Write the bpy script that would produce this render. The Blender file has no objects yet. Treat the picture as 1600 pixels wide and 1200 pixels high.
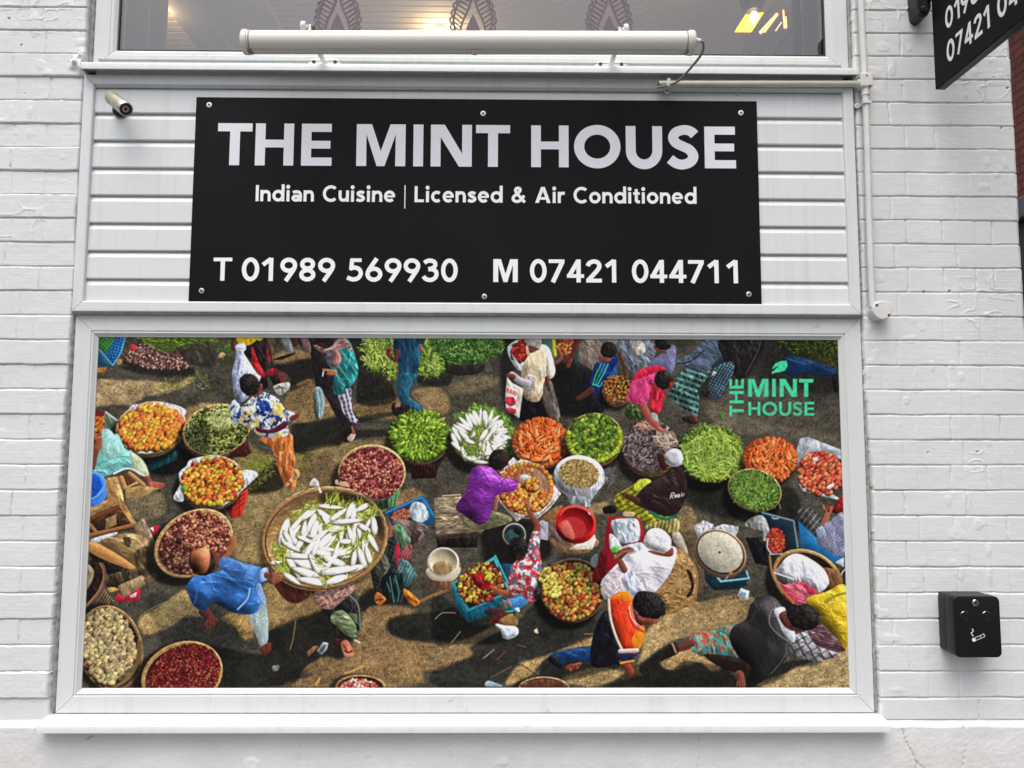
import bpy, bmesh, math, random
import numpy as np
from mathutils import Vector, Matrix
random.seed(3); np.random.seed(3)
S = bpy.context.scene; COL = S.collection
# ------------------------------------------------------------------ camera, sky, sun, exposure
YAW, PITCH, ROLL, FOC = 0.01001, 0.08201, 0.00276, 1150/1600*36.0
cam = bpy.data.objects.new('camera', bpy.data.cameras.new('camera')); COL.objects.link(cam)
cam.data.sensor_width = 36; cam.data.lens = FOC; cam.data.clip_end = 2000; cam.data.clip_start = .02
fw = Vector((math.sin(YAW)*math.cos(PITCH), math.cos(YAW)*math.cos(PITCH), math.sin(PITCH)))
rt = Vector((math.cos(YAW), -math.sin(YAW), 0)); up = rt.cross(fw)
rt, up = rt*math.cos(ROLL)+up*math.sin(ROLL), up*math.cos(ROLL)-rt*math.sin(ROLL)
cam.matrix_world = Matrix(((rt.x, up.x, -fw.x, 0), (rt.y, up.y, -fw.y, -2.3), (rt.z, up.z, -fw.z, 1.55), (0, 0, 0, 1)))
S.camera = cam
SUN_EL, SUN_AZ = math.radians(64), math.radians(-14)       # high, in front of the shop front, a little to the left
W = bpy.data.worlds.new('World'); S.world = W; W.use_nodes = True
nt = W.node_tree; bg = nt.nodes['Background']; sky = nt.nodes.new('ShaderNodeTexSky')
sky.sky_type = 'NISHITA'; sky.sun_disc = False; sky.sun_elevation = SUN_EL; sky.sun_rotation = math.radians(180)-SUN_AZ
sky.air_density = 1.0; sky.dust_density = 6.0; sky.ozone_density = 1.0; sky.altitude = 50
hs = nt.nodes.new('ShaderNodeHueSaturation'); hs.inputs['Saturation'].default_value = .62   # overcast: hardly any blue
nt.links.new(sky.outputs[0], hs.inputs['Color']); nt.links.new(hs.outputs[0], bg.inputs['Color']); bg.inputs['Strength'].default_value = .15
sun = bpy.data.objects.new('sun', bpy.data.lights.new('sun', 'SUN')); COL.objects.link(sun)
sun.data.energy = 1.3; sun.data.angle = math.radians(50); sun.data.color = (1, .99, .965)
sd = Vector((math.sin(SUN_AZ)*math.cos(SUN_EL), -math.cos(SUN_AZ)*math.cos(SUN_EL), math.sin(SUN_EL)))
sun.rotation_euler = sd.to_track_quat('Z', 'Y').to_euler()
vs = S.view_settings; vs.view_transform = 'Standard'; vs.look = 'None'; vs.gamma = 1; vs.use_curve_mapping = False; vs.exposure = 0.26
S.cycles.max_bounces = 8; S.cycles.use_denoising = True
# ------------------------------------------------------------------ helpers
class MB:
    """collects faces and links them as one mesh object"""
    def __init__(s): s.v = []; s.f = []
    def add(s, vs, fs):
        o = len(s.v); s.v += [tuple(map(float, p)) for p in vs]; s.f += [tuple(o+i for i in f) for f in fs]; return s
    def box(s, x0, x1, y0, y1, z0, z1):
        return s.add([(x0, y0, z0), (x1, y0, z0), (x1, y1, z0), (x0, y1, z0), (x0, y0, z1), (x1, y0, z1), (x1, y1, z1), (x0, y1, z1)],
                     [(0, 3, 2, 1), (4, 5, 6, 7), (0, 1, 5, 4), (1, 2, 6, 5), (2, 3, 7, 6), (3, 0, 4, 7)])
    def tube(s, path, r, n=14, cap=True):
        path = [Vector(p) for p in path]; rs = r if isinstance(r, (list, tuple)) else [r]*len(path); vs = []; u = None
        for i, p in enumerate(path):
            t = (path[min(i+1, len(path)-1)]-path[max(i-1, 0)]).normalized()
            if u is None: u = t.orthogonal().normalized()
            u = (u-t*u.dot(t)).normalized(); w = t.cross(u)
            vs += [p+(u*math.cos(6.28318*k/n)+w*math.sin(6.28318*k/n))*rs[i] for k in range(n)]
        m = len(path); fs = [(i*n+k, i*n+(k+1) % n, (i+1)*n+(k+1) % n, (i+1)*n+k) for i in range(m-1) for k in range(n)]
        if cap: fs += [tuple(range(n-1, -1, -1)), tuple((m-1)*n+k for k in range(n))]
        return s.add(vs, fs)
    def lathe(s, c, axis, prof, n=28):
        """prof: (distance along axis, radius)"""
        c = Vector(c); a = Vector(axis).normalized(); return s.tube2([c+a*d for d, r in prof], [r for d, r in prof], a, n)
    def tube2(s, path, rs, a, n):
        u = a.orthogonal().normalized(); w = a.cross(u); vs = []
        for p, r in zip(path, rs): vs += [p+(u*math.cos(6.28318*k/n)+w*math.sin(6.28318*k/n))*max(r, 1e-5) for k in range(n)]
        m = len(path); fs = [(i*n+k, i*n+(k+1) % n, (i+1)*n+(k+1) % n, (i+1)*n+k) for i in range(m-1) for k in range(n)]
        return s.add(vs, fs+[tuple(range(n-1, -1, -1)), tuple((m-1)*n+k for k in range(n))])
    def prism(s, poly, y0, y1):
        """outline in x, z; thickness along y (y0 towards the street)"""
        n = len(poly); return s.add([(x, y0, z) for x, z in poly]+[(x, y1, z) for x, z in poly], [tuple(range(n)), tuple(range(2*n-1, n-1, -1))]+[(i, n+i, n+(i+1) % n, (i+1) % n) for i in range(n)])
    def extr(s, prof, x0, x1, y_z=True):
        """closed outline in (y, z) pulled along x"""
        n = len(prof); return s.add([(x0, y, z) for y, z in prof]+[(x1, y, z) for y, z in prof], [tuple(range(n)), tuple(range(2*n-1, n-1, -1))]+[(i, n+i, n+(i+1) % n, (i+1) % n) for i in range(n)])
    def build(s, name, mat, parent=None, smooth=False, bevel=0, seg=2, fix=True):
        me = bpy.data.meshes.new(name); me.from_pydata(s.v, [], s.f)
        if fix or bevel:
            bm = bmesh.new(); bm.from_mesh(me)
            bmesh.ops.recalc_face_normals(bm, faces=bm.faces)
            if bevel:
                es = [e for e in bm.edges if e.is_manifold and e.calc_face_angle(0) > .6]
                bmesh.ops.bevel(bm, geom=es, offset=bevel, segments=seg, affect='EDGES', clamp_overlap=True, profile=.5)
            bm.to_mesh(me); bm.free()
        o = bpy.data.objects.new(name, me); COL.objects.link(o)
        if mat: me.materials.append(mat)
        if parent: o.parent = parent
        if smooth: me.polygons.foreach_set('use_smooth', [True]*len(me.polygons)); o.data.set_sharp_from_angle(angle=math.radians(38))
        return o
def tag(o, label=None, cat=None, group=None, kind=None):
    for k, v in (('label', label), ('category', cat), ('group', group), ('kind', kind)):
        if v: o[k] = v
    return o
def thing(name, label, cat, loc=(0, 0, 0), group=None):
    o = bpy.data.objects.new(name, None); COL.objects.link(o); o.empty_display_size = .05; return tag(o, label, cat, group)
def mat(name, col, rough=.5, metal=0, spec=.5, var=0, vs=6., bump=0, bs=60., bd=.002, coat=0, stretch=None, specks=0, dirt_shade=None, dirt_shade_col=(.25, .22, .18)):
    m = bpy.data.materials.new(name); m.use_nodes = True; t = m.node_tree; b = t.nodes['Principled BSDF']; L = t.links.new
    b.inputs['Base Color'].default_value = (*col, 1); b.inputs['Roughness'].default_value = rough; b.inputs['Metallic'].default_value = metal
    b.inputs['Specular IOR Level'].default_value = spec; b.inputs['Coat Weight'].default_value = coat
    tc = t.nodes.new('ShaderNodeTexCoord'); mp = t.nodes.new('ShaderNodeMapping'); L(tc.outputs['Object'], mp.inputs[0])
    if stretch: mp.inputs['Scale'].default_value = stretch
    src = None
    if var:
        n = t.nodes.new('ShaderNodeTexNoise'); n.inputs['Scale'].default_value = vs; n.inputs['Detail'].default_value = 6; n.inputs['Roughness'].default_value = .65; L(mp.outputs[0], n.inputs['Vector'])
        r = t.nodes.new('ShaderNodeValToRGB'); r.color_ramp.elements[0].position = .3; r.color_ramp.elements[1].position = .7
        r.color_ramp.elements[0].color = (*[c*(1-var) for c in col], 1); r.color_ramp.elements[1].color = (*[min(c*(1+var*.4), .9) for c in col], 1)
        L(n.outputs[0], r.inputs[0]); src = r.outputs[0]
    if dirt_shade:
        at = t.nodes.new('ShaderNodeAttribute'); at.attribute_name = dirt_shade; mx = t.nodes.new('ShaderNodeMix'); mx.data_type = 'RGBA'
        if src: L(src, mx.inputs[6])
        else: mx.inputs[6].default_value = (*col, 1)
        mx.inputs[7].default_value = (*dirt_shade_col, 1); L(at.outputs['Fac'], mx.inputs[0]); src = mx.outputs[2]
    if specks and src:      # fly specks, scuffs and rain streaks on the plastic
        n3 = t.nodes.new('ShaderNodeTexNoise'); n3.inputs['Scale'].default_value = 34; n3.inputs['Detail'].default_value = 3; L(tc.outputs['Object'], n3.inputs['Vector'])
        r3 = t.nodes.new('ShaderNodeValToRGB'); r3.color_ramp.elements[0].position = .70; r3.color_ramp.elements[1].position = .78; L(n3.outputs[0], r3.inputs[0])
        m4 = t.nodes.new('ShaderNodeMapping'); m4.inputs['Scale'].default_value = (40, 40, 2.2); L(tc.outputs['Object'], m4.inputs[0]); n4 = t.nodes.new('ShaderNodeTexNoise'); n4.inputs['Scale'].default_value = 1; n4.inputs['Detail'].default_value = 4; L(m4.outputs[0], n4.inputs['Vector'])
        r4 = t.nodes.new('ShaderNodeValToRGB'); r4.color_ramp.elements[0].position = .52; r4.color_ramp.elements[1].position = .80; r4.color_ramp.elements[1].color = (.45, .45, .45, 1); L(n4.outputs[0], r4.inputs[0])
        ad = t.nodes.new('ShaderNodeMath'); ad.operation = 'MAXIMUM'; L(r3.outputs[0], ad.inputs[0]); L(r4.outputs[0], ad.inputs[1]); ml = t.nodes.new('ShaderNodeMath'); ml.operation = 'MULTIPLY'; ml.inputs[1].default_value = .42; L(ad.outputs[0], ml.inputs[0])
        mx3 = t.nodes.new('ShaderNodeMix'); mx3.data_type = 'RGBA'; L(ml.outputs[0], mx3.inputs[0]); L(src, mx3.inputs[6]); mx3.inputs[7].default_value = (.34, .31, .27, 1); src = mx3.outputs[2]
    if src: L(src, b.inputs['Base Color'])
    if bump:
        n2 = t.nodes.new('ShaderNodeTexNoise'); n2.inputs['Scale'].default_value = bs; n2.inputs['Detail'].default_value = 5; L(mp.outputs[0], n2.inputs['Vector'])
        bp = t.nodes.new('ShaderNodeBump'); bp.inputs['Strength'].default_value = bump; bp.inputs['Distance'].default_value = bd; L(n2.outputs[0], bp.inputs['Height']); L(bp.outputs[0], b.inputs['Normal'])
    return m
def emit(name, col, s):
    m = bpy.data.materials.new(name); m.use_nodes = True; b = m.node_tree.nodes['Principled BSDF']; b.inputs['Base Color'].default_value = (*col, 1); b.inputs['Emission Color'].default_value = (*col, 1); b.inputs['Emission Strength'].default_value = s; return m
M = dict(
    wall=mat('painted_brick', (.715, .732, .728), .5, var=.05, vs=3, bump=.2, bs=150, bd=.0025, dirt_shade='dirt_shade'),
    render=mat('painted_render', (.73, .735, .725), .6, var=.08, vs=5, bump=.5, bs=90, bd=.003, dirt_shade='dirt_shade', dirt_shade_col=(.2, .18, .16)),
    upvc=mat('white_upvc', (.68, .705, .70), .28, var=.035, vs=4, bump=.06, bs=30, bd=.001, specks=1),
    clad=mat('white_cladding', (.70, .725, .73), .32, var=.04, vs=5, bump=.12, bs=40, bd=.001, stretch=(.15, 1, 3), specks=1),
    seal=mat('grey_sealant', (.36, .34, .32), .7, var=.3, vs=30, bump=.8, bs=120, bd=.003),
    gasket=mat('dark_gasket', (.03, .03, .032), .6),
    black=mat('black_sign_vinyl', (.0095, .0098, .011), .5, spec=.07, var=.35, vs=1.6),
    letter=mat('silver_white_vinyl', (.74, .765, .81), .5, spec=.3),
    letter2=mat('white_vinyl', (.88, .89, .90), .5, spec=.3),
    cream=mat('cream_powder_coat', (.76, .73, .655), .36, var=.04, vs=6),
    whitemetal=mat('white_painted_metal', (.76, .76, .75), .42, var=.06, vs=14),
    pipe=mat('painted_conduit', (.70, .70, .69), .5, var=.10, vs=20, bump=.25, bs=60, bd=.002),
    pipe2=mat('cream_conduit', (.66, .64, .58), .45, var=.12, vs=20, bump=.2, bs=60, bd=.002),
    rust=mat('rusty_screw', (.10, .045, .02), .8, var=.5, vs=300), ruststain=mat('rust_stain', (.42, .24, .12), .8, var=.3, vs=200),
    screw=mat('screw_cap_grey', (.42, .45, .46), .35, metal=.4), screww=mat('screw_cap_white', (.80, .80, .78), .4), hole=mat('dark_recess', (.012, .012, .012), .8),
    cable=mat('grey_cable', (.22, .22, .22), .5), brass=mat('brushed_brass', (.55, .52, .42), .36, metal=.75, var=.15, vs=30), darkbronze=mat('dark_bronze', (.035, .03, .025), .4, metal=.5),
    binblack=mat('black_powder_coat', (.008, .008, .009), .38, spec=.3, var=.1, vs=8), binside=mat('black_steel_case', (.016, .016, .018), .45, spec=.35), chrome=mat('chrome', (.75, .74, .74), .15, metal=1), dark_red=mat('dark_red_lock', (.10, .015, .03), .3),  # one plain dark red serves the lock core and the camera lens
    white=mat('white_print', (.80, .82, .84), .5), steel=mat('black_steel', (.014, .014, .015), .4, spec=.4, var=.2, vs=20),
    slat=mat('ceiling_boards', (.82, .79, .73), .7, var=.05, vs=4), beam=mat('blue_grey_beam', (.46, .53, .58), .7, var=.05, vs=3), plain=mat('grey_ceiling_panel', (.74, .74, .72), .7, var=.04, vs=3),
    jamb=mat('beige_jamb', (.60, .54, .46), .7, var=.06, vs=4), jambgrey=mat('grey_jamb', (.40, .39, .37), .7), wood=mat('brown_wood', (.30, .21, .14), .6, var=.2, vs=4, stretch=(6, 6, .6)), woodd=mat('dark_brown_wood', (.15, .10, .065), .6, var=.2, vs=4, stretch=(6, 6, .6)),
    room=mat('pale_plaster', (.75, .75, .74), .8), tile=mat('pale_floor_tile', (.62, .62, .60), .5), sticker=mat('mauve_sticker', (.185, .155, .18), .8, spec=.1), pave=mat('pavement_concrete', (.17, .165, .16), .85, var=.2, vs=3, bump=.4, bs=40, bd=.004),
    tarmac=mat('street_asphalt', (.05, .05, .052), .9, var=.3, vs=5, bump=.5, bs=80, bd=.006), shopdark=mat('dark_shopfront', (.03, .03, .032), .5), pipe3=mat('grey_downpipe', (.10, .10, .105), .5))
# glass: thin pane, clear with a plain reflection
g = bpy.data.materials.new('window_glass'); g.use_nodes = True; t = g.node_tree; t.nodes.remove(t.nodes['Principled BSDF'])
tr = t.nodes.new('ShaderNodeBsdfTransparent'); tr.inputs[0].default_value = (.93, .95, .95, 1); gl = t.nodes.new('ShaderNodeBsdfGlossy'); gl.inputs['Roughness'].default_value = .02
fr = t.nodes.new('ShaderNodeFresnel'); fr.inputs[0].default_value = 2.7; mx = t.nodes.new('ShaderNodeMixShader'); L = t.links.new
L(fr.outputs[0], mx.inputs[0]); L(tr.outputs[0], mx.inputs[1]); L(gl.outputs[0], mx.inputs[2]); L(mx.outputs[0], t.nodes['Material Output'].inputs[0]); M['glass'] = g
# red brick of the house across the lane
rb = bpy.data.materials.new('red_brick'); rb.use_nodes = True; t = rb.node_tree; b = t.nodes['Principled BSDF']; L = t.links.new
tc = t.nodes.new('ShaderNodeTexCoord'); mp = t.nodes.new('ShaderNodeMapping'); mp.inputs['Rotation'].default_value = (math.radians(90), 0, math.radians(90)); br = t.nodes.new('ShaderNodeTexBrick')
sx = t.nodes.new('ShaderNodeSeparateXYZ'); cx = t.nodes.new('ShaderNodeCombineXYZ'); L(tc.outputs['Object'], sx.inputs[0]); L(sx.outputs['Y'], cx.inputs['X']); L(sx.outputs['Z'], cx.inputs['Y'])
for k, v in (('Scale', 1), ('Mortar Size', .006), ('Brick Width', .225), ('Row Height', .075), ('Bias', -.2)): br.inputs[k].default_value = v
br.inputs['Color1'].default_value = (.19, .05, .03, 1); br.inputs['Color2'].default_value = (.10, .03, .02, 1); br.inputs['Mortar'].default_value = (.03, .02, .018, 1)
L(cx.outputs[0], br.inputs['Vector']); L(br.outputs[0], b.inputs['Base Color']); b.inputs['Roughness'].default_value = .85
bp = t.nodes.new('ShaderNodeBump'); bp.inputs['Distance'].default_value = .01; bp.invert = True; L(br.outputs['Fac'], bp.inputs['Height']); L(bp.outputs[0], b.inputs['Normal']); M['redbrick'] = rb

# ------------------------------------------------------------------ ground and street
def sheet(name, x0, x1, y0, y1, z, m):
    return tag(MB().add([(x0, y0, z), (x1, y0, z), (x1, y1, z), (x0, y1, z)], [(0, 1, 2, 3)]).build(name, m), kind='structure')
sheet('ground', -300, 300, -300, 300, -.12, M['tarmac'])
k = MB().box(-30, 3.0, -3.4, 0.02, -.119, 0).build('pavement', M['pave'], bevel=.01); tag(k, kind='structure')
# ------------------------------------------------------------------ noise for the wall
HL = np.random.RandomState(11).rand(256, 256)
def wn(u, v):
    iu = np.floor(u).astype(int); iv = np.floor(v).astype(int); fu = u-iu; fv = v-iv; fu = fu*fu*(3-2*fu); fv = fv*fv*(3-2*fv)
    a = HL[iv % 256, iu % 256]; b_ = HL[iv % 256, (iu+1) % 256]; c = HL[(iv+1) % 256, iu % 256]; d = HL[(iv+1) % 256, (iu+1) % 256]
    return (a+(b_-a)*fu)*(1-fv)+(c+(d-c)*fu)*fv-.5
def ss(a, b, x): t = np.clip((x-a)/(b-a), 0, 1); return t*t*(3-2*t)
ZB = .706
JOINTS = {}
LJ = {28: [-1.5049], 25: [-1.4681], 24: [-1.5092], 23: [-1.4721], 22: [-1.5777], 21: [-1.4718], 20: [-1.5119], 19: [-1.4634], 18: [-1.5816], 17: [-1.4669], 16: [-1.5245], 15: [-1.5281, -1.4763], 13: [-1.4698], 12: [-1.513], 11: [-1.4751], 9: [-1.4763], 8: [-1.5149], 7: [-1.4753], 5: [-1.472]}
def joints(k, side):
    r = random.Random(k*7+(side == 'R'))
    if side == 'R':
        if k % 2 == 0: J = [1.043, 1.246, 1.446]; 
        else: J = [1.19, 1.292, 1.397, 1.505, 1.563]
        J = [j+r.uniform(-.006, .006) for j in J]
        if k % 2 and r.random() < .25: J.pop(r.randrange(0, 2))
        return J
    J = [x for x in LJ.get(k, [])] or [-1.36-(.1 if k % 2 else .2)-r.uniform(0, .06)]
    x = min(J)
    while x > -4.2: x -= (.205 if (k+len(J)) % 2 else .102)+r.uniform(-.004, .004); J.append(x)
    return J
def wall_field(X, Z, side):
    """depth of the painted brick face (positive into the wall) and how dirty it is"""
    s = .0778 if side == 'L' else .0783
    zz = (Z-ZB+.0022*wn(X*14, Z*9)+.0012*wn(X*60+5, Z*60))/s; k = np.floor(zz).astype(int); tz = zz-k
    dz0 = tz*s; dz1 = (1-tz)*s
    Y = np.zeros_like(X); D = np.zeros_like(X)
    Y += .00028*wn(X*8, Z*420)+.0012*wn(X*9, Z*14)+.0005*wn(X*40, Z*55)+.0003*wn(X*120, Z*150)
    jh = .75+1.1*wn(X*11+k*3.7, Z*0+k*2.1)
    jw = .0016+.0012*wn(X*30+9, Z*30)
    for dd, edge in ((dz0, k), (dz1, k+1)):
        q = np.clip(.78+1.0*wn(X*7+edge*5.3, edge*1.7+0*X)+.5*wn(X*45+edge, Z*45), .12, 1.15)
        Y += .0054*q*(1-ss(jw*.4, jw+.0022, dd))
        D = np.maximum(D, (.12+.3*ss(.08, .3, wn(X*16+edge*9, Z*0+edge)))*(1-ss(0, .0022, dd)))
    for kk in range(int(k.min()), int(k.max())+1):
        m = k == kk
        if not m.any(): continue
        r = random.Random(kk*31+(side == 'R')); x, z = X[m], Z[m]; off = np.zeros_like(x); y = np.zeros_like(x); dd_ = np.zeros_like(x)
        prev = None
        for j in joints(kk, side):
            st = r.choice([.3, .4, .55, .7, .9]) if side == 'L' else r.choice([.25, .4, .6, .8, 1.])
            d = np.abs(x-j+.004*wn(z*40+kk, z*0+j*50)+.0015*wn(x*150, z*150)); q = np.clip(st*(1+1.2*wn(z*60+j*31, x*60)), 0, 1.1)
            y += .0040*q*(1-ss(.0005, .0032, d)); dd_ = np.maximum(dd_, .5*q*(1-ss(.0005, .0022, d))*ss(.12, .3, wn(z*90+j*17, x*40)))
            off += np.where(x > j, r.uniform(-.0009, .0009), 0)
        Y[m] += y+off; D[m] = np.maximum(D[m], dd_)
    # drips and lumps of old paint
    lump = ss(.24, .40, wn(X*34+3, Z*26+8)); Y -= .0014*lump*ss(.0, .2, wn(X*5, Z*5+2))
    rn = wn(X*23+61, Z*31+7); Y -= .0018*(1-ss(0, .045, np.abs(rn)))*ss(.20, .30, wn(X*4+21, Z*4+3))
    D = np.maximum(D, .16*ss(.12, .40, wn(X*2.3+5, Z*2.9))*ss(-.2, .3, wn(X*14, Z*5)))
    chips = ss(.40, .46, wn(X*150, Z*150+3))*ss(.22, .34, wn(X*6+1, Z*6)); D = np.maximum(D, .45*chips)
    return Y, D
HOLES = [(-1.6128, 2.9232, 0.0034), (-1.5686, 2.8347, 0.0031), (-1.58, 2.43, 0.0021), (-1.5492, 2.6738, 0.0018), (1.3257, 1.5287, 0.0029), (1.4831, 1.5311, 0.0031), (1.3358, 2.0385, 0.0042), (1.4179, 2.0409, 0.0039), (1.6124, 2.5798, 0.0044), (1.1941, 1.1546, 0.0016), (1.1942, 0.7115, 0.0034), (1.6395, 2.5778, 0.0023), (1.6405, 2.716, 0.0039)]
def grid_mesh(name, Xs, Zs, Y, D, m, extra_y=None, parent=None):
    nx, nz = len(Xs), len(Zs); X, Z = np.meshgrid(Xs, Zs)
    if extra_y is not None: X, Y, Z = extra_y(X, Y, Z)
    co = np.stack([X, Y, Z], -1).reshape(-1, 3).astype(np.float32)
    i = np.arange(nz-1)[:, None]*nx+np.arange(nx-1)[None]; F = np.stack([i, i+1, i+nx+1, i+nx], -1).reshape(-1, 4)
    me = bpy.data.meshes.new(name); me.vertices.add(len(co)); me.vertices.foreach_set('co', co.ravel())
    me.loops.add(F.size); me.loops.foreach_set('vertex_index', F.ravel().astype(np.int32)); me.polygons.add(len(F)); me.polygons.foreach_set('loop_start', (np.arange(len(F))*4).astype(np.int32))
    me.polygons.foreach_set('use_smooth', np.ones(len(F), bool)); me.update(calc_edges=True)
    a = me.attributes.new('dirt_shade', 'FLOAT', 'POINT'); a.data.foreach_set('value', D.ravel().astype(np.float32))
    me.materials.append(m); o = bpy.data.objects.new(name, me); COL.objects.link(o)
    if parent: o.parent = parent
    return o
wall = thing('brick_wall', 'white painted brick wall around the windows above a smooth rendered base', 'wall')
def pits(X, Z, Y, D):
    for x, z, r in HOLES:
        d = np.hypot(X-x, Z-z); Y += .006*(1-ss(r*.5, r*1.2, d)); D[:] = np.maximum(D, .95*(1-ss(r*.7, r*1.15, d)))  # holes are carved and also coloured dark, painting in their inner shade
# left of the windows: the last columns turn round the brick ends into the reveal
def cols(lo, hi, edge, d=.003):
    return np.concatenate([np.arange(lo, hi, d)])
XL = np.concatenate([np.linspace(-4.0, -2.0, 200, endpoint=False), np.arange(-2.0, -1.3575, .003)]); ZL = np.concatenate([np.arange(.722, 3.3, .002), np.linspace(3.306, 4.3, 120)])
X, Z = np.meshgrid(XL, ZL); Y, D = wall_field(X, Z, 'L'); pits(X, Z, Y, D)
e = -1.3615-.0065*(1-ss(1.5, 1.9, Z))+.005*wn(Z*15+4, Z*0)+.0022*wn(Z*60, Z*0+3); dE = e-X; Y += .010*(1-ss(0, .006, dE))+.02*(dE < 0)
D = np.maximum(D, .5*(1-ss(-.002, .003, dE))*ss(-.1, .25, wn(Z*30, Z*0+9)))
# old lumps of filler beside the upper sill
dl = np.hypot((X+1.372)*1.0, (Z-2.775)*.8); Y -= .016*(1-ss(.01, .045, dl))*(.6+1.6*wn(X*70, Z*70)); 
Y[:, -1] = .06
grid_mesh('brick_field', XL, ZL, Y, D, M['wall'], parent=wall)
XR = np.concatenate([[1.135], np.arange(1.1365, 1.657, .003), [1.6575, 1.658, 1.658, 1.658, 1.658]]); ZR = ZL
X, Z = np.meshgrid(XR, ZR); Y, D = wall_field(X, Z, 'R'); pits(X, Z, Y, D)
e = 1.1375+.0085*(1-ss(1.4, 1.8, Z))+.004*wn(Z*15+14, Z*0)+.0022*wn(Z*60, Z*0+5); dE = X-e; Y += .010*(1-ss(0, .006, dE))+.02*(dE < 0); D = np.maximum(D, .55*(1-ss(-.002, .003, dE))*ss(-.1, .25, wn(Z*24, Z*0+2)))
c = 1.6555+.004*wn(Z*30, Z*0+7); Y += .008*ss(-.008, .002, X-c); Y[:, 0] = .06
Y[:, -4] += .012; Y[:, -3] = .05; Y[:, -2] = .6; Y[:, -1] = 4.5
grid_mesh('brick_field', XR, ZR, Y, D, M['wall'], parent=wall)
MB().box(-4.0, 1.64, .3, .5, 2.0, 2.7).build('lintel_core', M['room'], wall)
# rendered base with a sloping drip ledge
XP = np.concatenate([np.linspace(-4.0, -1.9, 120, endpoint=False), np.arange(-1.9, 1.656, .004), [1.66, 1.6605]]); ZP = np.concatenate([[0.0, .2], np.arange(.45, .694, .004), np.arange(.697, .728, .0015)])
X, Z = np.meshgrid(XP, ZP)
Y = -.012+.0035*wn(X*7, Z*9)+.0016*wn(X*26+2, Z*30)+.0008*wn(X*80, Z*90); Y -= .003*ss(.18, .34, wn(X*16+8, Z*20))*ss(.0, .25, wn(X*3, Z*3+5))
for a in np.arange(-1.2, 1.1, .23): Y += .0012*(np.abs(X-a-.02*wn(Z*30, Z*0+a*9)) < .003)*(wn(Z*20+a, Z*0) > -.1)
led = ss(.700, .7225, Z+.003*wn(X*12, Z*0+2)); Y = Y*(1-led)+(.004+.001*wn(X*40, Z*60))*led; D = np.zeros_like(X)
D = np.maximum(D, .10*ss(-.1, .35, wn(X*3, Z*4+6)))
def crack(P, w, dk):
    for (x0, z0), (x1, z1) in zip(P[:-1], P[1:]):
        dx, dz = x1-x0, z1-z0; t_ = np.clip(((X-x0)*dx+(Z-z0)*dz)/(dx*dx+dz*dz), 0, 1); d = np.hypot(X-x0-t_*dx+.003*wn(Z*90, X*90), Z-z0-t_*dz)
        Y[:] += .003*(1-ss(w*.3, w, d)); D[:] = np.maximum(D, dk*(1-ss(w*.4, w, d)))
for P, w, dk in [([(1.2047, 0.6972), (1.2147, 0.658), (1.2293, 0.6357), (1.2434, 0.6022), (1.2658, 0.5837)], 0.0022, 0.6), ([(1.2472, 0.6022), (1.2344, 0.5745)], 0.0018, 0.5), ([(1.3936, 0.7045), (1.3944, 0.6392), (1.382, 0.5835)], 0.0016, 0.25), ([(0.5882, 0.6774), (0.5912, 0.631), (0.5826, 0.5847)], 0.0014, 0.2), ([(-1.242, 0.6703), (-1.2254, 0.6795)], 0.0026, 0.9), ([(-0.5101, 0.6509), (-0.4714, 0.6269), (-0.4335, 0.6379), (-0.4044, 0.6139)], 0.0014, 0.15), ([(-0.6058, 0.6603), (-0.6082, 0.605)], 0.0014, 0.12), ([(-0.1659, 0.6597), (-0.1559, 0.6135), (-0.1271, 0.6043)], 0.0014, 0.15)]: crack(P, w, dk)
Y[:, -1] = 4.5
grid_mesh('rendered_base', XP, ZP, Y, D, M['render'], parent=wall)
# ------------------------------------------------------------------ window frames
def rails(parent, rect, prof, m, names=('frame_rail',)*4, gap=.0005):
    """four mitred rails; prof: (inset from the outer edge, y)"""
    x0, x1, z0, z1 = rect; n = len(prof)
    for side in range(4):
        vs = []
        for end in (0, 1):
            for ins, y in prof:
                a, b_ = (x0+ins+gap, x1-ins-gap) if side < 2 else (z0+ins+gap, z1-ins-gap)
                along = b_ if end else a
                if side == 0: vs.append((along, y, z0+ins))
                elif side == 1: vs.append((along, y, z1-ins))
                elif side == 2: vs.append((x0+ins, y, along))
                else: vs.append((x1-ins, y, along))
        fs = [(i, (i+1) % n, n+(i+1) % n, n+i) for i in range(n)]+[tuple(range(n-1, -1, -1)), tuple(range(n, 2*n))]
        MB().add(vs, fs).build(names[side], m, parent, bevel=.0008, seg=2)
low = thing('shop_window', 'large white framed window filled with a printed street market picture', 'window')
LW = (-1.3550, 1.1345, .7365, 1.9555)
rails(low, LW, [(0, .06), (0, .014), (.002, .012), (.050, .012), (.0515, .0135), (.0525, .016), (.0540, .016), (.0548, .0125), (.0585, .0125), (.0600, .0145), (.0665, .0205), (.0690, .0215), (.0700, .0235), (.0700, .06)], M['upvc'])
# worn sealant between frame and brick
def sealant(x0, x1, z0, z1, y, parent):
    n = 150; vs = []; fs = []
    for i in range(n):
        z = z0+(z1-z0)*i/(n-1); j = lambda s_: .0022*math.sin(i*1.7+s_)*math.sin(i*.37+s_*2)+random.uniform(-.0008, .0008)
        for q, (u, dy) in enumerate(((0, .012), (.2, .002), (.5, -.001), (.8, .003), (1, .012))): vs.append((x0+(x1-x0)*u+j(q), y+dy+random.uniform(0, .0012), z))
    for i in range(n-1):
        for q in range(4): fs.append((i*5+q, i*5+q+1, i*5+q+6, i*5+q+5))
    return MB().add(vs, fs).build('sealant_bead', M['seal'], parent, smooth=True)
sealant(-1.3690, -1.3548, .74, 1.955, .009, low); sealant(1.1343, 1.1470, .74, 1.955, .010, low)
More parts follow.
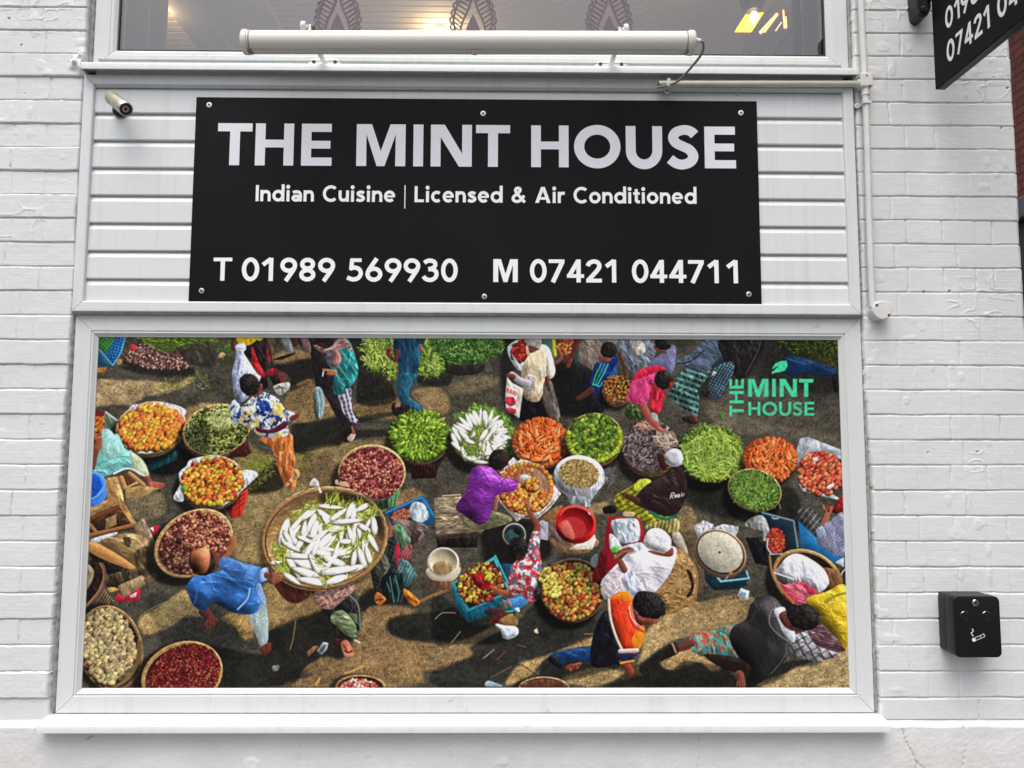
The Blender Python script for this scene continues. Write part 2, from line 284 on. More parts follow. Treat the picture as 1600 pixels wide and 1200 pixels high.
# outside sill: gently sloping top, rounded nose, end caps
def sill(name, x0, x1, zt, yb, yf, drop, nose, parent, label=None):
    p = [(yb, zt), (yf+.006, zt-drop), (yf+.0015, zt-drop-.0015), (yf, zt-drop-.005), (yf, zt-drop-nose), (yf+.004, zt-drop-nose), (yf+.004, zt-drop-nose+.010), (yb, zt-drop-.008)]
    o = MB().extr(p, x0+.0035, x1-.0035).build(name, M['upvc'], parent, smooth=True)
    q = [(yb, zt+.0008), (yf+.006, zt-drop+.0008), (yf-.0008, zt-drop-.004), (yf-.0008, zt-drop-nose-.0008), (yb, zt-drop-nose-.0008)]
    for a, b_ in ((x0, x0+.004), (x1-.004, x1)): MB().extr(q, a, b_).build('sill_end_cap', M['upvc'], o, bevel=.0008)
    return o
sill('window_sill', -1.3735, 1.1515, .7362, .03, -.055, .0125, .0205, low)
# the printed sheet fixed inside the frame
PX0, PX1, PZ0, PZ1 = -1.2855, 1.0650, .8060, 1.8860
NX, NZ = 1270, 584; PY = .0255
P0 = np.array([[528.5862545, 31.3597358, 785.2642427], [4.611701, -500.7679671, 1510.9369262], [0.0045551, 0.0373955, 1.0]])                                     # sheet metres -> artwork units
def art_at(X, Z): d = P0[2, 0]*X+P0[2, 1]*Z+P0[2, 2]; return (P0[0, 0]*X+P0[0, 1]*Z+P0[0, 2])/d, (P0[1, 0]*X+P0[1, 1]*Z+P0[1, 2])/d
# ---------------------------------------------------------------- the printed market picture
# The window is covered with a printed vinyl sheet. Its picture is drawn here with numpy
# (artwork units, KA samples per unit) and ends as colours of the sheet's own mesh.
KA = 2
AX0, AY0, AW, AH = 118, 517, 1218, 562
HH, WW = AH*KA, AW*KA
rng = np.random.RandomState(7)
IMG = np.zeros((HH, WW, 3), np.float32)
LX, LY = 0.62, -0.78                       # printed sunlight comes from the upper right
LAT = rng.rand(256, 256).astype(np.float32)
def vn(u, v):
    iu = np.floor(u).astype(int); iv = np.floor(v).astype(int)
    fu = u-iu; fv = v-iv; fu = fu*fu*(3-2*fu); fv = fv*fv*(3-2*fv)
    a = LAT[iv % 256, iu % 256]; b = LAT[iv % 256, (iu+1) % 256]
    c = LAT[(iv+1) % 256, iu % 256]; d = LAT[(iv+1) % 256, (iu+1) % 256]
    return (a+(b-a)*fu)*(1-fv)+(c+(d-c)*fu)*fv
def C(v): return np.array(v, np.float32)/255.
VIEW = {'A': (120, 510, 16/3), 'B': (400, 510, 16/3), 'C': (680, 510, 16/3), 'D': (940, 510, 4.),
        'E': (120, 700, 16/3), 'F': (400, 700, 16/3), 'G': (680, 700, 16/3), 'H': (940, 700, 4.),
        'I': (120, 880, 16/3), 'J': (400, 880, 16/3), 'K': (680, 880, 16/3), 'L': (940, 880, 4.), 'W': (0, 0, 1.)}
def cv(t, pts):
    ox, oy, s = VIEW[t]; p = np.array(pts, float).reshape(-1, 2)
    return np.stack([(ox+p[:, 0]/s-AX0)*KA, (oy+p[:, 1]/s-AY0)*KA], 1)
def sc(t): return KA/VIEW[t][2]
def spline(p, closed=True, n=6):
    N = len(p); out = []
    for i in range(N if closed else N-1):
        if closed: a, b, c, d = p[i-1], p[i], p[(i+1) % N], p[(i+2) % N]
        else: a, b, c, d = p[max(i-1, 0)], p[i], p[i+1], p[min(i+2, N-1)]
        for k in range(n):
            t = k/n
            out.append(.5*((2*b)+(c-a)*t+(2*a-5*b+4*c-d)*t*t+(3*b-a-3*c+d)*t**3))
    if not closed: out.append(p[-1])
    return np.array(out)
def box(p, m):
    x0 = max(int(p[:, 0].min()-m), 0); x1 = min(int(p[:, 0].max()+m)+2, WW)
    y0 = max(int(p[:, 1].min()-m), 0); y1 = min(int(p[:, 1].max()+m)+2, HH)
    return x0, y0, x1, y1
def pmask(p, m=4):
    x0, y0, x1, y1 = box(p, m)
    if x1 <= x0 or y1 <= y0: return None, None
    acc = np.zeros((y1-y0, x1-x0), np.float32); xs = np.arange(x0, x1)
    q = np.roll(p, -1, 0)
    for j in range(y1-y0):
        for sub in (.25, .75):
            y = y0+j+sub
            c = (p[:, 1] > y) != (q[:, 1] > y)
            if not c.any(): continue
            a, b = p[c], q[c]
            xx = np.sort(a[:, 0]+(y-a[:, 1])*(b[:, 0]-a[:, 0])/(b[:, 1]-a[:, 1]))
            for k in range(0, len(xx)-1, 2):
                acc[j] += .5*np.clip(np.minimum(xs+1, xx[k+1])-np.maximum(xs, xx[k]), 0, 1)
    return acc, (x0, y0, x1, y1)
def b1(a, r, ax):
    if r < 1: return a
    a = np.moveaxis(a, ax, 0); n = a.shape[0]
    pd = np.concatenate([np.repeat(a[:1], r+1, 0), a, np.repeat(a[-1:], r, 0)], 0)
    c = np.cumsum(pd, 0, dtype=np.float64); o = (c[2*r+1:2*r+1+n]-c[:n])/(2*r+1)
    return np.moveaxis(o, 0, ax).astype(np.float32)
def blur(a, r):
    r = int(r)
    for _ in range(2): a = b1(b1(a, r, 0), r, 1)
    return a
def lay(bb, m, col):
    x0, y0, x1, y1 = bb; m = m[..., None]
    IMG[y0:y1, x0:x1] = IMG[y0:y1, x0:x1]*(1-m)+np.clip(col, 0, 1)*m
def grid(bb):
    x0, y0, x1, y1 = bb
    return np.meshgrid(np.arange(x0, x1, dtype=np.float32), np.arange(y0, y1, dtype=np.float32))
def poly(t, pts, col, sm=True, puff=.24, r=None, fold=.25, fang=70, fw=5., soft=0, a=1., pat=None, tex=.08, rel=False):
    """a filled shape of the picture with rounded modelling, cloth folds and an optional pattern"""
    p = cv(t, pts)
    if sm: p = spline(p)
    m, bb = pmask(p, 4+soft*3)
    if m is None: return
    if soft: m = blur(m, soft)
    X, Y = grid(bb); w = min(bb[2]-bb[0], bb[3]-bb[1])-8
    r = r or max(2, int(w*.15)); h = blur(m, r)
    gy, gx = np.gradient(h) if min(h.shape) > 1 else (h*0, h*0)
    sh = 1-puff*(gx*LX+gy*LY)*r*2.2
    if fold:
        ca, sa = np.cos(np.radians(fang)), np.sin(np.radians(fang))
        u = X*ca+Y*sa; v = -X*sa+Y*ca; k = 4*KA
        wv = v+9*vn(u/22+3, v/22)
        f = vn(u/(fw*4.5)+p[0, 0], wv/(fw*1.7))*.7+vn(u/(fw*1.8), wv/(fw*.9)+9)*.3
        f2 = np.clip((f-.5)*2.6, -1, 1); sh = sh*(1+fold*.8*f2)
        wu = u+5*vn(u/14+5, v/14); rd = 1-np.abs(2*vn(wu/(fw*7)+p[0, 1], (v+5*vn(u/16, v/16+4))/(fw*1.5))-1)
        sh = sh*(1-fold*.55*np.clip((rd-.6)*2.6, 0, 1)*np.clip(vn(u/(fw*5), v/(fw*4)+50)*1.6-.3, 0, 1))
    if fold >= .15 and w > 26 and not soft:
        ys, xs = np.where(m > .8)
        for _ in range(min(int(len(xs)/380), 46)):
            q = rng.randint(len(xs)); px, py = xs[q]+bb[0]+.0, ys[q]+bb[1]+.0; th = np.radians(fang+rng.normal()*24); l = rng.uniform(.12, .42)*w; cu = rng.uniform(-.45, .45); wd = rng.uniform(1.1, 2.6); st = rng.uniform(.10, .32)*min(fold*3, 1.2)
            tt = np.linspace(-.5, .5, 6); X0 = px+l*(tt*np.cos(th)-cu*tt*tt*np.sin(th)); Y0 = py+l*(tt*np.sin(th)+cu*tt*tt*np.cos(th))
            i0, i1 = max(int(X0.min()-7)-bb[0], 0), int(X0.max()+8)-bb[0]; j0, j1 = max(int(Y0.min()-7)-bb[1], 0), int(Y0.max()+8)-bb[1]; xx, yy = X[j0:j1, i0:i1], Y[j0:j1, i0:i1]
            if xx.size == 0: continue
            dm = np.full(xx.shape, 1e9); sd_ = np.zeros(xx.shape)
            for k in range(5):
                dx, dy = X0[k+1]-X0[k], Y0[k+1]-Y0[k]; L_ = dx*dx+dy*dy+1e-6; t_ = np.clip(((xx-X0[k])*dx+(yy-Y0[k])*dy)/L_, 0, 1); ex, ey = xx-X0[k]-t_*dx, yy-Y0[k]-t_*dy; d_ = np.sqrt(ex*ex+ey*ey)+.35*wd*4*np.abs((k+t_)/5-.5)
                g = d_ < dm; dm = np.where(g, d_, dm); sd_ = np.where(g, ex*LX+ey*LY, sd_)
            sh[j0:j1, i0:i1] *= 1-st*np.exp(-(dm/wd)**2)+st*.8*np.exp(-((dm-2.2*wd)/wd)**2)*(sd_ > 0)
    sh = sh*(1+tex*(vn(X/1.3, Y/1.3)-.5)*2)
    base = np.broadcast_to(C(col), sh.shape+(3,)).copy()
    if pat: base = pat(base, X, Y)
    s3 = sh[..., None]; lay(bb, m*a, base*np.minimum(s3, 1)+(base*.45+.30)*np.clip(s3-1, 0, 1))
def shade(t, pts, k=.42, soft=3, sm=True):
    """a printed shadow lying on the street"""
    p = cv(t, pts); p = spline(p) if sm else p
    m, bb = pmask(p, 4+soft*3)
    if m is None: return
    m = blur(m, soft)[..., None]; x0, y0, x1, y1 = bb
    IMG[y0:y1, x0:x1] *= 1-m*(1-k*np.array([.95, 1., 1.06]))
def lit(t, pts, col, soft=4):
    p = spline(cv(t, pts)); m, bb = pmask(p, 4+soft*3)
    if m is None: return
    X, Y = grid(bb); m = blur(m, soft)
    m = np.clip(m*1.3-.3*vn(X/9, Y/9), 0, 1)
    lay(bb, m, (C(col)*.8+C((118, 106, 86))*.2)*1.04*GT[bb[1]:bb[3], bb[0]:bb[2], None])
def ell(t, cx, cy, rx, ry, rot=0, n=36):
    a = np.linspace(0, 2*np.pi, n, endpoint=False); c, s = np.cos(np.radians(rot)), np.sin(np.radians(rot))
    x, y = rx*np.cos(a), ry*np.sin(a)
    return np.stack([cx+x*c-y*s, cy+x*s+y*c], 1)
def blob(x, y, a, b, ang, col, spec=.25, dark=.45, tip=None):
    """one fruit, root or pod, in canvas samples"""
    R = max(a, b)+2; x0, x1 = max(int(x-R), 0), min(int(x+R)+2, WW); y0, y1 = max(int(y-R), 0), min(int(y+R)+2, HH)
    if x1 <= x0 or y1 <= y0: return
    X, Y = np.meshgrid(np.arange(x0, x1, dtype=np.float32)+.5-x, np.arange(y0, y1, dtype=np.float32)+.5-y)
    c, s = np.cos(ang), np.sin(ang); u = (X*c+Y*s)/a; v = (-X*s+Y*c)/b
    if tip is not None: v = v/np.clip(1-tip*np.clip(u, -1, 1)*.5-.25*tip, .2, 2)
    d2 = u*u+v*v; d = np.sqrt(d2)
    m = np.clip((1-d)*min(a, b)+.5, 0, 1)
    z = np.sqrt(np.clip(1-d2, 0, 1)); nx = (u*c-v*s*1.); ny = (u*s+v*c)
    l = np.clip(.55*z+.55*(nx*LX+ny*LY), -.2, 1)
    sh = dark+(1.12-dark)*np.clip(l+.32, 0, 1)
    sh = sh*(1-.28*np.clip(d2, 0, 1)**3); sp = spec*np.clip((l-.66)*4.5, 0, 1)**2
    lay((x0, y0, x1, y1), m, col*sh[..., None]+sp[..., None])
def inside(n, cx, cy, rx, ry, rot, jit=.5):
    """n loose positions filling an ellipse, back rows first"""
    k = np.sqrt(np.pi/n)*.98; pts = []
    j = 0; y = -1.
    while y <= 1:
        xo = (j % 2)*k*.5
        for x in np.arange(-1+xo, 1.01, k):
            q = (x+rng.uniform(-jit, jit)*k, y+rng.uniform(-jit, jit)*k*.86)
            if q[0]**2+q[1]**2 < 1: pts.append(q)
        y += k*.86; j += 1
    p = np.array(pts or [(0., 0.)]); c, s = np.cos(np.radians(rot)), np.sin(np.radians(rot))
    q = np.stack([cx+p[:, 0]*rx*c-p[:, 1]*ry*s, cy+p[:, 0]*rx*s+p[:, 1]*ry*c], 1)
    o = np.argsort(q[:, 1]+rng.rand(len(q))*ry*.12); return q[o], p[o]
def pick(pal, v=.14):
    c = C(pal[rng.randint(len(pal))]); return np.clip(c*(1+rng.uniform(-v, v))+rng.uniform(-.02, .02, 3), 0, 1)
def stroke(t, pts, w, col, sm=True, a=1., sh=.35, w2=None):
    """a line of the picture, width in view units, tapering to w2"""
    p = cv(t, pts); p = spline(p, False, 5) if sm and len(p) > 2 else p
    w = w*sc(t); w2 = w if w2 is None else w2*sc(t); line(p, w, col, a, sh, w2)
def line(p, w, col, a=1., sh=.35, w2=None):
    w2 = w if w2 is None else w2
    x0, y0, x1, y1 = box(p, max(w, w2)+2)
    if x1 <= x0 or y1 <= y0: return
    X, Y = grid((x0, y0, x1, y1)); X = X+.5; Y = Y+.5
    D = np.full(X.shape, 1e9, np.float32); S = np.zeros_like(D); n = len(p)-1
    for i in range(n):
        ax, ay = p[i]; dx, dy = p[i+1]-p[i]; L = dx*dx+dy*dy+1e-6
        tt = np.clip(((X-ax)*dx+(Y-ay)*dy)/L, 0, 1); ex, ey = X-ax-tt*dx, Y-ay-tt*dy
        d = np.sqrt(ex*ex+ey*ey)-(w+(w2-w)*(i+tt)/n)*.5
        k = d < D; D = np.where(k, d, D); S = np.where(k, (ex*LX+ey*LY), S)
    m = np.clip(.5-D, 0, 1)*a
    lay((x0, y0, x1, y1), m, C(col)*(1+sh*np.clip(S/(max(w, w2)*.5+.3), -1, 1))[..., None])
def basket(t, cx, cy, rx, ry, rot=0, rim=(190, 150, 95), inner=(70, 48, 30), rw=.07, depth=.16, drop=.35, side=(110, 80, 48)):
    """a cane basket: its shadow, its side, its rim and its dark inside"""
    shade(t, ell(t, cx-rx*.16, cy+ry*drop, rx*1.05, ry*1.05, rot), .34, 4)
    poly(t, ell(t, cx-rx*.01, cy+ry*depth, rx*.96, ry*.96, rot), side, sm=False, fold=.3, fang=0, fw=3, puff=.5)
    poly(t, ell(t, cx, cy, rx, ry, rot), rim, sm=False, fold=.22, fang=20, fw=2.5, puff=.9, r=2)
    poly(t, ell(t, cx+rx*.004, cy+ry*.015, rx*(1-rw), ry*(1-rw*1.1), rot), inner, sm=False, fold=.3, fang=0, fw=3, puff=-.6)
def fruits(t, cx, cy, rx, ry, rot, n, size, pal, el=1., spec=.3, dark=.42, jit=.45, radial=False, tip=None, sv=.18, ang=None):
    k = sc(t); c0 = cv(t, [(cx, cy)])[0]
    q, u = inside(n, c0[0], c0[1], rx*k, ry*k, rot, jit)
    for (x, y), (a, b) in zip(q, u):
        s = size*.9*k*(1+rng.uniform(-sv, sv)); th = rng.uniform(0, 6.28) if ang is None else ang+rng.normal()*.5
        if radial: th = np.arctan2(b*ry, a*rx)+rng.normal()*.35+(0 if (a*a+b*b) > .3 else rng.uniform(-1, 1))
        e = el*(1+rng.uniform(-.12, .12))
        blob(x-.12*s, y+.22*s, s*e*1.04, s/(e if el < 1.3 else el*.78)*1.04, th, C((44, 24, 14)), 0, .8)
        blob(x, y, s*e, s/(e if el < 1.3 else el*.78), th, pick(pal), spec, dark, tip)
def sticks(t, cx, cy, rx, ry, rot, n, ln, w, pal, curl=.5, ang=None, sp=1.6, sh=.45, radial=False):
    """pods, stalks, chillies: many short bent strokes"""
    k = sc(t); c0 = cv(t, [(cx, cy)])[0]
    q, u = inside(n, c0[0], c0[1], rx*k, ry*k, rot, .6)
    for (x, y), (a, b) in zip(q, u):
        th = rng.uniform(0, 6.28) if ang is None else np.radians(ang)+rng.uniform(-sp, sp)*.5
        if radial: th = np.arctan2(b, a)+rng.normal()*.5
        l = ln*k*rng.uniform(.6, 1.2); cu = rng.uniform(-curl, curl)
        tt = np.linspace(-.5, .5, 5); pp = np.stack([x+l*(tt*np.cos(th)-cu*(tt*tt-.1)*np.sin(th)), y+l*(tt*np.sin(th)+cu*(tt*tt-.1)*np.cos(th))], 1)
        line(pp, w*k*rng.uniform(.75, 1.2), np.array(pal[rng.randint(len(pal))])*rng.uniform(.75, 1.15), 1., sh)
def leafy(t, pts, n, ln, w, pal, ang=None, sp=1.5, back=None):
    """a heap of greens inside an outline"""
    p = spline(cv(t, pts)); m, bb = pmask(p)
    if m is None: return
    if back: poly(t, pts, back, fold=.3, fang=30)
    ys, xs = np.where(m > .5); i = rng.randint(len(xs), size=n); i = i[np.argsort(ys[i])]
    k = sc(t)
    for x, y in zip(xs[i]+bb[0], ys[i]+bb[1]):
        th = rng.uniform(0, 6.28) if ang is None else np.radians(ang)+rng.uniform(-sp, sp)*.5
        l = ln*k*rng.uniform(.5, 1.2); cu = rng.uniform(-.5, .5); tt = np.linspace(-.5, .5, 4)
        pp = np.stack([x+l*(tt*np.cos(th)-cu*tt*tt*np.sin(th)), y+l*(tt*np.sin(th)+cu*tt*tt*np.cos(th))], 1)
        line(pp, w*k*rng.uniform(.5, 1.3), np.array(pal[rng.randint(len(pal))])*rng.uniform(.6, 1.15), 1., .4, w*k*.3)
# cloth patterns
def flowers(cols, s=9., th=.6, sd=0):
    def f(b, X, Y):
        for i, c in enumerate(cols):
            Xw = X+s*1.1*(vn(X/s*1.7+3, Y/s*1.7)-.5)+s*.5*vn(X/s*4, Y/s*4); Yw = Y+s*1.1*(vn(X/s*1.7, Y/s*1.7+41)-.5)+s*.5*vn(X/s*4+9, Y/s*4); m = np.clip((vn(Xw/s+11*i+sd, Yw/s+5*i)*.75+vn(Xw/s*2.3+i, Yw/s*2.3)*.25-th+.02)*8, 0, 1)[..., None]; b = b*(1-m)+C(c)*m
        return b
    return f
def stripes(c2, per, ang, duty=.5, c3=None):
    def f(b, X, Y):
        a = np.radians(ang); v = (X*np.cos(a)+Y*np.sin(a)+3*vn(X/14, Y/14))/(per*KA)
        m = np.clip((np.abs((v % 1)-.5)*2-(1-duty))*6, 0, 1)[..., None]; b = b*(1-m)+C(c2)*m
        if c3 is not None:
            v = (-X*np.sin(a)+Y*np.cos(a)+3*vn(X/14+7, Y/14))/(per*KA)
            m = np.clip((np.abs((v % 1)-.5)*2-(1-duty))*6, 0, 1)[..., None]; b = b*(1-m)+C(c3)*m
        return b
    return f
def weave(c2, per):
    def f(b, X, Y):
        v = np.sin(X*3.1/per+1.5*np.sin(Y*1.2/per))*np.sin(Y*3.1/per); return b*(1-.5*np.clip(v, 0, 1)[..., None])+C(c2)*.5*np.clip(v, 0, 1)[..., None]
    return f
SKIN = (120, 72, 48); SKIND = (78, 44, 30); HAIR = (24, 20, 20)
def head(t, cx, cy, rx, ry, rot=0, col=HAIR):
    e = ell(t, cx, cy, rx, ry, rot, 18); f = 1+rng.uniform(-.07, .06, 18)[:, None]; e = np.array((cx, cy))+(e-np.array((cx, cy)))*f
    poly(t, e, col, sm=True, puff=.45, fold=.3, fang=rot+40, fw=2.2, tex=.3)
    poly(t, ell(t, cx+rx*.3, cy-ry*.35, rx*.4, ry*.32, rot+30, 12), (78, 68, 64), sm=True, puff=0, fold=.3, fw=2, soft=3, a=.35, tex=.5)
    for _ in range(46):
        a = rng.uniform(0, 6.28); r0 = rng.uniform(.3, .98); x, y = cx+rx*r0*np.cos(a), cy+ry*r0*np.sin(a); b = a+rng.normal()*.8; l = rng.uniform(.10, .24)*(rx+ry)*.5
        stroke(t, [(x, y), (x+l*np.cos(b), y+l*np.sin(b))], rng.uniform(.02, .045)*(rx+ry), np.array(col)*rng.uniform(.5, 2.6), False, .8, 0)
def limb(t, pts, w, col=SKIN, w2=None): stroke(t, pts, w, col, True, 1., .45, w2)
# ------------------------------------------------------------------ lettering
def strip(pts, w):
    """both sides of a stroke of width w along pts"""
    P_ = np.array(pts, float); n = len(P_); closed = np.hypot(*(P_[0]-P_[-1])) < 1e-6; Lf, Rt = [], []
    def nrm(v): return v/max(np.hypot(*v), 1e-9)
    for i in range(n):
        if closed: a, b_, c = P_[(i-1) % (n-1)], P_[i], P_[(i+1) % (n-1)]
        else: a, b_, c = P_[max(i-1, 0)], P_[i], P_[min(i+1, n-1)]
        d1 = nrm(b_-a) if np.hypot(*(b_-a)) > 1e-9 else nrm(c-b_); d2 = nrm(c-b_) if np.hypot(*(c-b_)) > 1e-9 else d1
        t_ = nrm(d1+d2); nn = np.array((-t_[1], t_[0])); k = min(1/max(nn.dot((-d1[1], d1[0])), .4), 2); Lf.append(b_+nn*w/2*k); Rt.append(b_-nn*w/2*k)
    return Lf, Rt
def sp(pts, n=7): return [tuple(p) for p in spline(np.array(pts, float), False, n)]
def arc(cx, cy, rx, ry, a0, a1, n=40): return [(cx+rx*math.cos(math.radians(a0+(a1-a0)*i/n)), cy+ry*math.sin(math.radians(a0+(a1-a0)*i/n))) for i in range(n+1)]
def glyph(ch, s):
    """(width, strokes, filled outlines) in cap heights; s is the stem width"""
    h = s/2; xh = .70; R = lambda x0, y0, x1, y1: [(x0, y0), (x1, y0), (x1, y1), (x0, y1)]
    K = []; P_ = []
    if ch == 'T': w = .80; P_ = [R(0, 1-s*.84, w, 1), R(w/2-h, 0, w/2+h, 1-s*.84)]
    elif ch == 'H': w = .90; P_ = [R(0, 0, s, 1), R(w-s, 0, w, 1), R(s, .52-s*.4, w-s, .52+s*.4)]
    elif ch == 'E': w = .72; P_ = [R(0, 0, s, 1), R(s, 0, w, s*.84), R(s, .50-s*.4, w*.95, .50+s*.4), R(s, 1-s*.84, w*.985, 1)]
    elif ch == 'I': w = s; P_ = [R(0, 0, s, 1)]
    elif ch == 'L': w = .60; P_ = [R(0, 0, s, 1), R(s, 0, w, s*.9)]
    elif ch == 'M': w = 1.15; P_ = [[(x*w, y) for x, y in ((0, 0), (0, 1), (.31, 1), (.497, .36), (.69, 1), (1, 1), (1, 0), (.795, 0), (.80, .76), (.576, 0), (.417, 0), (.20, .76), (.205, 0))]]
    elif ch == 'N': w = .98; P_ = [[(x*w, y) for x, y in ((0, 0), (0, 1), (.335, 1), (.764, .31), (.764, 1), (1, 1), (1, 0), (.69, 0), (.24, .70), (.24, 0))]]
    elif ch == 'A': w = 1.0; P_ = [[(0, 0), (.385, 1), (.62, 1), (1, 0), (.76, 0), (.50, .73), (.24, 0)], R(.26, .2, .74, .2+s*.85)]
    elif ch == 'O': w = 1.06; K = [arc(w/2, .5, w/2-h, .52-h, 0, 360, 64)]
    elif ch == 'U': w = .86; K = [[(h, 1)]+arc(w/2, .42, w/2-h, .44-h*.9, 180, 360, 30)+[(w-h, 1)]]
    elif ch == 'S': w = .71; K = [sp([(w-.085, .80), (.53, .885), (.38, .915), (.20, .855), (.135, .725), (.20, .60), (.36, .515), (.50, .44), (.585, .30), (.53, .16), (.36, .085), (.20, .11), (.055, .215)])]
    elif ch == 'C': w = .90; K = [arc(.52, .5, .52-h, .52-h, 48, 312, 44)]
    elif ch == '0': w = .73; K = [arc(w/2, .5, w/2-h, .515-h, 0, 360, 56)]
    elif ch == '1': w = .47; P_ = [R(w-s, 0, w, 1)]; K = [[(.035, .70), (w-h, .96)]]
    elif ch == '2': w = .66; K = [sp([(.07, .715), (.13, .84), (.32, .918), (.50, .86), (.555, .70), (.46, .52), (.30, .34), (.10, .115)])]; P_ = [R(.0, 0, w, s*.92)]
    elif ch == '3': w = .69; K = [sp([(.075, .815), (.18, .89), (.34, .918), (.51, .86), (.55, .725), (.46, .60), (.25, .545)]), sp([(.25, .545), (.46, .53), (.595, .42), (.585, .22), (.43, .095), (.26, .082), (.11, .145), (.045, .235)])]
    elif ch == '4': w = .72; P_ = [R(0, .20, w, .20+s*.86), R(.40, 0, .40+s, 1)]; K = [[(.475, .95), (.09, .27)]]
    elif ch == '5': w = .70; P_ = [R(.14, 1-s*.86, .63, 1)]; K = [[(.225, 1-s*.3), (.185, .50)], sp([(.135, .545), (.33, .595), (.53, .525), (.605, .34), (.50, .15), (.28, .082), (.02, .165)])]
    elif ch == '6': w = .73; K = [arc(w/2, .315, w/2-h, .33-h, 0, 360, 48), sp([(h, .36), (.16, .52), (.33, .78), (.48, 1)])]
    elif ch == '9': w = .73; K = [arc(w/2, .685, w/2-h, .33-h, 0, 360, 48), sp([(w-h, .64), (w-.16, .48), (w-.33, .22), (w-.48, 0)])]
    elif ch == '7': w = .65; P_ = [R(0, 1-s*.86, w, 1)]; K = [[(w-h*.95, 1-s*.6), (.17, 0)]]
    elif ch == '8': w = .70; K = [arc(w/2, .735, .325-h, .28-h, 0, 360, 44), arc(w/2, .275, w/2-h, .29-h, 0, 360, 44)]
    elif ch in 'nr': w = .665 if ch == 'n' else .45; P_ = [R(0, 0, s, xh)]; K = [sp([(h, .40), (.17, .54), (.335, xh-h), (.50, .56), (w-h, .40)])+[(w-h, 0)]] if ch == 'n' else [sp([(h, .36), (.15, .53), (.27, xh-h-.005), (w, xh-h+.005)])]
    elif ch == 'u': w = .665; P_ = [R(w-s, 0, w, xh)]; K = [[(h, xh)]+sp([(h, .30), (.165, .14), (.33, h), (.495, .16), (w-h, .30)])]
    elif ch == 'd': w = .77; P_ = [R(w-s, 0, w, 1.06)]; K = [arc(.375, .35, .375-h, .365-h, 0, 360, 44)]
    elif ch == 'o': w = .74; K = [arc(w/2, .35, w/2-h, .365-h, 0, 360, 44)]
    elif ch == 'e': w = .72; K = [arc(w/2, .35, w/2-h, .365-h, 0, 318, 40)]; P_ = [R(.1, .35-s*.30, w-.02, .35+s*.32)]
    elif ch == 'c': w = .64; K = [arc(.37, .35, .37-h, .365-h, 50, 310, 36)]
    elif ch == 'i': w = .25; P_ = [R(.125-h, 0, .125+h, xh), arc(.125, .905, .125, .125, 0, 345, 23)]
    elif ch == 't': w = .42; P_ = [R(.10, .12, .10+s, .90), R(0, xh-s*.8, w, xh)]; K = [sp([(.10+h, .22), (.15+h, .115), (w, .10)])]
    elif ch == 's': w = .56; K = [sp([(w-.055, .545), (.38, .60), (.25, .605), (.125, .535), (.17, .43), (.31, .36), (.44, .285), (.46, .17), (.33, .09), (.17, .092), (.04, .155)])]
    elif ch == 'a': w = .66; P_ = [R(w-s, 0, w, .44)]; K = [sp([(.085, .545), (.20, .595), (.34, .605), (.49, .56), (w-h, .42)]), arc(.285, .205, .285-h, .215-h*.9, 0, 360, 36)]
    elif ch == '&': w = .95; K = [sp([(.86, .03), (.62, .28), (.36, .58), (.255, .78), (.36, .91), (.52, .88), (.545, .74), (.40, .60), (.15, .38), (.11, .20), (.28, .085), (.52, .12), (.70, .28), (.80, .46)])]
    elif ch == '|': w = .10; P_ = [R(.02, -.40, .08, 1.05)]
    else: w = .36
    return w, K, P_
def outlines(ch, s):
    """all closed outlines of a character, for printing"""
    w, K, P_ = glyph(ch, s); out = []
    for k in K:
        Lf, Rt = strip(k, s); out += [[tuple(Lf[i]), tuple(Lf[i+1]), tuple(Rt[i+1]), tuple(Rt[i])] for i in range(len(Lf)-1)]
    return w, out, P_

def logo():
    """the green restaurant mark printed over the picture"""
    G_ = (64, 204, 150); k = 1600/170
    def pt(q): return [(1130+x/k, 550+y/k) for x, y in q]
    def wr(text, s, spans, y0, y1, rot=False):
        for c, (a, b_) in zip(text, spans):
            w, o, P_ = outlines(c, s)
            for q in o+P_:
                if rot: r = [(y0+(1-y)*0+(y1-y0)*(1-y), a+(b_-a)*x/w) for x, y in q]
                else: r = [(a+(b_-a)*x/w, y0+(y1-y0)*(1-y)) for x, y in q]
                poly('W', pt(r), G_, False, 0, fold=0, tex=.02)
    wr('MINT', .24, [(365, 665), (720, 775), (830, 1085), (1115, 1325)], 395, 660)
    wr('HOUSE', .20, [(372, 545), (575, 795), (820, 1000), (1020, 1165), (1195, 1340)], 735, 935)
    wr('THE', .22, [(942, 785), (755, 575), (540, 395)], 90, 303, True)
    poly('W', pt([(716, 325), (722, 275), (728, 225), (770, 165), (850, 132), (935, 130), (946, 205), (905, 275), (820, 298), (760, 305), (735, 318)]), G_, False, 0, fold=0, tex=.02)
    poly('W', pt([(722, 275), (724, 262), (770, 222), (830, 205), (780, 235), (738, 285)]), (26, 30, 36), False, 0, fold=0)
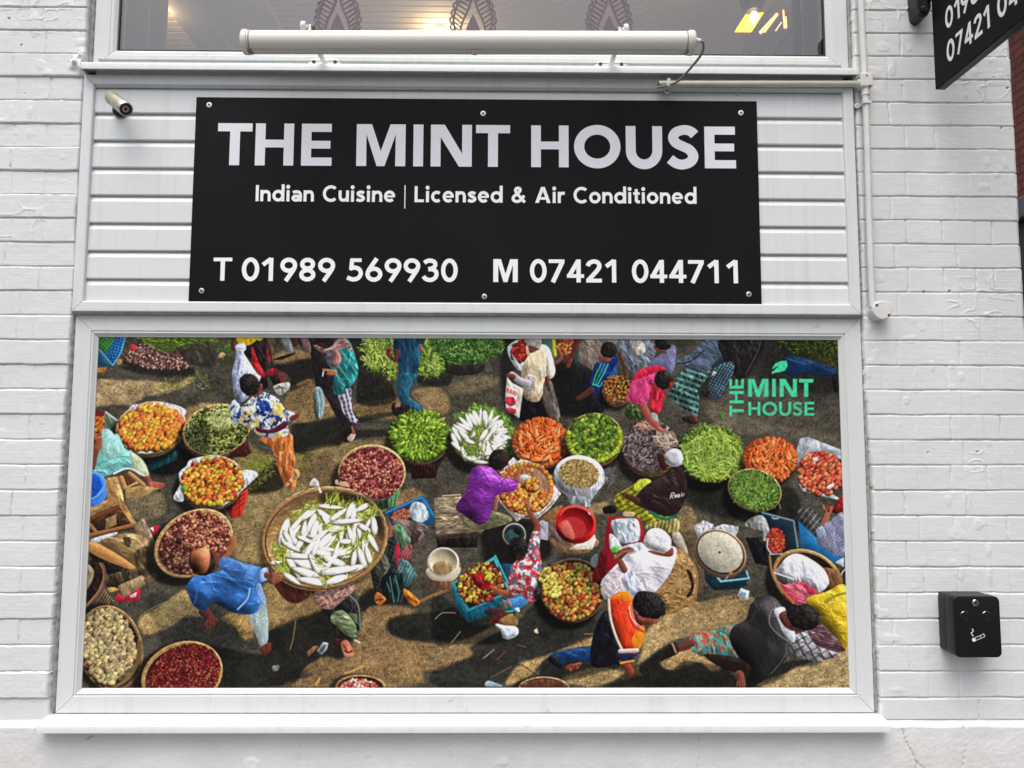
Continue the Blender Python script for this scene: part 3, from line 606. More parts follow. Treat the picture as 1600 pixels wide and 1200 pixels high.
def ground():
    global GT
    X, Y = grid((0, 0, WW, HH))
    f = vn(X/1.5, Y/1.5)*.5+vn(X/3.2+7, Y/2.6)*.5; g = vn(X/17, Y/11); h = vn(X/70, Y/45)
    f3 = vn(X/1.1+60, Y/1.6+9); GT = (1+(f-.5)*.8+(g-.5)*.3+(h-.5)*.3+(f3-.5)*.5-1.1*np.clip(vn(X/2.6+11, Y/2.2+70)-.74, 0, 1)*2+1.3*np.clip(vn(X/2.2+31, Y/1.6+20)-.78, 0, 1)*2).astype(np.float32)
    IMG[:] = C((72, 68, 58))*(GT[..., None])
    pebb = (vn(X/2.2+40, Y/2.2) > .93)[..., None]; IMG[:] = IMG*(1-.5*pebb)+C((150, 138, 110))*.5*pebb
    # sunlit parts of the street
    lit('A', [(150, 450), (300, 445), (560, 450), (760, 470), (850, 470), (940, 420), (985, 440), (900, 500), (720, 560), (560, 590), (470, 650), (300, 655), (140, 650)], (160, 136, 96))
    lit('A', [(900, 690), (1040, 640), (1280, 650), (1320, 700), (1000, 800), (900, 790)], (140, 118, 78))
    lit('B', [(130, 250), (330, 190), (480, 250), (330, 300), (200, 320)], (130, 104, 66))
    lit('B', [(280, 520), (470, 440), (700, 620), (880, 640), (1180, 590), (1250, 700), (1150, 770), (700, 760), (330, 810), (240, 700)], (122, 98, 60))
    lit('B', [(1290, 560), (1440, 500), (1590, 560), (1600, 720), (1450, 700)], (120, 98, 64))
    lit('B', [(300, 1060), (700, 980), (1150, 930), (1190, 1000), (900, 1090), (700, 1190), (500, 1300), (260, 1500), (-300, 1500), (-260, 1250), (-60, 980), (140, 1150)], (116, 100, 58), 6)
    lit('C', [(-120, 600), (60, 560), (90, 700), (-60, 720)], (128, 104, 68))
    lit('C', [(160, 470), (420, 410), (560, 450), (300, 560), (120, 560)], (92, 82, 60))
    lit('F', [(-200, 200), (80, 40), (300, 300), (60, 560), (20, 800), (-60, 1000), (-160, 700), (-260, 480)], (124, 106, 66), 6)
    lit('F', [(300, 60), (700, -20), (680, 290), (400, 310)], (112, 92, 58))
    lit('F', [(1180, 400), (1300, 330), (1420, 420), (1180, 560)], (128, 100, 64))
    lit('E', [(1300, 640), (1480, 380), (1700, 300), (1700, 900), (1500, 960), (1320, 900)], (132, 112, 70), 6)
    lit('E', [(400, 440), (640, 370), (740, 420), (720, 560), (560, 600), (420, 540)], (112, 98, 74))
    lit('I', [(520, 470), (700, 350), (860, 235), (940, 250), (1060, 430), (900, 450), (760, 540), (560, 590)], (170, 140, 86))
    lit('I', [(1200, 460), (1400, 400), (1480, 600), (1370, 625), (1330, 540)], (166, 130, 70))
    lit('J', [(60, 190), (300, 120), (520, 300), (540, 400), (330, 480), (100, 560), (80, 380)], (128, 102, 62), 5)
    lit('J', [(800, 130), (970, 80), (1000, 200), (850, 270)], (140, 112, 70))
    lit('J', [(400, 880), (560, 770), (720, 800), (860, 560), (900, 400), (1010, 350), (1330, 380), (1280, 430), (1120, 460), (1090, 560), (1250, 640), (1600, 660), (1600, 870), (1400, 900), (1300, 1020), (240, 1020), (480, 930)], (128, 100, 62), 5)
    lit('K', [(0, 680), (280, 620), (480, 520), (620, 430), (690, 500), (500, 590), (300, 700), (310, 760), (0, 880)], (136, 110, 72), 4)
    lit('K', [(640, 900), (800, 800), (1000, 740), (1350, 590), (1350, 690), (1000, 760), (860, 850), (780, 950), (600, 1020)], (160, 128, 78), 4)
    lit('L', [(-250, 720), (0, 640), (60, 660), (250, 700), (240, 640), (430, 490), (640, 420), (640, 260), (500, 250), (380, 340), (300, 400), (260, 470), (250, 560), (200, 690), (240, 700), (60, 745), (-100, 770)], (168, 140, 90), 4)
    lit('L', [(600, 250), (900, 190), (960, 280), (880, 370), (700, 430), (560, 400), (560, 300)], (150, 124, 80), 4)
    lit('L', [(360, 620), (560, 540), (750, 640), (690, 675), (600, 620), (450, 670)], (176, 144, 90), 3)
    lit('L', [(980, 770), (1140, 690), (1300, 620), (1480, 530), (1560, 500), (1570, 780)], (170, 146, 98), 4)
    lit('H', [(480, 390), (560, 370), (600, 500), (520, 560), (480, 470)], (116, 96, 64))
    lit('H', [(500, 560), (600, 560), (640, 800), (600, 900)], (80, 68, 50))
    lit('G', [(1290, 480), (1440, 450), (1400, 540), (1250, 560)], (140, 118, 80))
    lit('D', [(620, 440), (900, 560), (1200, 640), (1480, 680), (1480, 720), (1100, 680), (760, 640)], (84, 78, 66), 8)
    # long shadows of the people
    for q in ([(300, 830), (420, 800), (720, 760), (720, 970), (560, 1010), (330, 1050)], [(840, 760), (1140, 710), (1150, 740), (860, 800)], [(830, 870), (1130, 860), (1140, 900), (830, 930)],
              [(150, 330), (470, 270), (480, 420), (300, 540), (280, 420)], [(760, 90), (940, 80), (1080, 400), (1160, 620), (860, 650), (840, 400)], [(1350, 420), (1600, 330), (1620, 480), (1400, 500)]):
        shade('B', q, .50, 2)
    shade('F', [(0, 220), (180, 100), (240, 300), (120, 370), (-120, 370)], .35)
    shade('J', [(110, 560), (540, 400), (640, 500), (700, 640), (720, 790), (560, 780), (400, 880), (360, 960), (240, 1020), (-400, 1020), (-400, 700), (60, 760)], .50, 3)
    shade('J', [(860, 290), (1000, 200), (1380, 330), (1000, 350), (890, 400)], .50, 3)
    shade('J', [(1090, 500), (1180, 440), (1500, 400), (2100, 300), (2100, 640), (1600, 670), (1250, 640), (1110, 570)], .55, 3)
    shade('K', [(0, 240), (300, 500), (520, 500), (700, 470), (900, 300), (1360, 480), (1350, 590), (1100, 700), (1000, 740), (840, 800), (700, 820), (520, 1020), (0, 1020), (0, 880), (310, 780), (290, 690), (500, 590), (620, 520), (480, 520), (280, 620), (0, 680)], .64, 3)
    shade('K', [(880, 850), (1020, 740), (1350, 700), (1560, 840), (1300, 930), (1100, 980), (900, 980)], .5, 3)
    shade('L', [(60, 745), (280, 600), (440, 500), (470, 540), (370, 620), (430, 670), (520, 610), (640, 625), (760, 650), (860, 760), (700, 775), (60, 775)], .47, 3)
    shade('L', [(860, 700), (1140, 620), (1360, 600), (1340, 640), (1200, 650), (1120, 720), (980, 775), (860, 775)], .50, 3)
    for q in ([(620, 260), (1000, 330), (1300, 480), (1380, 700), (900, 900), (640, 500)],): shade('I', q, .7, 6)
    shade('H', [(520, 200), (900, 200), (1200, 260), (1240, 460), (1180, 640), (1050, 700), (1000, 420), (800, 440), (560, 360)], .52, 6)
    shade('G', [(400, 620), (640, 600), (900, 640), (960, 900), (700, 960), (430, 960), (380, 780)], .4, 6)
    shade('C', [(560, 100), (640, 100), (680, 720), (620, 760), (540, 500)], .45, 6); shade('C', [(900, 300), (1420, 380), (1460, 660), (1100, 760), (880, 640)], .32, 6)
    shade('D', [(760, 80), (1480, 80), (1480, 420), (900, 330), (700, 460), (600, 400)], .6, 8)
    # straw, scraps and specks
    for _ in range(1000):
        x, y = rng.uniform(0, WW), rng.uniform(HH*.1, HH); l = rng.uniform(2, 12) if _ < 880 else rng.uniform(10, 26); th = rng.uniform(0, 6.28); k = rng.rand()
        lum = float(IMG[min(int(y), HH-1), min(int(x), WW-1)].mean()); c = np.array((190, 160, 95) if k < .6 else ((110, 120, 45) if k < .85 else (205, 200, 190)))*np.clip(.42+lum*1.6, .3, 1.1)
        line(np.array([(x, y), (x+l*.5*np.cos(th), y+l*.5*np.sin(th)), (x+l*np.cos(th+.3), y+l*np.sin(th+.3))]), rng.uniform(.6, 1.3), c, .6, .1)
    for _ in range(260):
        x, y = rng.uniform(0, WW), rng.uniform(0, HH); lum = float(IMG[min(int(y), HH-1), min(int(x), WW-1)].mean()); blob(x, y, rng.uniform(.7, 2), rng.uniform(.7, 1.4), 0, C((200, 190, 168))*np.clip(.35+lum*1.6, .3, 1), 0)
    GL = [(120, 128, 40), (90, 104, 34), (150, 144, 60)]
    for q, n in (([(680, 470), (950, 400), (1100, 420), (1060, 540), (900, 500), (660, 570)], 80), ):
        leafy('A', q, n, 70, 7, GL)
    leafy('B', [(-100, 1040), (140, 1080), (160, 1250), (-120, 1280)], 90, 40, 6, GL); leafy('B', [(330, 1080), (520, 1040), (460, 1180), (330, 1180)], 50, 40, 6, GL); leafy('F', [(-60, 100), (120, 60), (60, 300), (-100, 380)], 110, 36, 6, GL)
    leafy('J', [(60, 200), (170, 180), (170, 420), (90, 440)], 40, 36, 5, [(150, 150, 70), (120, 124, 50)]); leafy('A', [(1300, 1130), (1600, 1060), (1600, 1200), (1380, 1200)], 70, 36, 6, GL)
    for q in ([(820, 560), (850, 540), (860, 590), (830, 580)],): poly('K', q, (190, 180, 150), False)
    for p0 in ([(520, 450), (620, 380), (760, 320), (880, 310)], [(690, 410), (760, 380), (830, 300)]): stroke('I', p0, 5, (150, 140, 60))
    for t, p0, w, c in (('J', [(330, 480), (310, 620), (285, 720)], 9, (120, 110, 66)), ('J', [(890, 860), (800, 900), (740, 920)], 14, (196, 156, 80)), ('J', [(500, 1015), (530, 960)], 16, (200, 150, 66)), ('J', [(880, 550), (960, 620)], 6, (170, 140, 80)),
                        ('J', [(1100, 440), (1020, 530)], 6, (176, 140, 84)), ('J', [(1590, 225), (1470, 270), (1360, 325)], 26, (130, 100, 60)), ('K', [(210, 570), (130, 670)], 7, (150, 130, 90)), ('K', [(550, 830), (720, 850), (850, 940)], 8, (44, 38, 30)),
                        ('K', [(470, 950), (640, 860)], 7, (110, 96, 66)), ('K', [(0, 465), (60, 415), (170, 415)], 8, (140, 128, 104)), ('K', [(400, 795), (490, 720)], 9, (150, 136, 116)), ('K', [(515, 805), (580, 740)], 8, (130, 66, 52)), ('K', [(680, 680), (760, 700)], 6, (120, 104, 74)),
                        ('K', [(0, 270), (100, 225)], 24, (120, 96, 60)), ('B', [(440, 450), (350, 490)], 26, (120, 88, 52)), ('D', [(740, 540), (755, 580)], 22, (70, 110, 40)), ('D', [(760, 560), (860, 630)], 4, (120, 116, 70)), ('K', [(1240, 590), (1360, 590)], 10, (130, 110, 76))):
        stroke(t, p0, w, c)
    poly('K', [(500, 505), (590, 520), (630, 512), (690, 545), (685, 600), (610, 635), (560, 620), (545, 570)], (196, 208, 222), True, .7, fold=.3, fang=20)
    poly('J', [(505, 730), (560, 655), (605, 665), (590, 720), (545, 765)], (150, 154, 160), False, .4); poly('J', [(530, 725), (565, 675), (590, 682), (572, 720), (545, 745)], (84, 88, 94), False, 0)
    poly('J', [(425, 740), (480, 690), (520, 690), (480, 740), (430, 785)], (132, 92, 50), False); poly('J', [(135, 860), (190, 850), (185, 890), (145, 898)], (120, 122, 116)); poly('J', [(410, 870), (470, 820), (440, 900)], (120, 90, 56), False, a=.6)
    poly('L', [(850, 200), (870, 155), (925, 175), (910, 235)], (190, 204, 220), False, .3); poly('L', [(870, 180), (905, 185), (895, 220), (860, 205)], (130, 150, 176), False, 0)
    poly('K', [(425, 985), (470, 985), (560, 1025), (420, 1025)], (140, 164, 176))
def tl():
    # blue and green stacked crates, shallots with green tops, a heap in shade
    poly('A', [(185, 75), (405, 75), (365, 215), (310, 335), (180, 320)], (26, 92, 130), False, fold=0)
    poly('A', [(185, 75), (330, 75), (240, 235), (185, 170)], (74, 150, 60), False, fold=0, pat=stripes((30, 70, 30), 4.4, 40, .35, (30, 80, 34)))
    poly('A', [(330, 75), (405, 75), (370, 215), (310, 320), (250, 240)], (40, 130, 196), False, fold=0, pat=stripes((14, 60, 120), 4.6, 15, .4, (14, 60, 120)))
    poly('A', [(180, 200), (300, 335), (180, 330)], (18, 76, 108), False, fold=0); stroke('A', [(185, 190), (300, 325), (370, 215), (405, 90)], 7, (120, 190, 220), False)
    leafy('A', [(550, 90), (1140, 80), (1080, 170), (860, 190), (700, 200), (560, 140)], 330, 60, 9, [(120, 150, 40), (90, 120, 36), (150, 170, 70), (50, 74, 26)], 10, 1.2, (50, 66, 24))
    shade('A', [(370, 330), (930, 340), (920, 420), (560, 400)], .5)
    poly('A', [(380, 310), (440, 250), (500, 130), (560, 140), (700, 210), (830, 190), (930, 290), (930, 340), (800, 360), (560, 350)], (58, 40, 36), fold=.4)
    fruits('A', 560, 230, 90, 95, 0, 60, 11, [(150, 112, 102), (176, 140, 126), (96, 66, 60)]); fruits('A', 660, 280, 280, 75, 8, 260, 12, [(150, 112, 102), (186, 150, 136), (104, 70, 62), (76, 50, 44)], 1.25)
    leafy('A', [(680, 160), (830, 150), (830, 200), (700, 215)], 60, 40, 8, [(60, 90, 30), (90, 120, 40)]); poly('A', [(440, 160), (480, 150), (495, 190), (460, 205)], (180, 34, 40))
    poly('A', [(860, 170), (1140, 130), (1150, 320), (1000, 330), (900, 280)], (46, 40, 36), a=.7, fold=.4); poly('A', [(330, 280), (370, 275), (375, 310), (335, 318)], (170, 130, 90)); poly('A', [(170, 350), (240, 345), (230, 380), (170, 385)], (170, 120, 50))
    leafy('A', [(1180, 180), (1300, 120), (1300, 220), (1200, 260)], 60, 50, 9, [(70, 110, 34), (100, 130, 60)]); poly('A', [(1180, 240), (1210, 215), (1240, 240), (1190, 265)], (200, 150, 110)); fruits('A', 1040, 490, 40, 40, 0, 12, 12, [(110, 110, 104), (80, 80, 70)])
def top_people():
    # dark figure in black and red with a yellow cloth
    poly('B', [(-150, 85), (60, 85), (110, 160), (150, 340), (210, 470), (160, 500), (90, 400), (100, 500), (20, 520), (-40, 300), (-140, 190)], (24, 20, 22), fold=.3)
    for q in ([(90, 170), (120, 260), (110, 300), (85, 250)], [(90, 370), (170, 345), (165, 400), (110, 410)], [(0, 300), (40, 330), (80, 420), (30, 400)], [(-30, 170), (0, 250), (-40, 230)], [(20, 380), (70, 400), (60, 430), (15, 410)]): poly('B', q, (150, 26, 40), fold=.4)
    poly('A', [(1340, 85), (1480, 85), (1500, 110), (1440, 155), (1350, 150)], (206, 170, 20)); poly('B', [(0, 85), (60, 85), (40, 120), (0, 110)], (206, 186, 40))
    limb('B', [(195, 420), (225, 400), (215, 470)], 34, (120, 40, 40), 26); poly('B', [(145, 500), (270, 465), (275, 520), (200, 575)], (176, 172, 164)); stroke('B', [(160, 520), (210, 510), (225, 560)], 8, (50, 46, 44)); stroke('B', [(180, 495), (250, 520)], 7, (60, 56, 50))
    limb('A', [(1310, 90), (1300, 170), (1330, 200)], 34, SKIND)
    poly('A', [(1320, 170), (1350, 140), (1400, 145), (1410, 190), (1390, 215), (1420, 270), (1500, 390), (1530, 440), (1400, 620), (1320, 600), (1290, 420), (1310, 320), (1325, 230)], (176, 190, 220), fold=.35, fang=95, fw=4, puff=.7)
    poly('A', [(1335, 160), (1385, 150), (1400, 185), (1350, 200)], (226, 230, 232)); stroke('A', [(1345, 180), (1390, 190)], 7, (120, 128, 140))
    poly('A', [(1450, 280), (1490, 240), (1550, 400), (1540, 420), (1500, 380)], (176, 26, 34), fold=.4)
    # grey trousers further left
    poly('B', [(210, 90), (270, 90), (310, 190), (290, 220), (230, 160)], (120, 122, 126)); poly('B', [(150, 270), (320, 220), (300, 245), (190, 280)], (20, 18, 20)); poly('B', [(90, 90), (150, 90), (140, 220), (110, 160)], (110, 84, 60), fold=.4); poly('B', [(290, 100), (340, 90), (345, 150), (310, 170)], (70, 40, 40))
    # woman in a teal shawl with a bag
    poly('B', [(540, 480), (800, 480), (790, 640), (850, 780), (840, 820), (720, 830), (660, 740), (600, 620)], (44, 34, 44), fold=.35, fang=70)
    poly('B', [(690, 560), (790, 520), (800, 700), (855, 790), (800, 800), (740, 740), (700, 640)], (100, 112, 150), fold=.3, pat=stripes((70, 40, 60), 7, 75, .5, (200, 190, 190)))
    poly('B', [(370, 85), (720, 85), (700, 200), (640, 480), (560, 530), (500, 510), (470, 300), (440, 210), (390, 190)], (32, 26, 30), fold=.3)
    poly('B', [(370, 88), (430, 88), (460, 210), (410, 210), (380, 150)], (110, 84, 80), fold=.4); limb('B', [(560, 90), (540, 150)], 60, (60, 32, 28)); head('B', 560, 100, 60, 34)
    poly('B', [(480, 150), (560, 190), (700, 130), (690, 90), (760, 100), (830, 250), (850, 400), (790, 500), (750, 490), (740, 560), (650, 560), (650, 440), (640, 400), (620, 330), (660, 340), (700, 300), (690, 210), (600, 200), (520, 200)], (34, 132, 132), fold=.5, fang=72, fw=7, puff=.6)
    poly('B', [(490, 150), (600, 185), (700, 90), (770, 130), (810, 220), (740, 180), (600, 230), (500, 190)], (140, 104, 98), fold=.5, fang=-20, pat=stripes((190, 150, 140), 6, 70, .3)); poly('B', [(650, 200), (690, 190), (710, 290), (650, 340), (640, 260)], (150, 104, 98), fold=.5); poly('B', [(590, 200), (650, 210), (640, 310), (600, 330), (580, 260)], (100, 92, 104), fold=.5)
    for q in ([(700, 190), (800, 330), (840, 400)], [(690, 330), (760, 430), (790, 470)], [(660, 360), (690, 450), (740, 500)]): stroke('B', q, 9, (120, 190, 184), a=.7)
    limb('B', [(660, 380), (610, 370), (560, 360)], 34, (176, 110, 76), 16); limb('B', [(650, 400), (600, 395)], 26, (150, 88, 60)); stroke('B', [(562, 375), (555, 415)], 10, (230, 230, 230))
    poly('B', [(490, 520), (540, 510), (570, 600), (565, 700), (530, 790), (490, 730), (480, 640)], (110, 140, 152), fold=.5, fang=85, fw=4, puff=.8, a=.9); stroke('B', [(515, 530), (530, 640), (525, 760)], 8, (190, 210, 220), a=.7)
    poly('B', [(740, 840), (820, 830), (830, 930), (790, 960), (730, 960), (730, 890)], (30, 22, 22)); poly('B', [(760, 930), (800, 890), (830, 900), (810, 950), (780, 958)], (190, 160, 140)); limb('B', [(800, 840), (815, 890)], 22, (140, 84, 66))
    # greens behind the man in the blue shirt
    leafy('B', [(910, 170), (960, 95), (1160, 95), (1160, 420), (1080, 400), (940, 330)], 360, 120, 9, [(130, 160, 40), (170, 196, 70), (80, 110, 30), (190, 210, 110)], 45, 2.4, (60, 84, 26))
    leafy('B', [(1350, 95), (1700, 95), (1680, 300), (1500, 400), (1360, 380)], 420, 120, 9, [(130, 160, 50), (176, 200, 90), (80, 116, 34), (60, 90, 30)], 60, 2.4, (60, 88, 30))
    leafy('B', [(1020, 360), (1160, 370), (1110, 520), (1070, 540)], 60, 50, 7, [(50, 60, 30), (40, 44, 30)])
    poly('B', [(1170, 95), (1385, 95), (1370, 250), (1350, 360), (1340, 410), (1300, 520), (1290, 600), (1410, 690), (1390, 710), (1240, 660), (1200, 600), (1180, 480), (1190, 340), (1150, 240)], (24, 70, 98), fold=.4, fang=80, fw=6)
    poly('B', [(1190, 400), (1340, 400), (1290, 480), (1270, 580), (1420, 695), (1330, 720), (1220, 640), (1180, 560)], (30, 88, 110), fold=.4, fang=75, fw=5); stroke('B', [(1280, 490), (1270, 570)], 9, (110, 170, 190), a=.6)
    poly('B', [(1150, 110), (1200, 150), (1210, 300), (1150, 220)], (14, 40, 60)); limb('B', [(1180, 210), (1160, 280), (1100, 230)], 40, (90, 44, 40), 30); poly('B', [(1090, 190), (1130, 180), (1110, 250), (1085, 240)], (120, 30, 56)); limb('B', [(1370, 160), (1380, 200)], 26, (150, 90, 70))
    poly('B', [(1140, 640), (1270, 660), (1250, 740), (1150, 740)], (30, 20, 24)); poly('B', [(1170, 640), (1200, 640), (1200, 670), (1160, 670)], (150, 110, 90))
def greens_and_bag():
    leafy('C', [(0, 105), (510, 100), (570, 190), (480, 260), (330, 310), (120, 290), (40, 240)], 760, 42, 10, [(70, 120, 36), (110, 160, 60), (40, 76, 30), (140, 180, 90), (50, 90, 40)], 20, 3, (34, 56, 26))
    poly('C', [(80, 290), (200, 320), (410, 310), (370, 390), (200, 410), (100, 380)], (28, 24, 22), a=.8); leafy('C', [(0, 240), (70, 320), (20, 400), (0, 380)], 40, 50, 8, [(150, 180, 60), (180, 200, 110)])
    # man in cream, tomatoes held in paper in front of him
    poly('C', [(600, 180), (680, 115), (760, 110), (770, 250), (720, 370), (640, 300)], (176, 190, 196)); fruits('C', 715, 205, 75, 95, 20, 34, 19, [(150, 34, 26), (180, 56, 34), (120, 24, 22)])
    poly('C', [(640, 230), (720, 350), (720, 380), (680, 340)], (160, 176, 186)); poly('C', [(760, 150), (800, 130), (790, 230), (760, 230)], (210, 170, 140))
    poly('C', [(740, 560), (900, 560), (1000, 650), (1040, 760), (1000, 800), (720, 790), (710, 700)], (18, 16, 18)); poly('C', [(890, 100), (990, 100), (1000, 260), (960, 240)], (70, 110, 100)); stroke('C', [(985, 110), (1000, 240)], 26, (200, 190, 30))
    poly('C', [(780, 240), (880, 150), (960, 200), (995, 390), (960, 440), (920, 420), (900, 540), (860, 625), (760, 610), (730, 520), (720, 360)], (214, 196, 162), fold=.28, fang=75, fw=8, puff=.6); stroke('C', [(770, 600), (860, 575), (890, 520)], 8, (170, 150, 120))
    poly('C', [(930, 240), (980, 260), (1000, 390), (940, 440), (925, 370)], (206, 200, 190), fold=.4); poly('C', [(750, 420), (800, 400), (830, 440), (800, 540), (760, 520)], (176, 170, 176), fold=.4); limb('C', [(770, 480), (700, 450), (640, 400)], 70, (164, 156, 160), 50); limb('C', [(650, 420), (610, 410)], 46, (110, 50, 46), 40)
    poly('C', [(750, 105), (880, 105), (870, 190), (810, 200), (770, 160)], (150, 146, 140), fold=.2, fang=0); poly('C', [(780, 160), (860, 185), (830, 210), (790, 220)], (100, 56, 40))
    poly('C', [(600, 420), (640, 470), (735, 520), (700, 765), (590, 690), (585, 560)], (206, 196, 184), False, fold=.2)
    poly('C', [(600, 500), (690, 530), (670, 640), (590, 580)], (222, 214, 204), False, fold=0); poly('C', [(585, 595), (650, 590), (670, 640), (630, 665), (590, 640)], (190, 40, 70), fold=.4); poly('C', [(590, 680), (670, 690), (665, 730), (610, 715)], (170, 40, 70))
    for q in ([(598, 550), (600, 514), (613, 518), (614, 528), (602, 532), (616, 538), (614, 552), (598, 550)], [(625, 560), (627, 525), (638, 530), (637, 545), (628, 545), (640, 565)], [(645, 568), (655, 535), (660, 572)], [(664, 576), (666, 540), (679, 549), (680, 568), (664, 576)]): stroke('C', q, 5, (180, 30, 40), False)
    poly('C', [(905, 470), (960, 450), (990, 520), (1040, 730), (1020, 800), (960, 760), (900, 640)], (92, 84, 76), fold=.4, fang=75, fw=6); stroke('C', [(920, 480), (950, 540), (945, 460)], 9, (30, 24, 24)); stroke('C', [(985, 560), (1000, 700)], 10, (150, 142, 130), a=.7); limb('C', [(930, 430), (935, 480)], 34, (100, 46, 40))
    # group at the top right of centre
    fruits('C', 1090, 165, 80, 80, 0, 60, 13, [(190, 90, 50), (200, 140, 60), (150, 60, 40)]); limb('C', [(1180, 120), (1140, 240), (1080, 290)], 46, (90, 36, 40), 30); limb('C', [(1030, 200), (1050, 260), (1010, 300)], 34, (130, 70, 54)); limb('C', [(1130, 290), (1110, 330)], 40, (110, 54, 40))
    poly('C', [(1240, 105), (1520, 105), (1440, 240), (1320, 390), (1200, 320), (1190, 280)], (124, 110, 100), fold=.3, fang=60); poly('C', [(1150, 280), (1200, 300), (1330, 400), (1290, 560), (1130, 640), (1050, 560)], (22, 20, 24), fold=.2); stroke('C', [(1160, 260), (1190, 200), (1170, 300)], 20, (44, 70, 70))
    poly('C', [(1340, 300), (1420, 290), (1510, 240), (1500, 380), (1440, 480), (1410, 580), (1310, 560), (1290, 470)], (18, 40, 110), fold=.35, fang=70)
    for i, c in enumerate(((60, 200, 120), (40, 150, 150), (60, 190, 60))): stroke('C', [(1440-i*28, 315), (1400-i*30, 400), (1350-i*18, 490)], 9, c)
    stroke('C', [(1310, 480), (1370, 500), (1390, 470)], 9, (60, 190, 170)); poly('C', [(1420, 470), (1500, 330), (1510, 360), (1450, 520)], (16, 80, 150)); limb('C', [(1300, 530), (1230, 580), (1190, 600)], 54, SKIND, 40); poly('C', [(1370, 240), (1470, 270), (1430, 300), (1370, 290)], (120, 60, 44)); head('C', 1445, 195, 70, 66, -20); poly('C', [(1280, 580), (1400, 580), (1410, 690), (1330, 760), (1270, 700)], (18, 18, 22))
    basket('D', 95, 400, 92, 92, 0, (110, 84, 50), (60, 40, 26)); fruits('D', 95, 390, 90, 92, 0, 80, 10, [(176, 130, 50), (190, 100, 50), (150, 110, 40), (150, 66, 40)])
    poly('D', [(110, 85), (320, 85), (330, 190), (260, 300), (200, 300), (150, 240), (110, 180)], (104, 112, 124), fold=.4, fang=60); poly('D', [(210, 240), (270, 230), (240, 300), (190, 310)], (74, 80, 90), fold=.4); poly('D', ell('D', 232, 136, 43, 46), (176, 172, 160), fold=.4, pat=weave((110, 106, 100), 4)); poly('D', ell('D', 232, 138, 16, 14), (190, 180, 160)); limb('D', [(110, 170), (140, 250), (150, 330)], 22, SKIND, 16)
    poly('D', [(300, 230), (360, 180), (450, 115), (465, 190), (440, 290), (380, 260), (310, 260)], (160, 164, 190), fold=.2, pat=stripes((60, 60, 110), 2.6, 30, .45, (70, 70, 120))); poly('D', [(330, 120), (400, 150), (400, 170), (340, 150)], (110, 60, 44)); head('D', 382, 108, 52, 40, 10)
    # striped back with green check lungi
    poly('D', [(520, 270), (660, 280), (690, 250), (670, 310), (600, 400), (610, 460), (590, 590), (540, 540), (420, 430), (430, 400)], (40, 84, 78), fold=.5, fang=60, fw=6, pat=stripes((24, 40, 44), 9, 20, .5, (100, 140, 130)))
    poly('D', [(470, 210), (560, 170), (650, 85), (820, 80), (810, 140), (740, 200), (700, 260), (620, 290), (540, 260), (470, 240)], (64, 80, 100), fold=.35, fang=40, pat=stripes((120, 140, 160), 2.4, 75, .3)); stroke('D', [(470, 235), (560, 215), (640, 150)], 8, (30, 40, 54)); stroke('D', [(700, 250), (780, 180)], 26, (40, 50, 64))
    poly('D', [(500, 570), (560, 560), (600, 580), (590, 610), (530, 600)], (40, 24, 22)); limb('D', [(570, 560), (590, 590)], 26, (110, 50, 40))
    poly('D', [(740, 80), (1010, 80), (960, 230), (880, 340), (790, 260), (760, 200)], (30, 26, 28), fold=.3, fang=60); stroke('D', [(1000, 90), (960, 190), (900, 300)], 7, (90, 80, 84), a=.7); poly('D', [(690, 280), (790, 220), (830, 260), (750, 440), (700, 450), (670, 420)], (44, 70, 84), fold=.2, pat=stripes((120, 150, 160), 4.5, 30, .35, (24, 34, 44))); poly('D', [(700, 280), (720, 290), (690, 310)], (200, 210, 210)); poly('D', [(630, 400), (680, 410), (660, 440), (630, 430)], (24, 18, 18)); poly('D', [(880, 330), (960, 310), (920, 400), (880, 370)], (60, 54, 54), a=.7)
    leafy('D', [(1110, 80), (1470, 75), (1460, 240), (1300, 190), (1150, 150)], 420, 30, 8, [(70, 90, 24), (100, 116, 40), (40, 50, 20), (30, 34, 18)], 20, 3, (34, 40, 18)); leafy('D', [(1330, 180), (1470, 200), (1470, 260), (1400, 250)], 60, 26, 6, [(90, 84, 40), (50, 44, 24)])
    poly('D', [(1150, 190), (1300, 210), (1470, 270), (1460, 310), (1290, 300), (1150, 300)], (16, 44, 84), fold=.2, fang=15); stroke('D', [(1160, 200), (1280, 240)], 4, (60, 110, 160)); poly('D', [(1440, 310), (1475, 300), (1475, 400), (1450, 400)], (20, 18, 18))
    poly('D', [(1000, 380), (1040, 370), (1010, 460), (940, 420)], (130, 136, 134), a=.6)
    # woman in pink bending over the dark pods
    poly('D', [(150, 520), (200, 470), (250, 480), (300, 560), (200, 590), (150, 560)], (50, 66, 34), fold=.5, pat=flowers([(110, 140, 50)], 6))
    basket('W', 1016, 699, 44, 42, 8, (120, 92, 62), (46, 34, 32), .06); sticks('D', 300, 740, 165, 145, 8, 330, 46, 10, [(96, 84, 84), (140, 124, 120), (66, 56, 60), (44, 36, 40)], .9); sticks('D', 400, 710, 66, 60, 30, 60, 34, 10, [(180, 160, 144), (150, 130, 118)], .9); sticks('D', 290, 620, 70, 26, 0, 40, 40, 8, [(170, 130, 110), (140, 100, 84)], .6, 0)
    poly('D', [(300, 310), (400, 330), (400, 400), (380, 500), (350, 550), (310, 540), (300, 420)], (200, 36, 60), fold=.5, fang=80, fw=5); limb('D', [(250, 480), (300, 580), (375, 650)], 60, (150, 76, 62), 26); limb('D', [(360, 640), (390, 660)], 30, (170, 96, 76), 14); poly('D', [(310, 540), (345, 550), (355, 600), (320, 580)], (150, 160, 150))
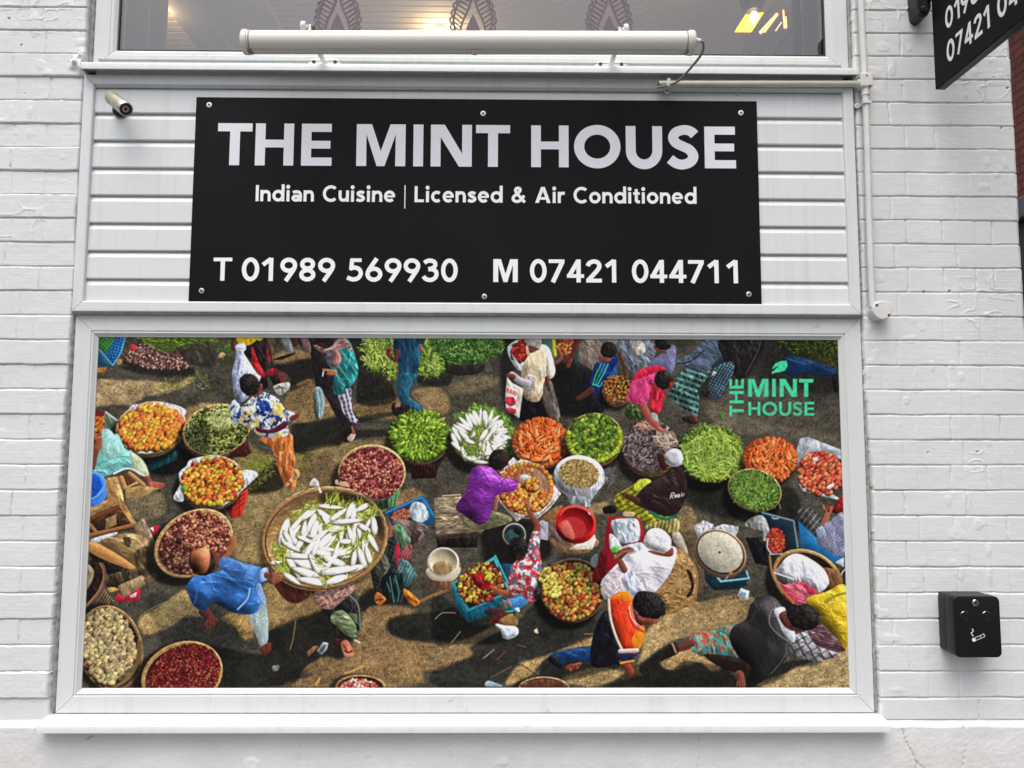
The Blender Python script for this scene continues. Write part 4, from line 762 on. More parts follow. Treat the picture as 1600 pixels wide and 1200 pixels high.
    poly('D', [(200, 320), (270, 265), (350, 250), (380, 300), (310, 380), (290, 470), (240, 490), (160, 460), (180, 380)], (206, 44, 110), fold=.3, fang=70, pat=stripes((230, 110, 160), 3.6, 70, .3)); poly('D', [(190, 330), (240, 270), (340, 245), (410, 270), (330, 290), (220, 330)], (196, 30, 56), fold=.4); poly('D', [(310, 330), (340, 390), (400, 395), (380, 400), (300, 360)], (110, 52, 44)); head('D', 385, 332, 56, 60, 10); poly('D', [(425, 350), (445, 350), (440, 375), (425, 375)], (160, 30, 40))
def mid_left():
    # tomato box at the far left, teal figure
    poly('A', [(140, 705), (230, 710), (330, 800), (300, 880), (190, 890), (135, 1000)], (84, 100, 80), False); fruits('A', 165, 830, 60, 120, 0, 30, 24, [(200, 110, 40), (200, 140, 40), (190, 80, 40)]); stroke('A', [(240, 715), (340, 790)], 16, (180, 190, 190)); stroke('A', [(245, 740), (300, 850)], 10, (50, 70, 50)); poly('A', [(140, 705), (230, 710), (215, 750), (150, 740)], (110, 30, 30))
    shade('E', [(380, 30), (800, 0), (1000, 60), (900, 200), (620, 220), (560, 60)], .3, 5); poly('E', [(540, 60), (860, 10), (830, 100), (620, 190)], (12, 56, 66), False, fold=.3, fang=90, fw=4)
    basket('W', 236, 668.5, 56, 41, -10, (190, 148, 96), (90, 50, 28)); poly('A', [(440, 700), (470, 650), (560, 650), (740, 635), (900, 690), (890, 760), (850, 850), (720, 720), (560, 690)], (208, 206, 212), fold=.4); poly('A', [(430, 1020), (480, 1030), (640, 1035), (600, 1058), (480, 1055)], (214, 210, 208))
    fruits('A', 615, 845, 262, 185, -10, 190, 28, [(222, 150, 44), (214, 116, 44), (226, 172, 56), (206, 100, 48), (200, 164, 56), (224, 138, 46)], 1.06, .4)
    basket('W', 338, 672, 54, 40, -14, (186, 150, 96), (40, 40, 22)); sticks('A', 1170, 860, 262, 195, -14, 330, 62, 10, [(130, 140, 56), (170, 176, 90), (90, 104, 40), (60, 70, 30), (190, 190, 120), (44, 50, 22)], 1.5)
    shade('A', [(900, 900), (1040, 780), (1110, 900), (1060, 1060), (960, 1020)], .6, 6); sticks('A', 1230, 760, 150, 70, -14, 60, 60, 10, [(190, 194, 130), (150, 166, 96)], 1.4)
    poly('A', [(1270, 1060), (1420, 950), (1460, 1050), (1400, 1090), (1300, 1090)], (60, 22, 20), False)
    # red crate and paper under the mixed tomatoes
    poly('E', [(1230, 490), (1430, 330), (1420, 420), (1370, 570), (1290, 590)], (190, 46, 30), False, fold=0); poly('E', [(1230, 490), (1290, 590), (1300, 480), (1280, 440)], (110, 24, 20), False)
    for i in range(4): stroke('E', [(1310, 520-i*38), (1400, 455-i*38)], 7, (110, 20, 16), False)
    stroke('E', [(1360, 380), (1350, 570)], 6, (110, 20, 16), False)
    basket('W', 331, 752, 51, 41, -6, (180, 144, 100), (80, 26, 20)); poly('E', [(1380, 190), (1510, 210), (1440, 300), (1220, 485), (1190, 460), (1330, 360)], (206, 212, 218), fold=.35); poly('E', [(910, 150), (960, 90), (1160, 60), (1190, 80), (1000, 130), (890, 240), (870, 300), (890, 440), (805, 420), (860, 300), (850, 210)], (204, 208, 216), fold=.35)
    fruits('E', 1130, 280, 250, 195, -6, 175, 26, [(196, 92, 42), (212, 134, 46), (206, 168, 48), (186, 172, 56), (170, 56, 36), (216, 146, 50), (206, 116, 44)], 1.06, .4); stroke('E', [(890, 330), (905, 350)], 30, (90, 150, 40))
    leafy('E', [(1410, 120), (1590, 90), (1590, 170), (1440, 180)], 70, 30, 7, [(110, 130, 30), (140, 150, 50)])
    # seated figure in teal, bare arm and foot
    limb('A', [(210, 900), (180, 1000), (130, 1130)], 60, (150, 84, 56), 70); limb('A', [(180, 930), (235, 930)], 26, (170, 100, 70)); limb('E', [(570, 230), (620, 300), (720, 310)], 60, (130, 64, 46), 40); poly('E', [(600, 280), (700, 290), (730, 310), (690, 350), (600, 340)], (150, 76, 56)); stroke('E', [(550, 340), (690, 350)], 18, (24, 18, 18))
    poly('E', [(130, 150), (200, 10), (330, -120), (400, 0), (500, 60), (590, 190), (590, 235), (480, 200), (420, 170), (230, 240), (140, 220)], (120, 196, 190), fold=.3, fang=20, fw=9); poly('E', [(440, 40), (540, 90), (600, 210), (560, 235), (480, 190)], (190, 206, 164), fold=.2); stroke('E', [(310, 215), (430, 170), (560, 230)], 14, (220, 236, 226)); stroke('E', [(160, 140), (330, 80), (450, 70)], 6, (60, 140, 140)); stroke('E', [(200, 180), (330, 130)], 6, (50, 130, 130)); poly('A', [(210, 880), (280, 865), (370, 1000), (390, 1060), (240, 1100)], (150, 206, 196), fold=.2); limb('E', [(150, 20), (130, 160)], 70, (110, 56, 40), 50)
    # blue bucket, wooden bench and crate
    poly('E', [(340, 230), (430, 200), (560, 300), (560, 330), (400, 330)], (90, 60, 34), False); poly('E', [(400, 340), (540, 310), (700, 340), (560, 400), (410, 440)], (160, 124, 78), False, fold=.3, fang=-15); stroke('E', [(440, 210), (560, 310)], 34, (170, 130, 80)); stroke('E', [(370, 250), (400, 330)], 40, (176, 130, 76)); stroke('E', [(420, 330), (500, 290)], 20, (190, 150, 90))
    poly('E', [(100, 430), (250, 390), (240, 260), (340, 230), (400, 460), (500, 640), (480, 680), (340, 700), (110, 740), (100, 520)], (74, 46, 26), False, fold=.3, fang=-15); poly('E', [(240, 250), (340, 235), (380, 360), (400, 470), (505, 640), (490, 680), (350, 480), (250, 440)], (190, 146, 86), False, fold=.4, fang=60); poly('E', [(100, 500), (250, 430), (345, 470), (110, 570)], (168, 128, 76), False, fold=.4, fang=-15); stroke('E', [(110, 590), (345, 495)], 34, (110, 60, 34), False)
    poly('E', [(110, 640), (300, 540), (440, 640), (130, 720)], (48, 32, 22), False); poly('E', [(240, 590), (330, 550), (330, 640), (240, 680)], (140, 110, 70), False); stroke('E', [(110, 640), (160, 700)], 30, (140, 104, 60), False); stroke('E', [(110, 725), (480, 640)], 30, (150, 96, 54), False)
    poly('E', [(110, 210), (170, 205), (230, 260), (240, 420), (110, 480)], (60, 130, 220), fold=.1); poly('E', [(110, 215), (180, 230), (215, 300), (170, 380), (110, 410)], (20, 80, 190), fold=.3); stroke('E', [(120, 205), (200, 225), (235, 300), (180, 390), (110, 430)], 12, (110, 170, 240))
    poly('E', [(120, 760), (330, 700), (300, 740), (170, 790)], (190, 200, 206), fold=.3); poly('E', [(470, 640), (560, 580), (660, 800), (600, 820), (500, 730)], (140, 122, 92), False); poly('E', [(610, 660), (690, 640), (660, 750), (620, 700)], (190, 30, 50), False); poly('E', [(605, 665), (640, 660), (640, 700)], (220, 210, 210), False)
    poly('E', [(180, 790), (400, 710), (560, 740), (640, 830), (640, 1000), (560, 1040), (470, 980), (360, 880)], (134, 108, 66), fold=.55, fang=25, fw=10); poly('E', [(390, 740), (450, 760), (440, 830), (400, 800)], (70, 60, 34)); poly('E', [(490, 860), (620, 820), (660, 960), (560, 1060), (500, 1000)], (90, 72, 50), fold=.5)
    poly('E', [(100, 860), (260, 900), (480, 1000), (520, 1060), (400, 1110), (200, 1010)], (28, 22, 18)); poly('E', [(90, 790), (150, 785), (280, 850), (420, 940), (490, 1000), (440, 1010), (250, 940), (100, 860)], (196, 138, 76), fold=.12, fang=30)
    poly('I', [(230, 110), (520, 40), (560, 100), (400, 200), (250, 190)], (60, 48, 34), fold=.5); poly('I', [(340, 190), (540, 100), (610, 150), (390, 290)], (150, 126, 90), False); poly('I', [(315, 320), (340, 240), (390, 290), (530, 200), (520, 310)], (176, 26, 48), False, fold=.1); poly('I', [(440, 270), (500, 240), (490, 280), (450, 290)], (220, 210, 220), False); poly('I', [(560, 140), (640, 80), (670, 110), (600, 180)], (110, 90, 66)); poly('I', [(255, 210), (300, 200), (350, 220), (280, 240)], (200, 160, 90))
    # basket and crate at the edge
    poly('I', [(60, 0), (230, 20), (240, 110), (180, 270), (60, 380)], (30, 20, 16)); poly('I', [(60, 10), (130, 40), (140, 110), (70, 230)], (140, 124, 96)); 
    for d in (0, 12, 24): stroke('I', [(190+d, 0), (225+d*.6, 90), (180+d, 230), (60+d, 370)], 11, (150-d*2, 118-d*2, 70))
    poly('I', [(170, 300), (230, 210), (310, 310), (300, 360), (190, 370)], (120, 100, 66), False, pat=stripes((40, 30, 22), 4, 30, .5)); 
    basket('W', 172, 1013, 51, 68, -12, (128, 96, 56), (60, 44, 26), .09, .02, 0); fruits('I', 265, 705, 215, 320, -8, 270, 31, [(176, 158, 112), (190, 172, 124), (160, 144, 104), (140, 128, 92), (186, 164, 104)], 1.22, .25, .4); fruits('I', 105, 830, 8, 8, 0, 1, 28, [(214, 150, 80)], 1.2); shade('I', [(320, 1010), (500, 800), (520, 640), (545, 700), (500, 920), (380, 1030)], .55, 3)
    for d in (0, 14, 28): stroke('I', [(540-d, 640), (520-d, 820), (440-d, 960), (330-d, 1030)], 10, (126, 98, 60))
    basket('W', 284, 1056, 66, 52, -24, (170, 136, 80), (60, 16, 18), .1, .03, .12); fruits('I', 905, 920, 300, 235, -24, 1250, 11, [(120, 26, 28), (96, 18, 24), (150, 50, 40), (84, 14, 20), (170, 90, 60), (110, 30, 40)], 1.1, .6, .3)
def shallots():
    basket('W', 302, 849, 66, 49, -32, (178, 142, 90), (70, 34, 26), .1, .06, .2); stroke('E', [(1210, 930), (1290, 830), (1300, 760)], 60, (150, 96, 60))
    fruits('E', 985, 790, 300, 235, -32, 520, 17, [(150, 80, 64), (190, 120, 88), (120, 54, 48), (92, 36, 34), (210, 146, 104)], 1.08, .5, .35)
    shade('E', [(680, 860), (860, 720), (960, 1000), (860, 1060), (740, 1000)], .75, 8)
def floral_man():
    # man in the flowered shirt
    poly('B', [(30, 930), (280, 890), (310, 1000), (320, 1140), (330, 1330), (250, 1340), (190, 1200), (130, 1020)], (186, 96, 40), fold=.35, fang=80, fw=7, pat=stripes((210, 140, 70), 13, 5, .4)); poly('F', [(180, 40), (320, 60), (310, 230), (240, 220)], (176, 92, 40), fold=.35, pat=stripes((206, 150, 90), 12, 5, .4))
    limb('F', [(260, 210), (280, 260), (260, 300)], 50, (150, 70, 40), 44); poly('F', [(300, 190), (350, 180), (365, 230), (320, 270), (250, 325), (240, 300), (290, 250)], (206, 160, 100)); stroke('F', [(260, 270), (290, 290)], 14, (120, 60, 36)); stroke('F', [(320, 200), (335, 235)], 12, (120, 60, 36))
    poly('B', [(-130, 680), (0, 560), (60, 545), (180, 600), (240, 690), (250, 770), (270, 850), (275, 900), (150, 930), (30, 910), (-60, 850), (-190, 770), (-190, 700)], (206, 208, 206), fold=.22, fang=60, pat=flowers([(24, 60, 140), (206, 176, 80), (20, 40, 90)], 13, .62))
    poly('B', [(0, 640), (90, 620), (120, 680), (80, 750), (20, 730)], (26, 66, 160), fold=.5, pat=flowers([(14, 30, 70), (200, 210, 220)], 8, .66)); poly('B', [(140, 660), (210, 640), (230, 720), (150, 740)], (214, 190, 90), fold=.3, pat=flowers([(230, 226, 200)], 7, .6))
    poly('B', [(0, 840), (120, 860), (240, 790), (250, 840), (140, 890), (20, 880)], (80, 22, 44)); poly('A', [(1290, 630), (1340, 620), (1370, 740), (1310, 820), (1280, 740)], (190, 196, 206), fold=.3, pat=flowers([(30, 60, 130)], 10, .5)); poly('B', [(230, 690), (340, 740), (290, 790), (240, 760)], (200, 206, 212), fold=.3, pat=flowers([(30, 60, 140)], 8, .6)); limb('B', [(300, 770), (345, 740)], 44, (110, 50, 40), 34)
    poly('A', [(1500, 500), (1545, 480), (1540, 560), (1470, 590)], (120, 62, 44)); head('A', 1438, 485, 82, 95, -20); poly('A', [(1400, 450), (1450, 420), (1450, 460)], (90, 52, 44), a=.5)
def radish_basket():
    basket('W', 581, 738.5, 53, 44, 0, (186, 150, 100), (60, 14, 20), .07); poly('F', [(1090, 440), (1210, 340), (1190, 400), (1150, 490), (1100, 500)], (90, 150, 100), False, fold=0); stroke('F', [(1130, 420), (1120, 490)], 8, (30, 70, 44), False); stroke('F', [(1170, 390), (1150, 480)], 8, (30, 70, 44), False); poly('F', [(1020, 440), (1100, 430), (1110, 510), (1040, 480)], (20, 50, 36), False)
    fruits('F', 965, 215, 258, 212, 0, 640, 14.5, [(160, 72, 68), (184, 104, 88), (124, 44, 48), (96, 28, 36), (206, 138, 112)], 1.05, .55, .36)
    # the carrier's arm and the small crate to the right
    limb('F', [(1120, 590), (1110, 700), (1100, 790)], 60, (140, 80, 66), 40)
    poly('F', [(1080, 530), (1380, 398), (1410, 400), (1490, 570), (1480, 620), (1280, 740), (1130, 640)], (14, 74, 120), False, fold=0); poly('F', [(1110, 545), (1375, 430), (1440, 550), (1200, 640)], (40, 36, 40), False); fruits('F', 1215, 560, 85, 45, -14, 60, 14, [(170, 90, 66), (190, 120, 84), (140, 60, 56)]); poly('F', [(1280, 510), (1320, 450), (1400, 470), (1440, 570), (1380, 620), (1300, 590)], (190, 204, 216), fold=.4); stroke('F', [(1085, 540), (1380, 412), (1480, 560)], 14, (40, 130, 190), False)
    poly('F', [(1140, 600), (1280, 600), (1420, 640), (1440, 680), (1360, 780), (1300, 800), (1240, 700), (1160, 660)], (104, 88, 82), fold=.5, fang=60, fw=6); poly('F', [(1300, 700), (1380, 700), (1330, 790), (1290, 800)], (60, 48, 48)); stroke('F', [(1180, 620), (1280, 660), (1380, 650)], 7, (60, 48, 50), a=.7)
    poly('F', [(1080, 760), (1180, 740), (1290, 800), (1290, 940), (1330, 1060), (1240, 1150), (1220, 1260), (1160, 1300), (1000, 1200), (960, 1000), (1040, 850)], (34, 30, 32), fold=.4, fang=75, pat=stripes((80, 104, 100), 7, 20, .16, (70, 90, 90))); poly('F', [(1140, 660), (1210, 640), (1290, 780), (1230, 830), (1180, 740)], (96, 136, 104), fold=.5, fang=60, fw=4); poly('F', [(1160, 830), (1190, 800), (1200, 930), (1180, 1030)], (180, 30, 60)); poly('F', [(1220, 850), (1290, 800), (1290, 910), (1190, 1010), (1190, 920)], (150, 84, 84), fold=.4, pat=stripes((110, 40, 50), 4, 30, .4)); poly('F', [(1180, 960), (1260, 940), (1335, 1060), (1230, 1160)], (60, 96, 96), fold=.35, pat=stripes((150, 190, 186), 5, 25, .2, (140, 180, 176)))
    poly('F', [(1000, 900), (1060, 880), (1110, 970), (1060, 1080), (1000, 1040)], (60, 70, 54), fold=.4); stroke('F', [(1040, 880), (1060, 950), (1110, 980), (1050, 1080)], 8, (140, 124, 104))
    poly('J', [(1060, 100), (1240, 90), (1290, 180), (1250, 240), (1210, 290), (1140, 330), (1060, 260)], (18, 34, 36), fold=.6, fang=85, fw=5); poly('J', [(1230, 40), (1330, 80), (1330, 120), (1240, 200)], (50, 90, 88), fold=.3, pat=stripes((130, 170, 166), 5, 25, .2))
    for q in ([(1115, 110), (1150, 330)], [(1160, 100), (1190, 240), (1180, 320)], [(1090, 160), (1120, 240)]): stroke('J', q, 7, (90, 140, 140))
    poly('J', [(985, 290), (1010, 240), (1070, 280), (1080, 310), (1030, 350), (1000, 330)], (190, 110, 40), fold=.4); poly('J', [(1230, 210), (1270, 230), (1360, 310), (1350, 350), (1300, 350), (1240, 280)], (200, 116, 36), fold=.4); stroke('J', [(1270, 280), (1340, 330)], 12, (90, 44, 20)); stroke('J', [(1000, 310), (1060, 300)], 10, (80, 40, 20))
    # the second carrier below the basket
    limb('J', [(180, 140), (260, 260), (330, 300), (420, 260)], 100, (96, 44, 34), 60); poly('J', [(210, 160), (430, 230), (420, 290), (330, 330), (250, 270)], (84, 38, 30))
    poly('J', [(490, 240), (560, 230), (780, 160), (820, 180), (790, 260), (700, 340), (600, 395), (530, 360), (480, 330)], (170, 122, 110), fold=.4, fang=-30, pat=stripes((120, 80, 80), 9, 60, .25, (200, 170, 160)))
    poly('J', [(540, 380), (640, 380), (780, 270), (850, 330), (880, 540), (850, 560), (820, 640), (740, 640), (690, 620), (600, 450)], (28, 30, 26), fold=.4); poly('J', [(630, 430), (700, 390), (760, 420), (830, 520), (840, 630), (740, 590), (660, 520), (625, 480)], (104, 118, 84), fold=.5, fang=15, fw=5); stroke('J', [(780, 270), (850, 350), (870, 550)], 10, (130, 140, 118)); poly('J', [(770, 420), (840, 430), (840, 500), (800, 470)], (80, 100, 66)); stroke('J', [(820, 640), (865, 665)], 14, (200, 190, 170))
    for q in ([(660, 450), (740, 470)], [(670, 490), (770, 520)], [(700, 530), (790, 560)], [(740, 570), (810, 600)]): stroke('J', q, 6, (60, 72, 46))
    poly('J', [(640, 630), (780, 640), (720, 700), (660, 690)], (60, 26, 24)); poly('J', [(710, 660), (760, 645), (820, 740), (800, 780), (750, 780), (720, 730)], (190, 110, 84)); stroke('J', [(740, 730), (770, 745), (800, 730)], 11, (40, 26, 26)); stroke('J', [(730, 680), (760, 740)], 8, (50, 30, 30))
    for i in range(5): stroke('J', [(745+i*15, 778-abs(i-1)*4), (742+i*14, 755)], 7, (220, 150, 120))
    # the big basket of white radishes
    shade('F', ell('F', 540, 800, 520, 420, -10), .45, 8); poly('F', ell('F', 560, 775, 525, 415, -10), (140, 104, 62), sm=False, fold=.3, fang=10, fw=3)
    poly('F', ell('F', 570, 750, 533, 428, -10), (178, 136, 84), sm=False, fold=.15, fang=10, fw=3, r=3, puff=1.2); poly('F', ell('F', 572, 748, 505, 398, -10), (96, 70, 42), sm=False, fold=.1)
    poly('F', ell('F', 574, 752, 492, 386, -10), (150, 116, 70), sm=False, fold=.22, fang=-15, fw=3, puff=-.5, r=26, pat=weave((96, 70, 40), 3.2))
    for d in (0, 11): stroke('F', ell('F', 570, 750, 524-d, 419-d, -10, 40).tolist()+[ell('F', 570, 750, 524-d, 419-d, -10, 40)[0].tolist()], 3, (120, 86, 50))
    for i in range(30):
        e = ell('F', 570, 750, 520, 414, -10, 30)[i]; f = ell('F', 570, 750, 536, 430, -10, 30)[(i+rng.randint(2)) % 30]; stroke('F', [e, (np.array(e)+f)/2, f], 5, (104, 74, 44), False)
    for i in (1, 4, 9, 14, 18, 21, 23, 26, 28): e = ell('F', 572, 750, 495, 388, -10, 30)[i]; f = ell('F', 572, 780, 330, 260, -10, 30)[i]; stroke('F', [e, f], 7, (104, 76, 44), False)
    shade('F', [(560, 370), (900, 400), (1050, 560), (1050, 760), (960, 640), (800, 480), (560, 460)], .55, 6); poly('F', ell('F', 590, 820, 410, 290, -14), (100, 96, 46), fold=.5, a=.9)
    gl = [(150, 170, 30), (190, 200, 70), (110, 130, 30), (206, 210, 120)]
    R = [(230, 700, 190, 66, -70), (270, 755, 130, 56, 60), (310, 740, 150, 50, 70), (330, 640, 160, 56, -50), (420, 560, 160, 60, -35), (400, 680, 130, 58, -80), (455, 640, 170, 56, -65), (480, 700, 170, 60, -70), (370, 790, 180, 62, -60), (525, 740, 190, 64, -40),
         (560, 790, 190, 66, -45), (600, 800, 180, 62, -50), (500, 820, 170, 60, -70), (620, 490, 180, 46, 5), (565, 560, 120, 56, 40), (680, 560, 150, 58, -35), (760, 610, 230, 58, -5), (780, 530, 140, 54, -65), (810, 560, 120, 50, -80), (835, 640, 170, 62, -60), (880, 500, 110, 44, -30), (910, 670, 110, 58, 30), (940, 620, 100, 44, -60),
         (985, 650, 130, 56, 85), (975, 790, 150, 60, 60), (860, 700, 110, 46, 85), (820, 710, 90, 40, 80), (770, 720, 100, 40, -80), (710, 730, 110, 36, -85), (905, 830, 150, 52, 85), (935, 890, 130, 48, 75), (880, 910, 160, 56, 70), (820, 900, 180, 60, -80), (730, 870, 170, 56, -20), (660, 900, 160, 54, -50), (560, 880, 170, 56, 15), (250, 830, 150, 56, 70),
         (300, 860, 90, 44, -30), (350, 900, 220, 62, 5), (380, 950, 170, 80, 25), (310, 990, 190, 66, 60), (420, 1040, 220, 70, 20), (500, 980, 190, 62, 60), (640, 940, 190, 62, 20), (690, 1020, 270, 84, -8), (800, 1010, 170, 56, -15), (300, 1090, 150, 56, 35), (470, 1110, 230, 62, 10), (660, 1100, 170, 62, -18), (170, 955, 90, 40, -5), (740, 780, 90, 44, 0), (450, 870, 120, 46, 10), (440, 760, 110, 44, 60), (640, 660, 110, 40, -20), (590, 610, 110, 44, 50), (520, 680, 110, 44, -60)]
    for q in ((480, 480), (640, 420), (830, 470), (980, 520), (900, 560), (360, 560), (300, 630), (560, 620), (720, 490), (660, 690), (180, 830), (240, 890), (230, 1010), (480, 1010), (560, 930), (600, 980), (760, 850), (820, 790), (910, 730), (930, 940), (340, 720), (420, 600), (640, 590), (700, 560), (200, 960), (560, 1080), (660, 780), (740, 660)):
        a0 = rng.uniform(0, 360); leafy('F', ell('F', q[0], q[1], 62, 48, 0, 10), 26, 80, 10, gl, a0, 1.3)
    for _ in range(20):
        a0 = rng.uniform(0, 6.28); r0 = np.sqrt(rng.rand()); R.append((585+330*r0*np.cos(a0), 830+230*r0*np.sin(a0), rng.uniform(110, 180), rng.uniform(40, 56), rng.choice([-65, -50, -35, -15, 10, 30, 60, 80])+rng.uniform(-12, 12)))
    R.sort(key=lambda r: r[1]+rng.uniform(-60, 60)+(0 if r[2] > 120 else -60)); k = sc('F')
    for (x, y, l, w, an) in R:
        c = cv('F', [(x, y)])[0]; th = np.radians(an); sg = rng.choice([-.5, .5]); tone = rng.uniform(.95, 1.03); hx, hy = np.cos(th), np.sin(th)
        blob(c[0]-2, c[1]+3, l*.62*k, w*.43*k, th, C((96, 90, 48)), 0, .9, sg); blob(c[0], c[1], l*.62*k, w*.43*k, th, C((243, 242, 232))*tone, .06, .66, sg)
        pp = np.array([[c[0]-np.sign(sg)*hx*l*.5*k, c[1]-np.sign(sg)*hy*l*.5*k]]*2+[[c[0], c[1]]])
        if rng.rand() < .55: g0 = pp[0]; d0 = pp[0]-pp[2]; d0 = d0/np.hypot(*d0); [line(np.array([g0, g0+d0*rng.uniform(5, 12)+rng.normal(size=2)*3]), 1.8, np.array(gl[rng.randint(4)])*rng.uniform(.7, 1), 1, .3, .8) for _ in range(5)]
    for q, an in (((640, 410), -80), ((980, 520), -70), ((470, 490), -10), ((600, 650), -20), ((230, 1000), 40), ((840, 790), -60), ((250, 880), -80), ((540, 950), 30), ((560, 1090), 60), ((900, 560), 0), ((700, 690), -20), ((770, 860), 120), ((910, 740), -70), ((200, 840), 0)):
        leafy('F', ell('F', q[0], q[1], 44, 36, 0, 10), 12, 90, 9, gl+[(214, 214, 140)], an, .9)
    stroke('F', [(580, 1170), (600, 1130), (640, 1150)], 8, (206, 176, 110)); stroke('F', [(750, 1090), (760, 1050)], 10, (230, 220, 190))
    poly('F', [(445, 310), (480, 250), (520, 280), (530, 330), (550, 370), (525, 370), (510, 320)], (214, 216, 210)); poly('F', [(660, 270), (680, 265), (690, 300), (665, 305)], (220, 180, 170)); poly('F', [(690, 290), (740, 280), (760, 320), (700, 320)], (196, 160, 130))
def blue_man():
    poly('I', [(1420, 400), (1520, 300), (1560, 260), (1590, 420), (1595, 560), (1590, 650), (1540, 705), (1490, 590)], (150, 170, 166), fold=.22, fang=80, fw=9); poly('I', [(1490, 200), (1530, 170), (1570, 330), (1530, 330)], (120, 160, 220)); poly('I', [(1540, 720), (1600, 670), (1620, 720), (1570, 760)], (100, 44, 36)); poly('J', [(40, 700), (120, 660), (120, 720), (60, 760)], (100, 44, 36))
    limb('I', [(1060, 400), (1110, 450), (1120, 510)], 90, (86, 42, 34), 50)
    for d in ((1075, 510, 1095, 540), (1110, 500, 1112, 538), (1140, 480, 1150, 515), (1155, 460, 1172, 490)): stroke('I', [(1110, 450), (d[0], d[1]), (d[2], d[3])], 22, (104, 52, 40), w2=12)
    poly('I', [(920, 180), (980, 110), (1060, 100), (1180, 70), (1260, 30), (1400, 40), (1540, 90), (1590, 60), (1580, 140), (1510, 170), (1480, 200), (1530, 330), (1480, 420), (1330, 420), (1180, 350), (1100, 340), (1080, 400), (980, 360), (930, 260)], (44, 98, 168), fold=.35, fang=30, fw=10, puff=.7)
    poly('E', [(1180, 960), (1240, 910), (1390, 960), (1540, 1000), (1590, 1090), (1500, 1120), (1300, 1080)], (66, 114, 182), fold=.3, fang=20, fw=8); poly('I', [(1530, 60), (1590, 40), (1595, 130), (1535, 150)], (150, 180, 230)); stroke('I', [(1440, 215), (1420, 300), (1340, 385)], 13, (140, 180, 226)); stroke('I', [(1400, 60), (1380, 160), (1480, 200)], 7, (16, 60, 130), a=.7); stroke('I', [(960, 150), (1000, 230), (980, 340)], 9, (70, 130, 210), a=.6); stroke('I', [(1140, 230), (1250, 260), (1330, 240)], 9, (20, 70, 150), a=.7)
    limb('F', [(95, 1060), (140, 1080), (180, 1060)], 60, (120, 66, 50), 40); poly('F', [(100, 1050), (200, 1040), (220, 1100), (150, 1140), (100, 1110)], (120, 66, 50), fold=.5, fang=10, fw=4)
    for i in range(4): stroke('F', [(140, 1050+i*22), (205, 1045+i*18)], 14, (150, 90, 66))
    poly('E', [(1130, 860), (1190, 900), (1180, 960), (1140, 1000)], (110, 60, 44)); poly('E', ell('E', 1045, 950, 108, 116, -25, 16), (30, 20, 18), fold=.3); poly('E', [(960, 870), (1030, 835), (1100, 850), (1110, 940), (1080, 1030), (1000, 1040), (950, 960)], (150, 84, 50), fold=0, puff=1., r=16); poly('E', [(1040, 840), (1100, 840), (1090, 880), (1050, 870)], (210, 170, 120), a=.6, fold=0, soft=2)
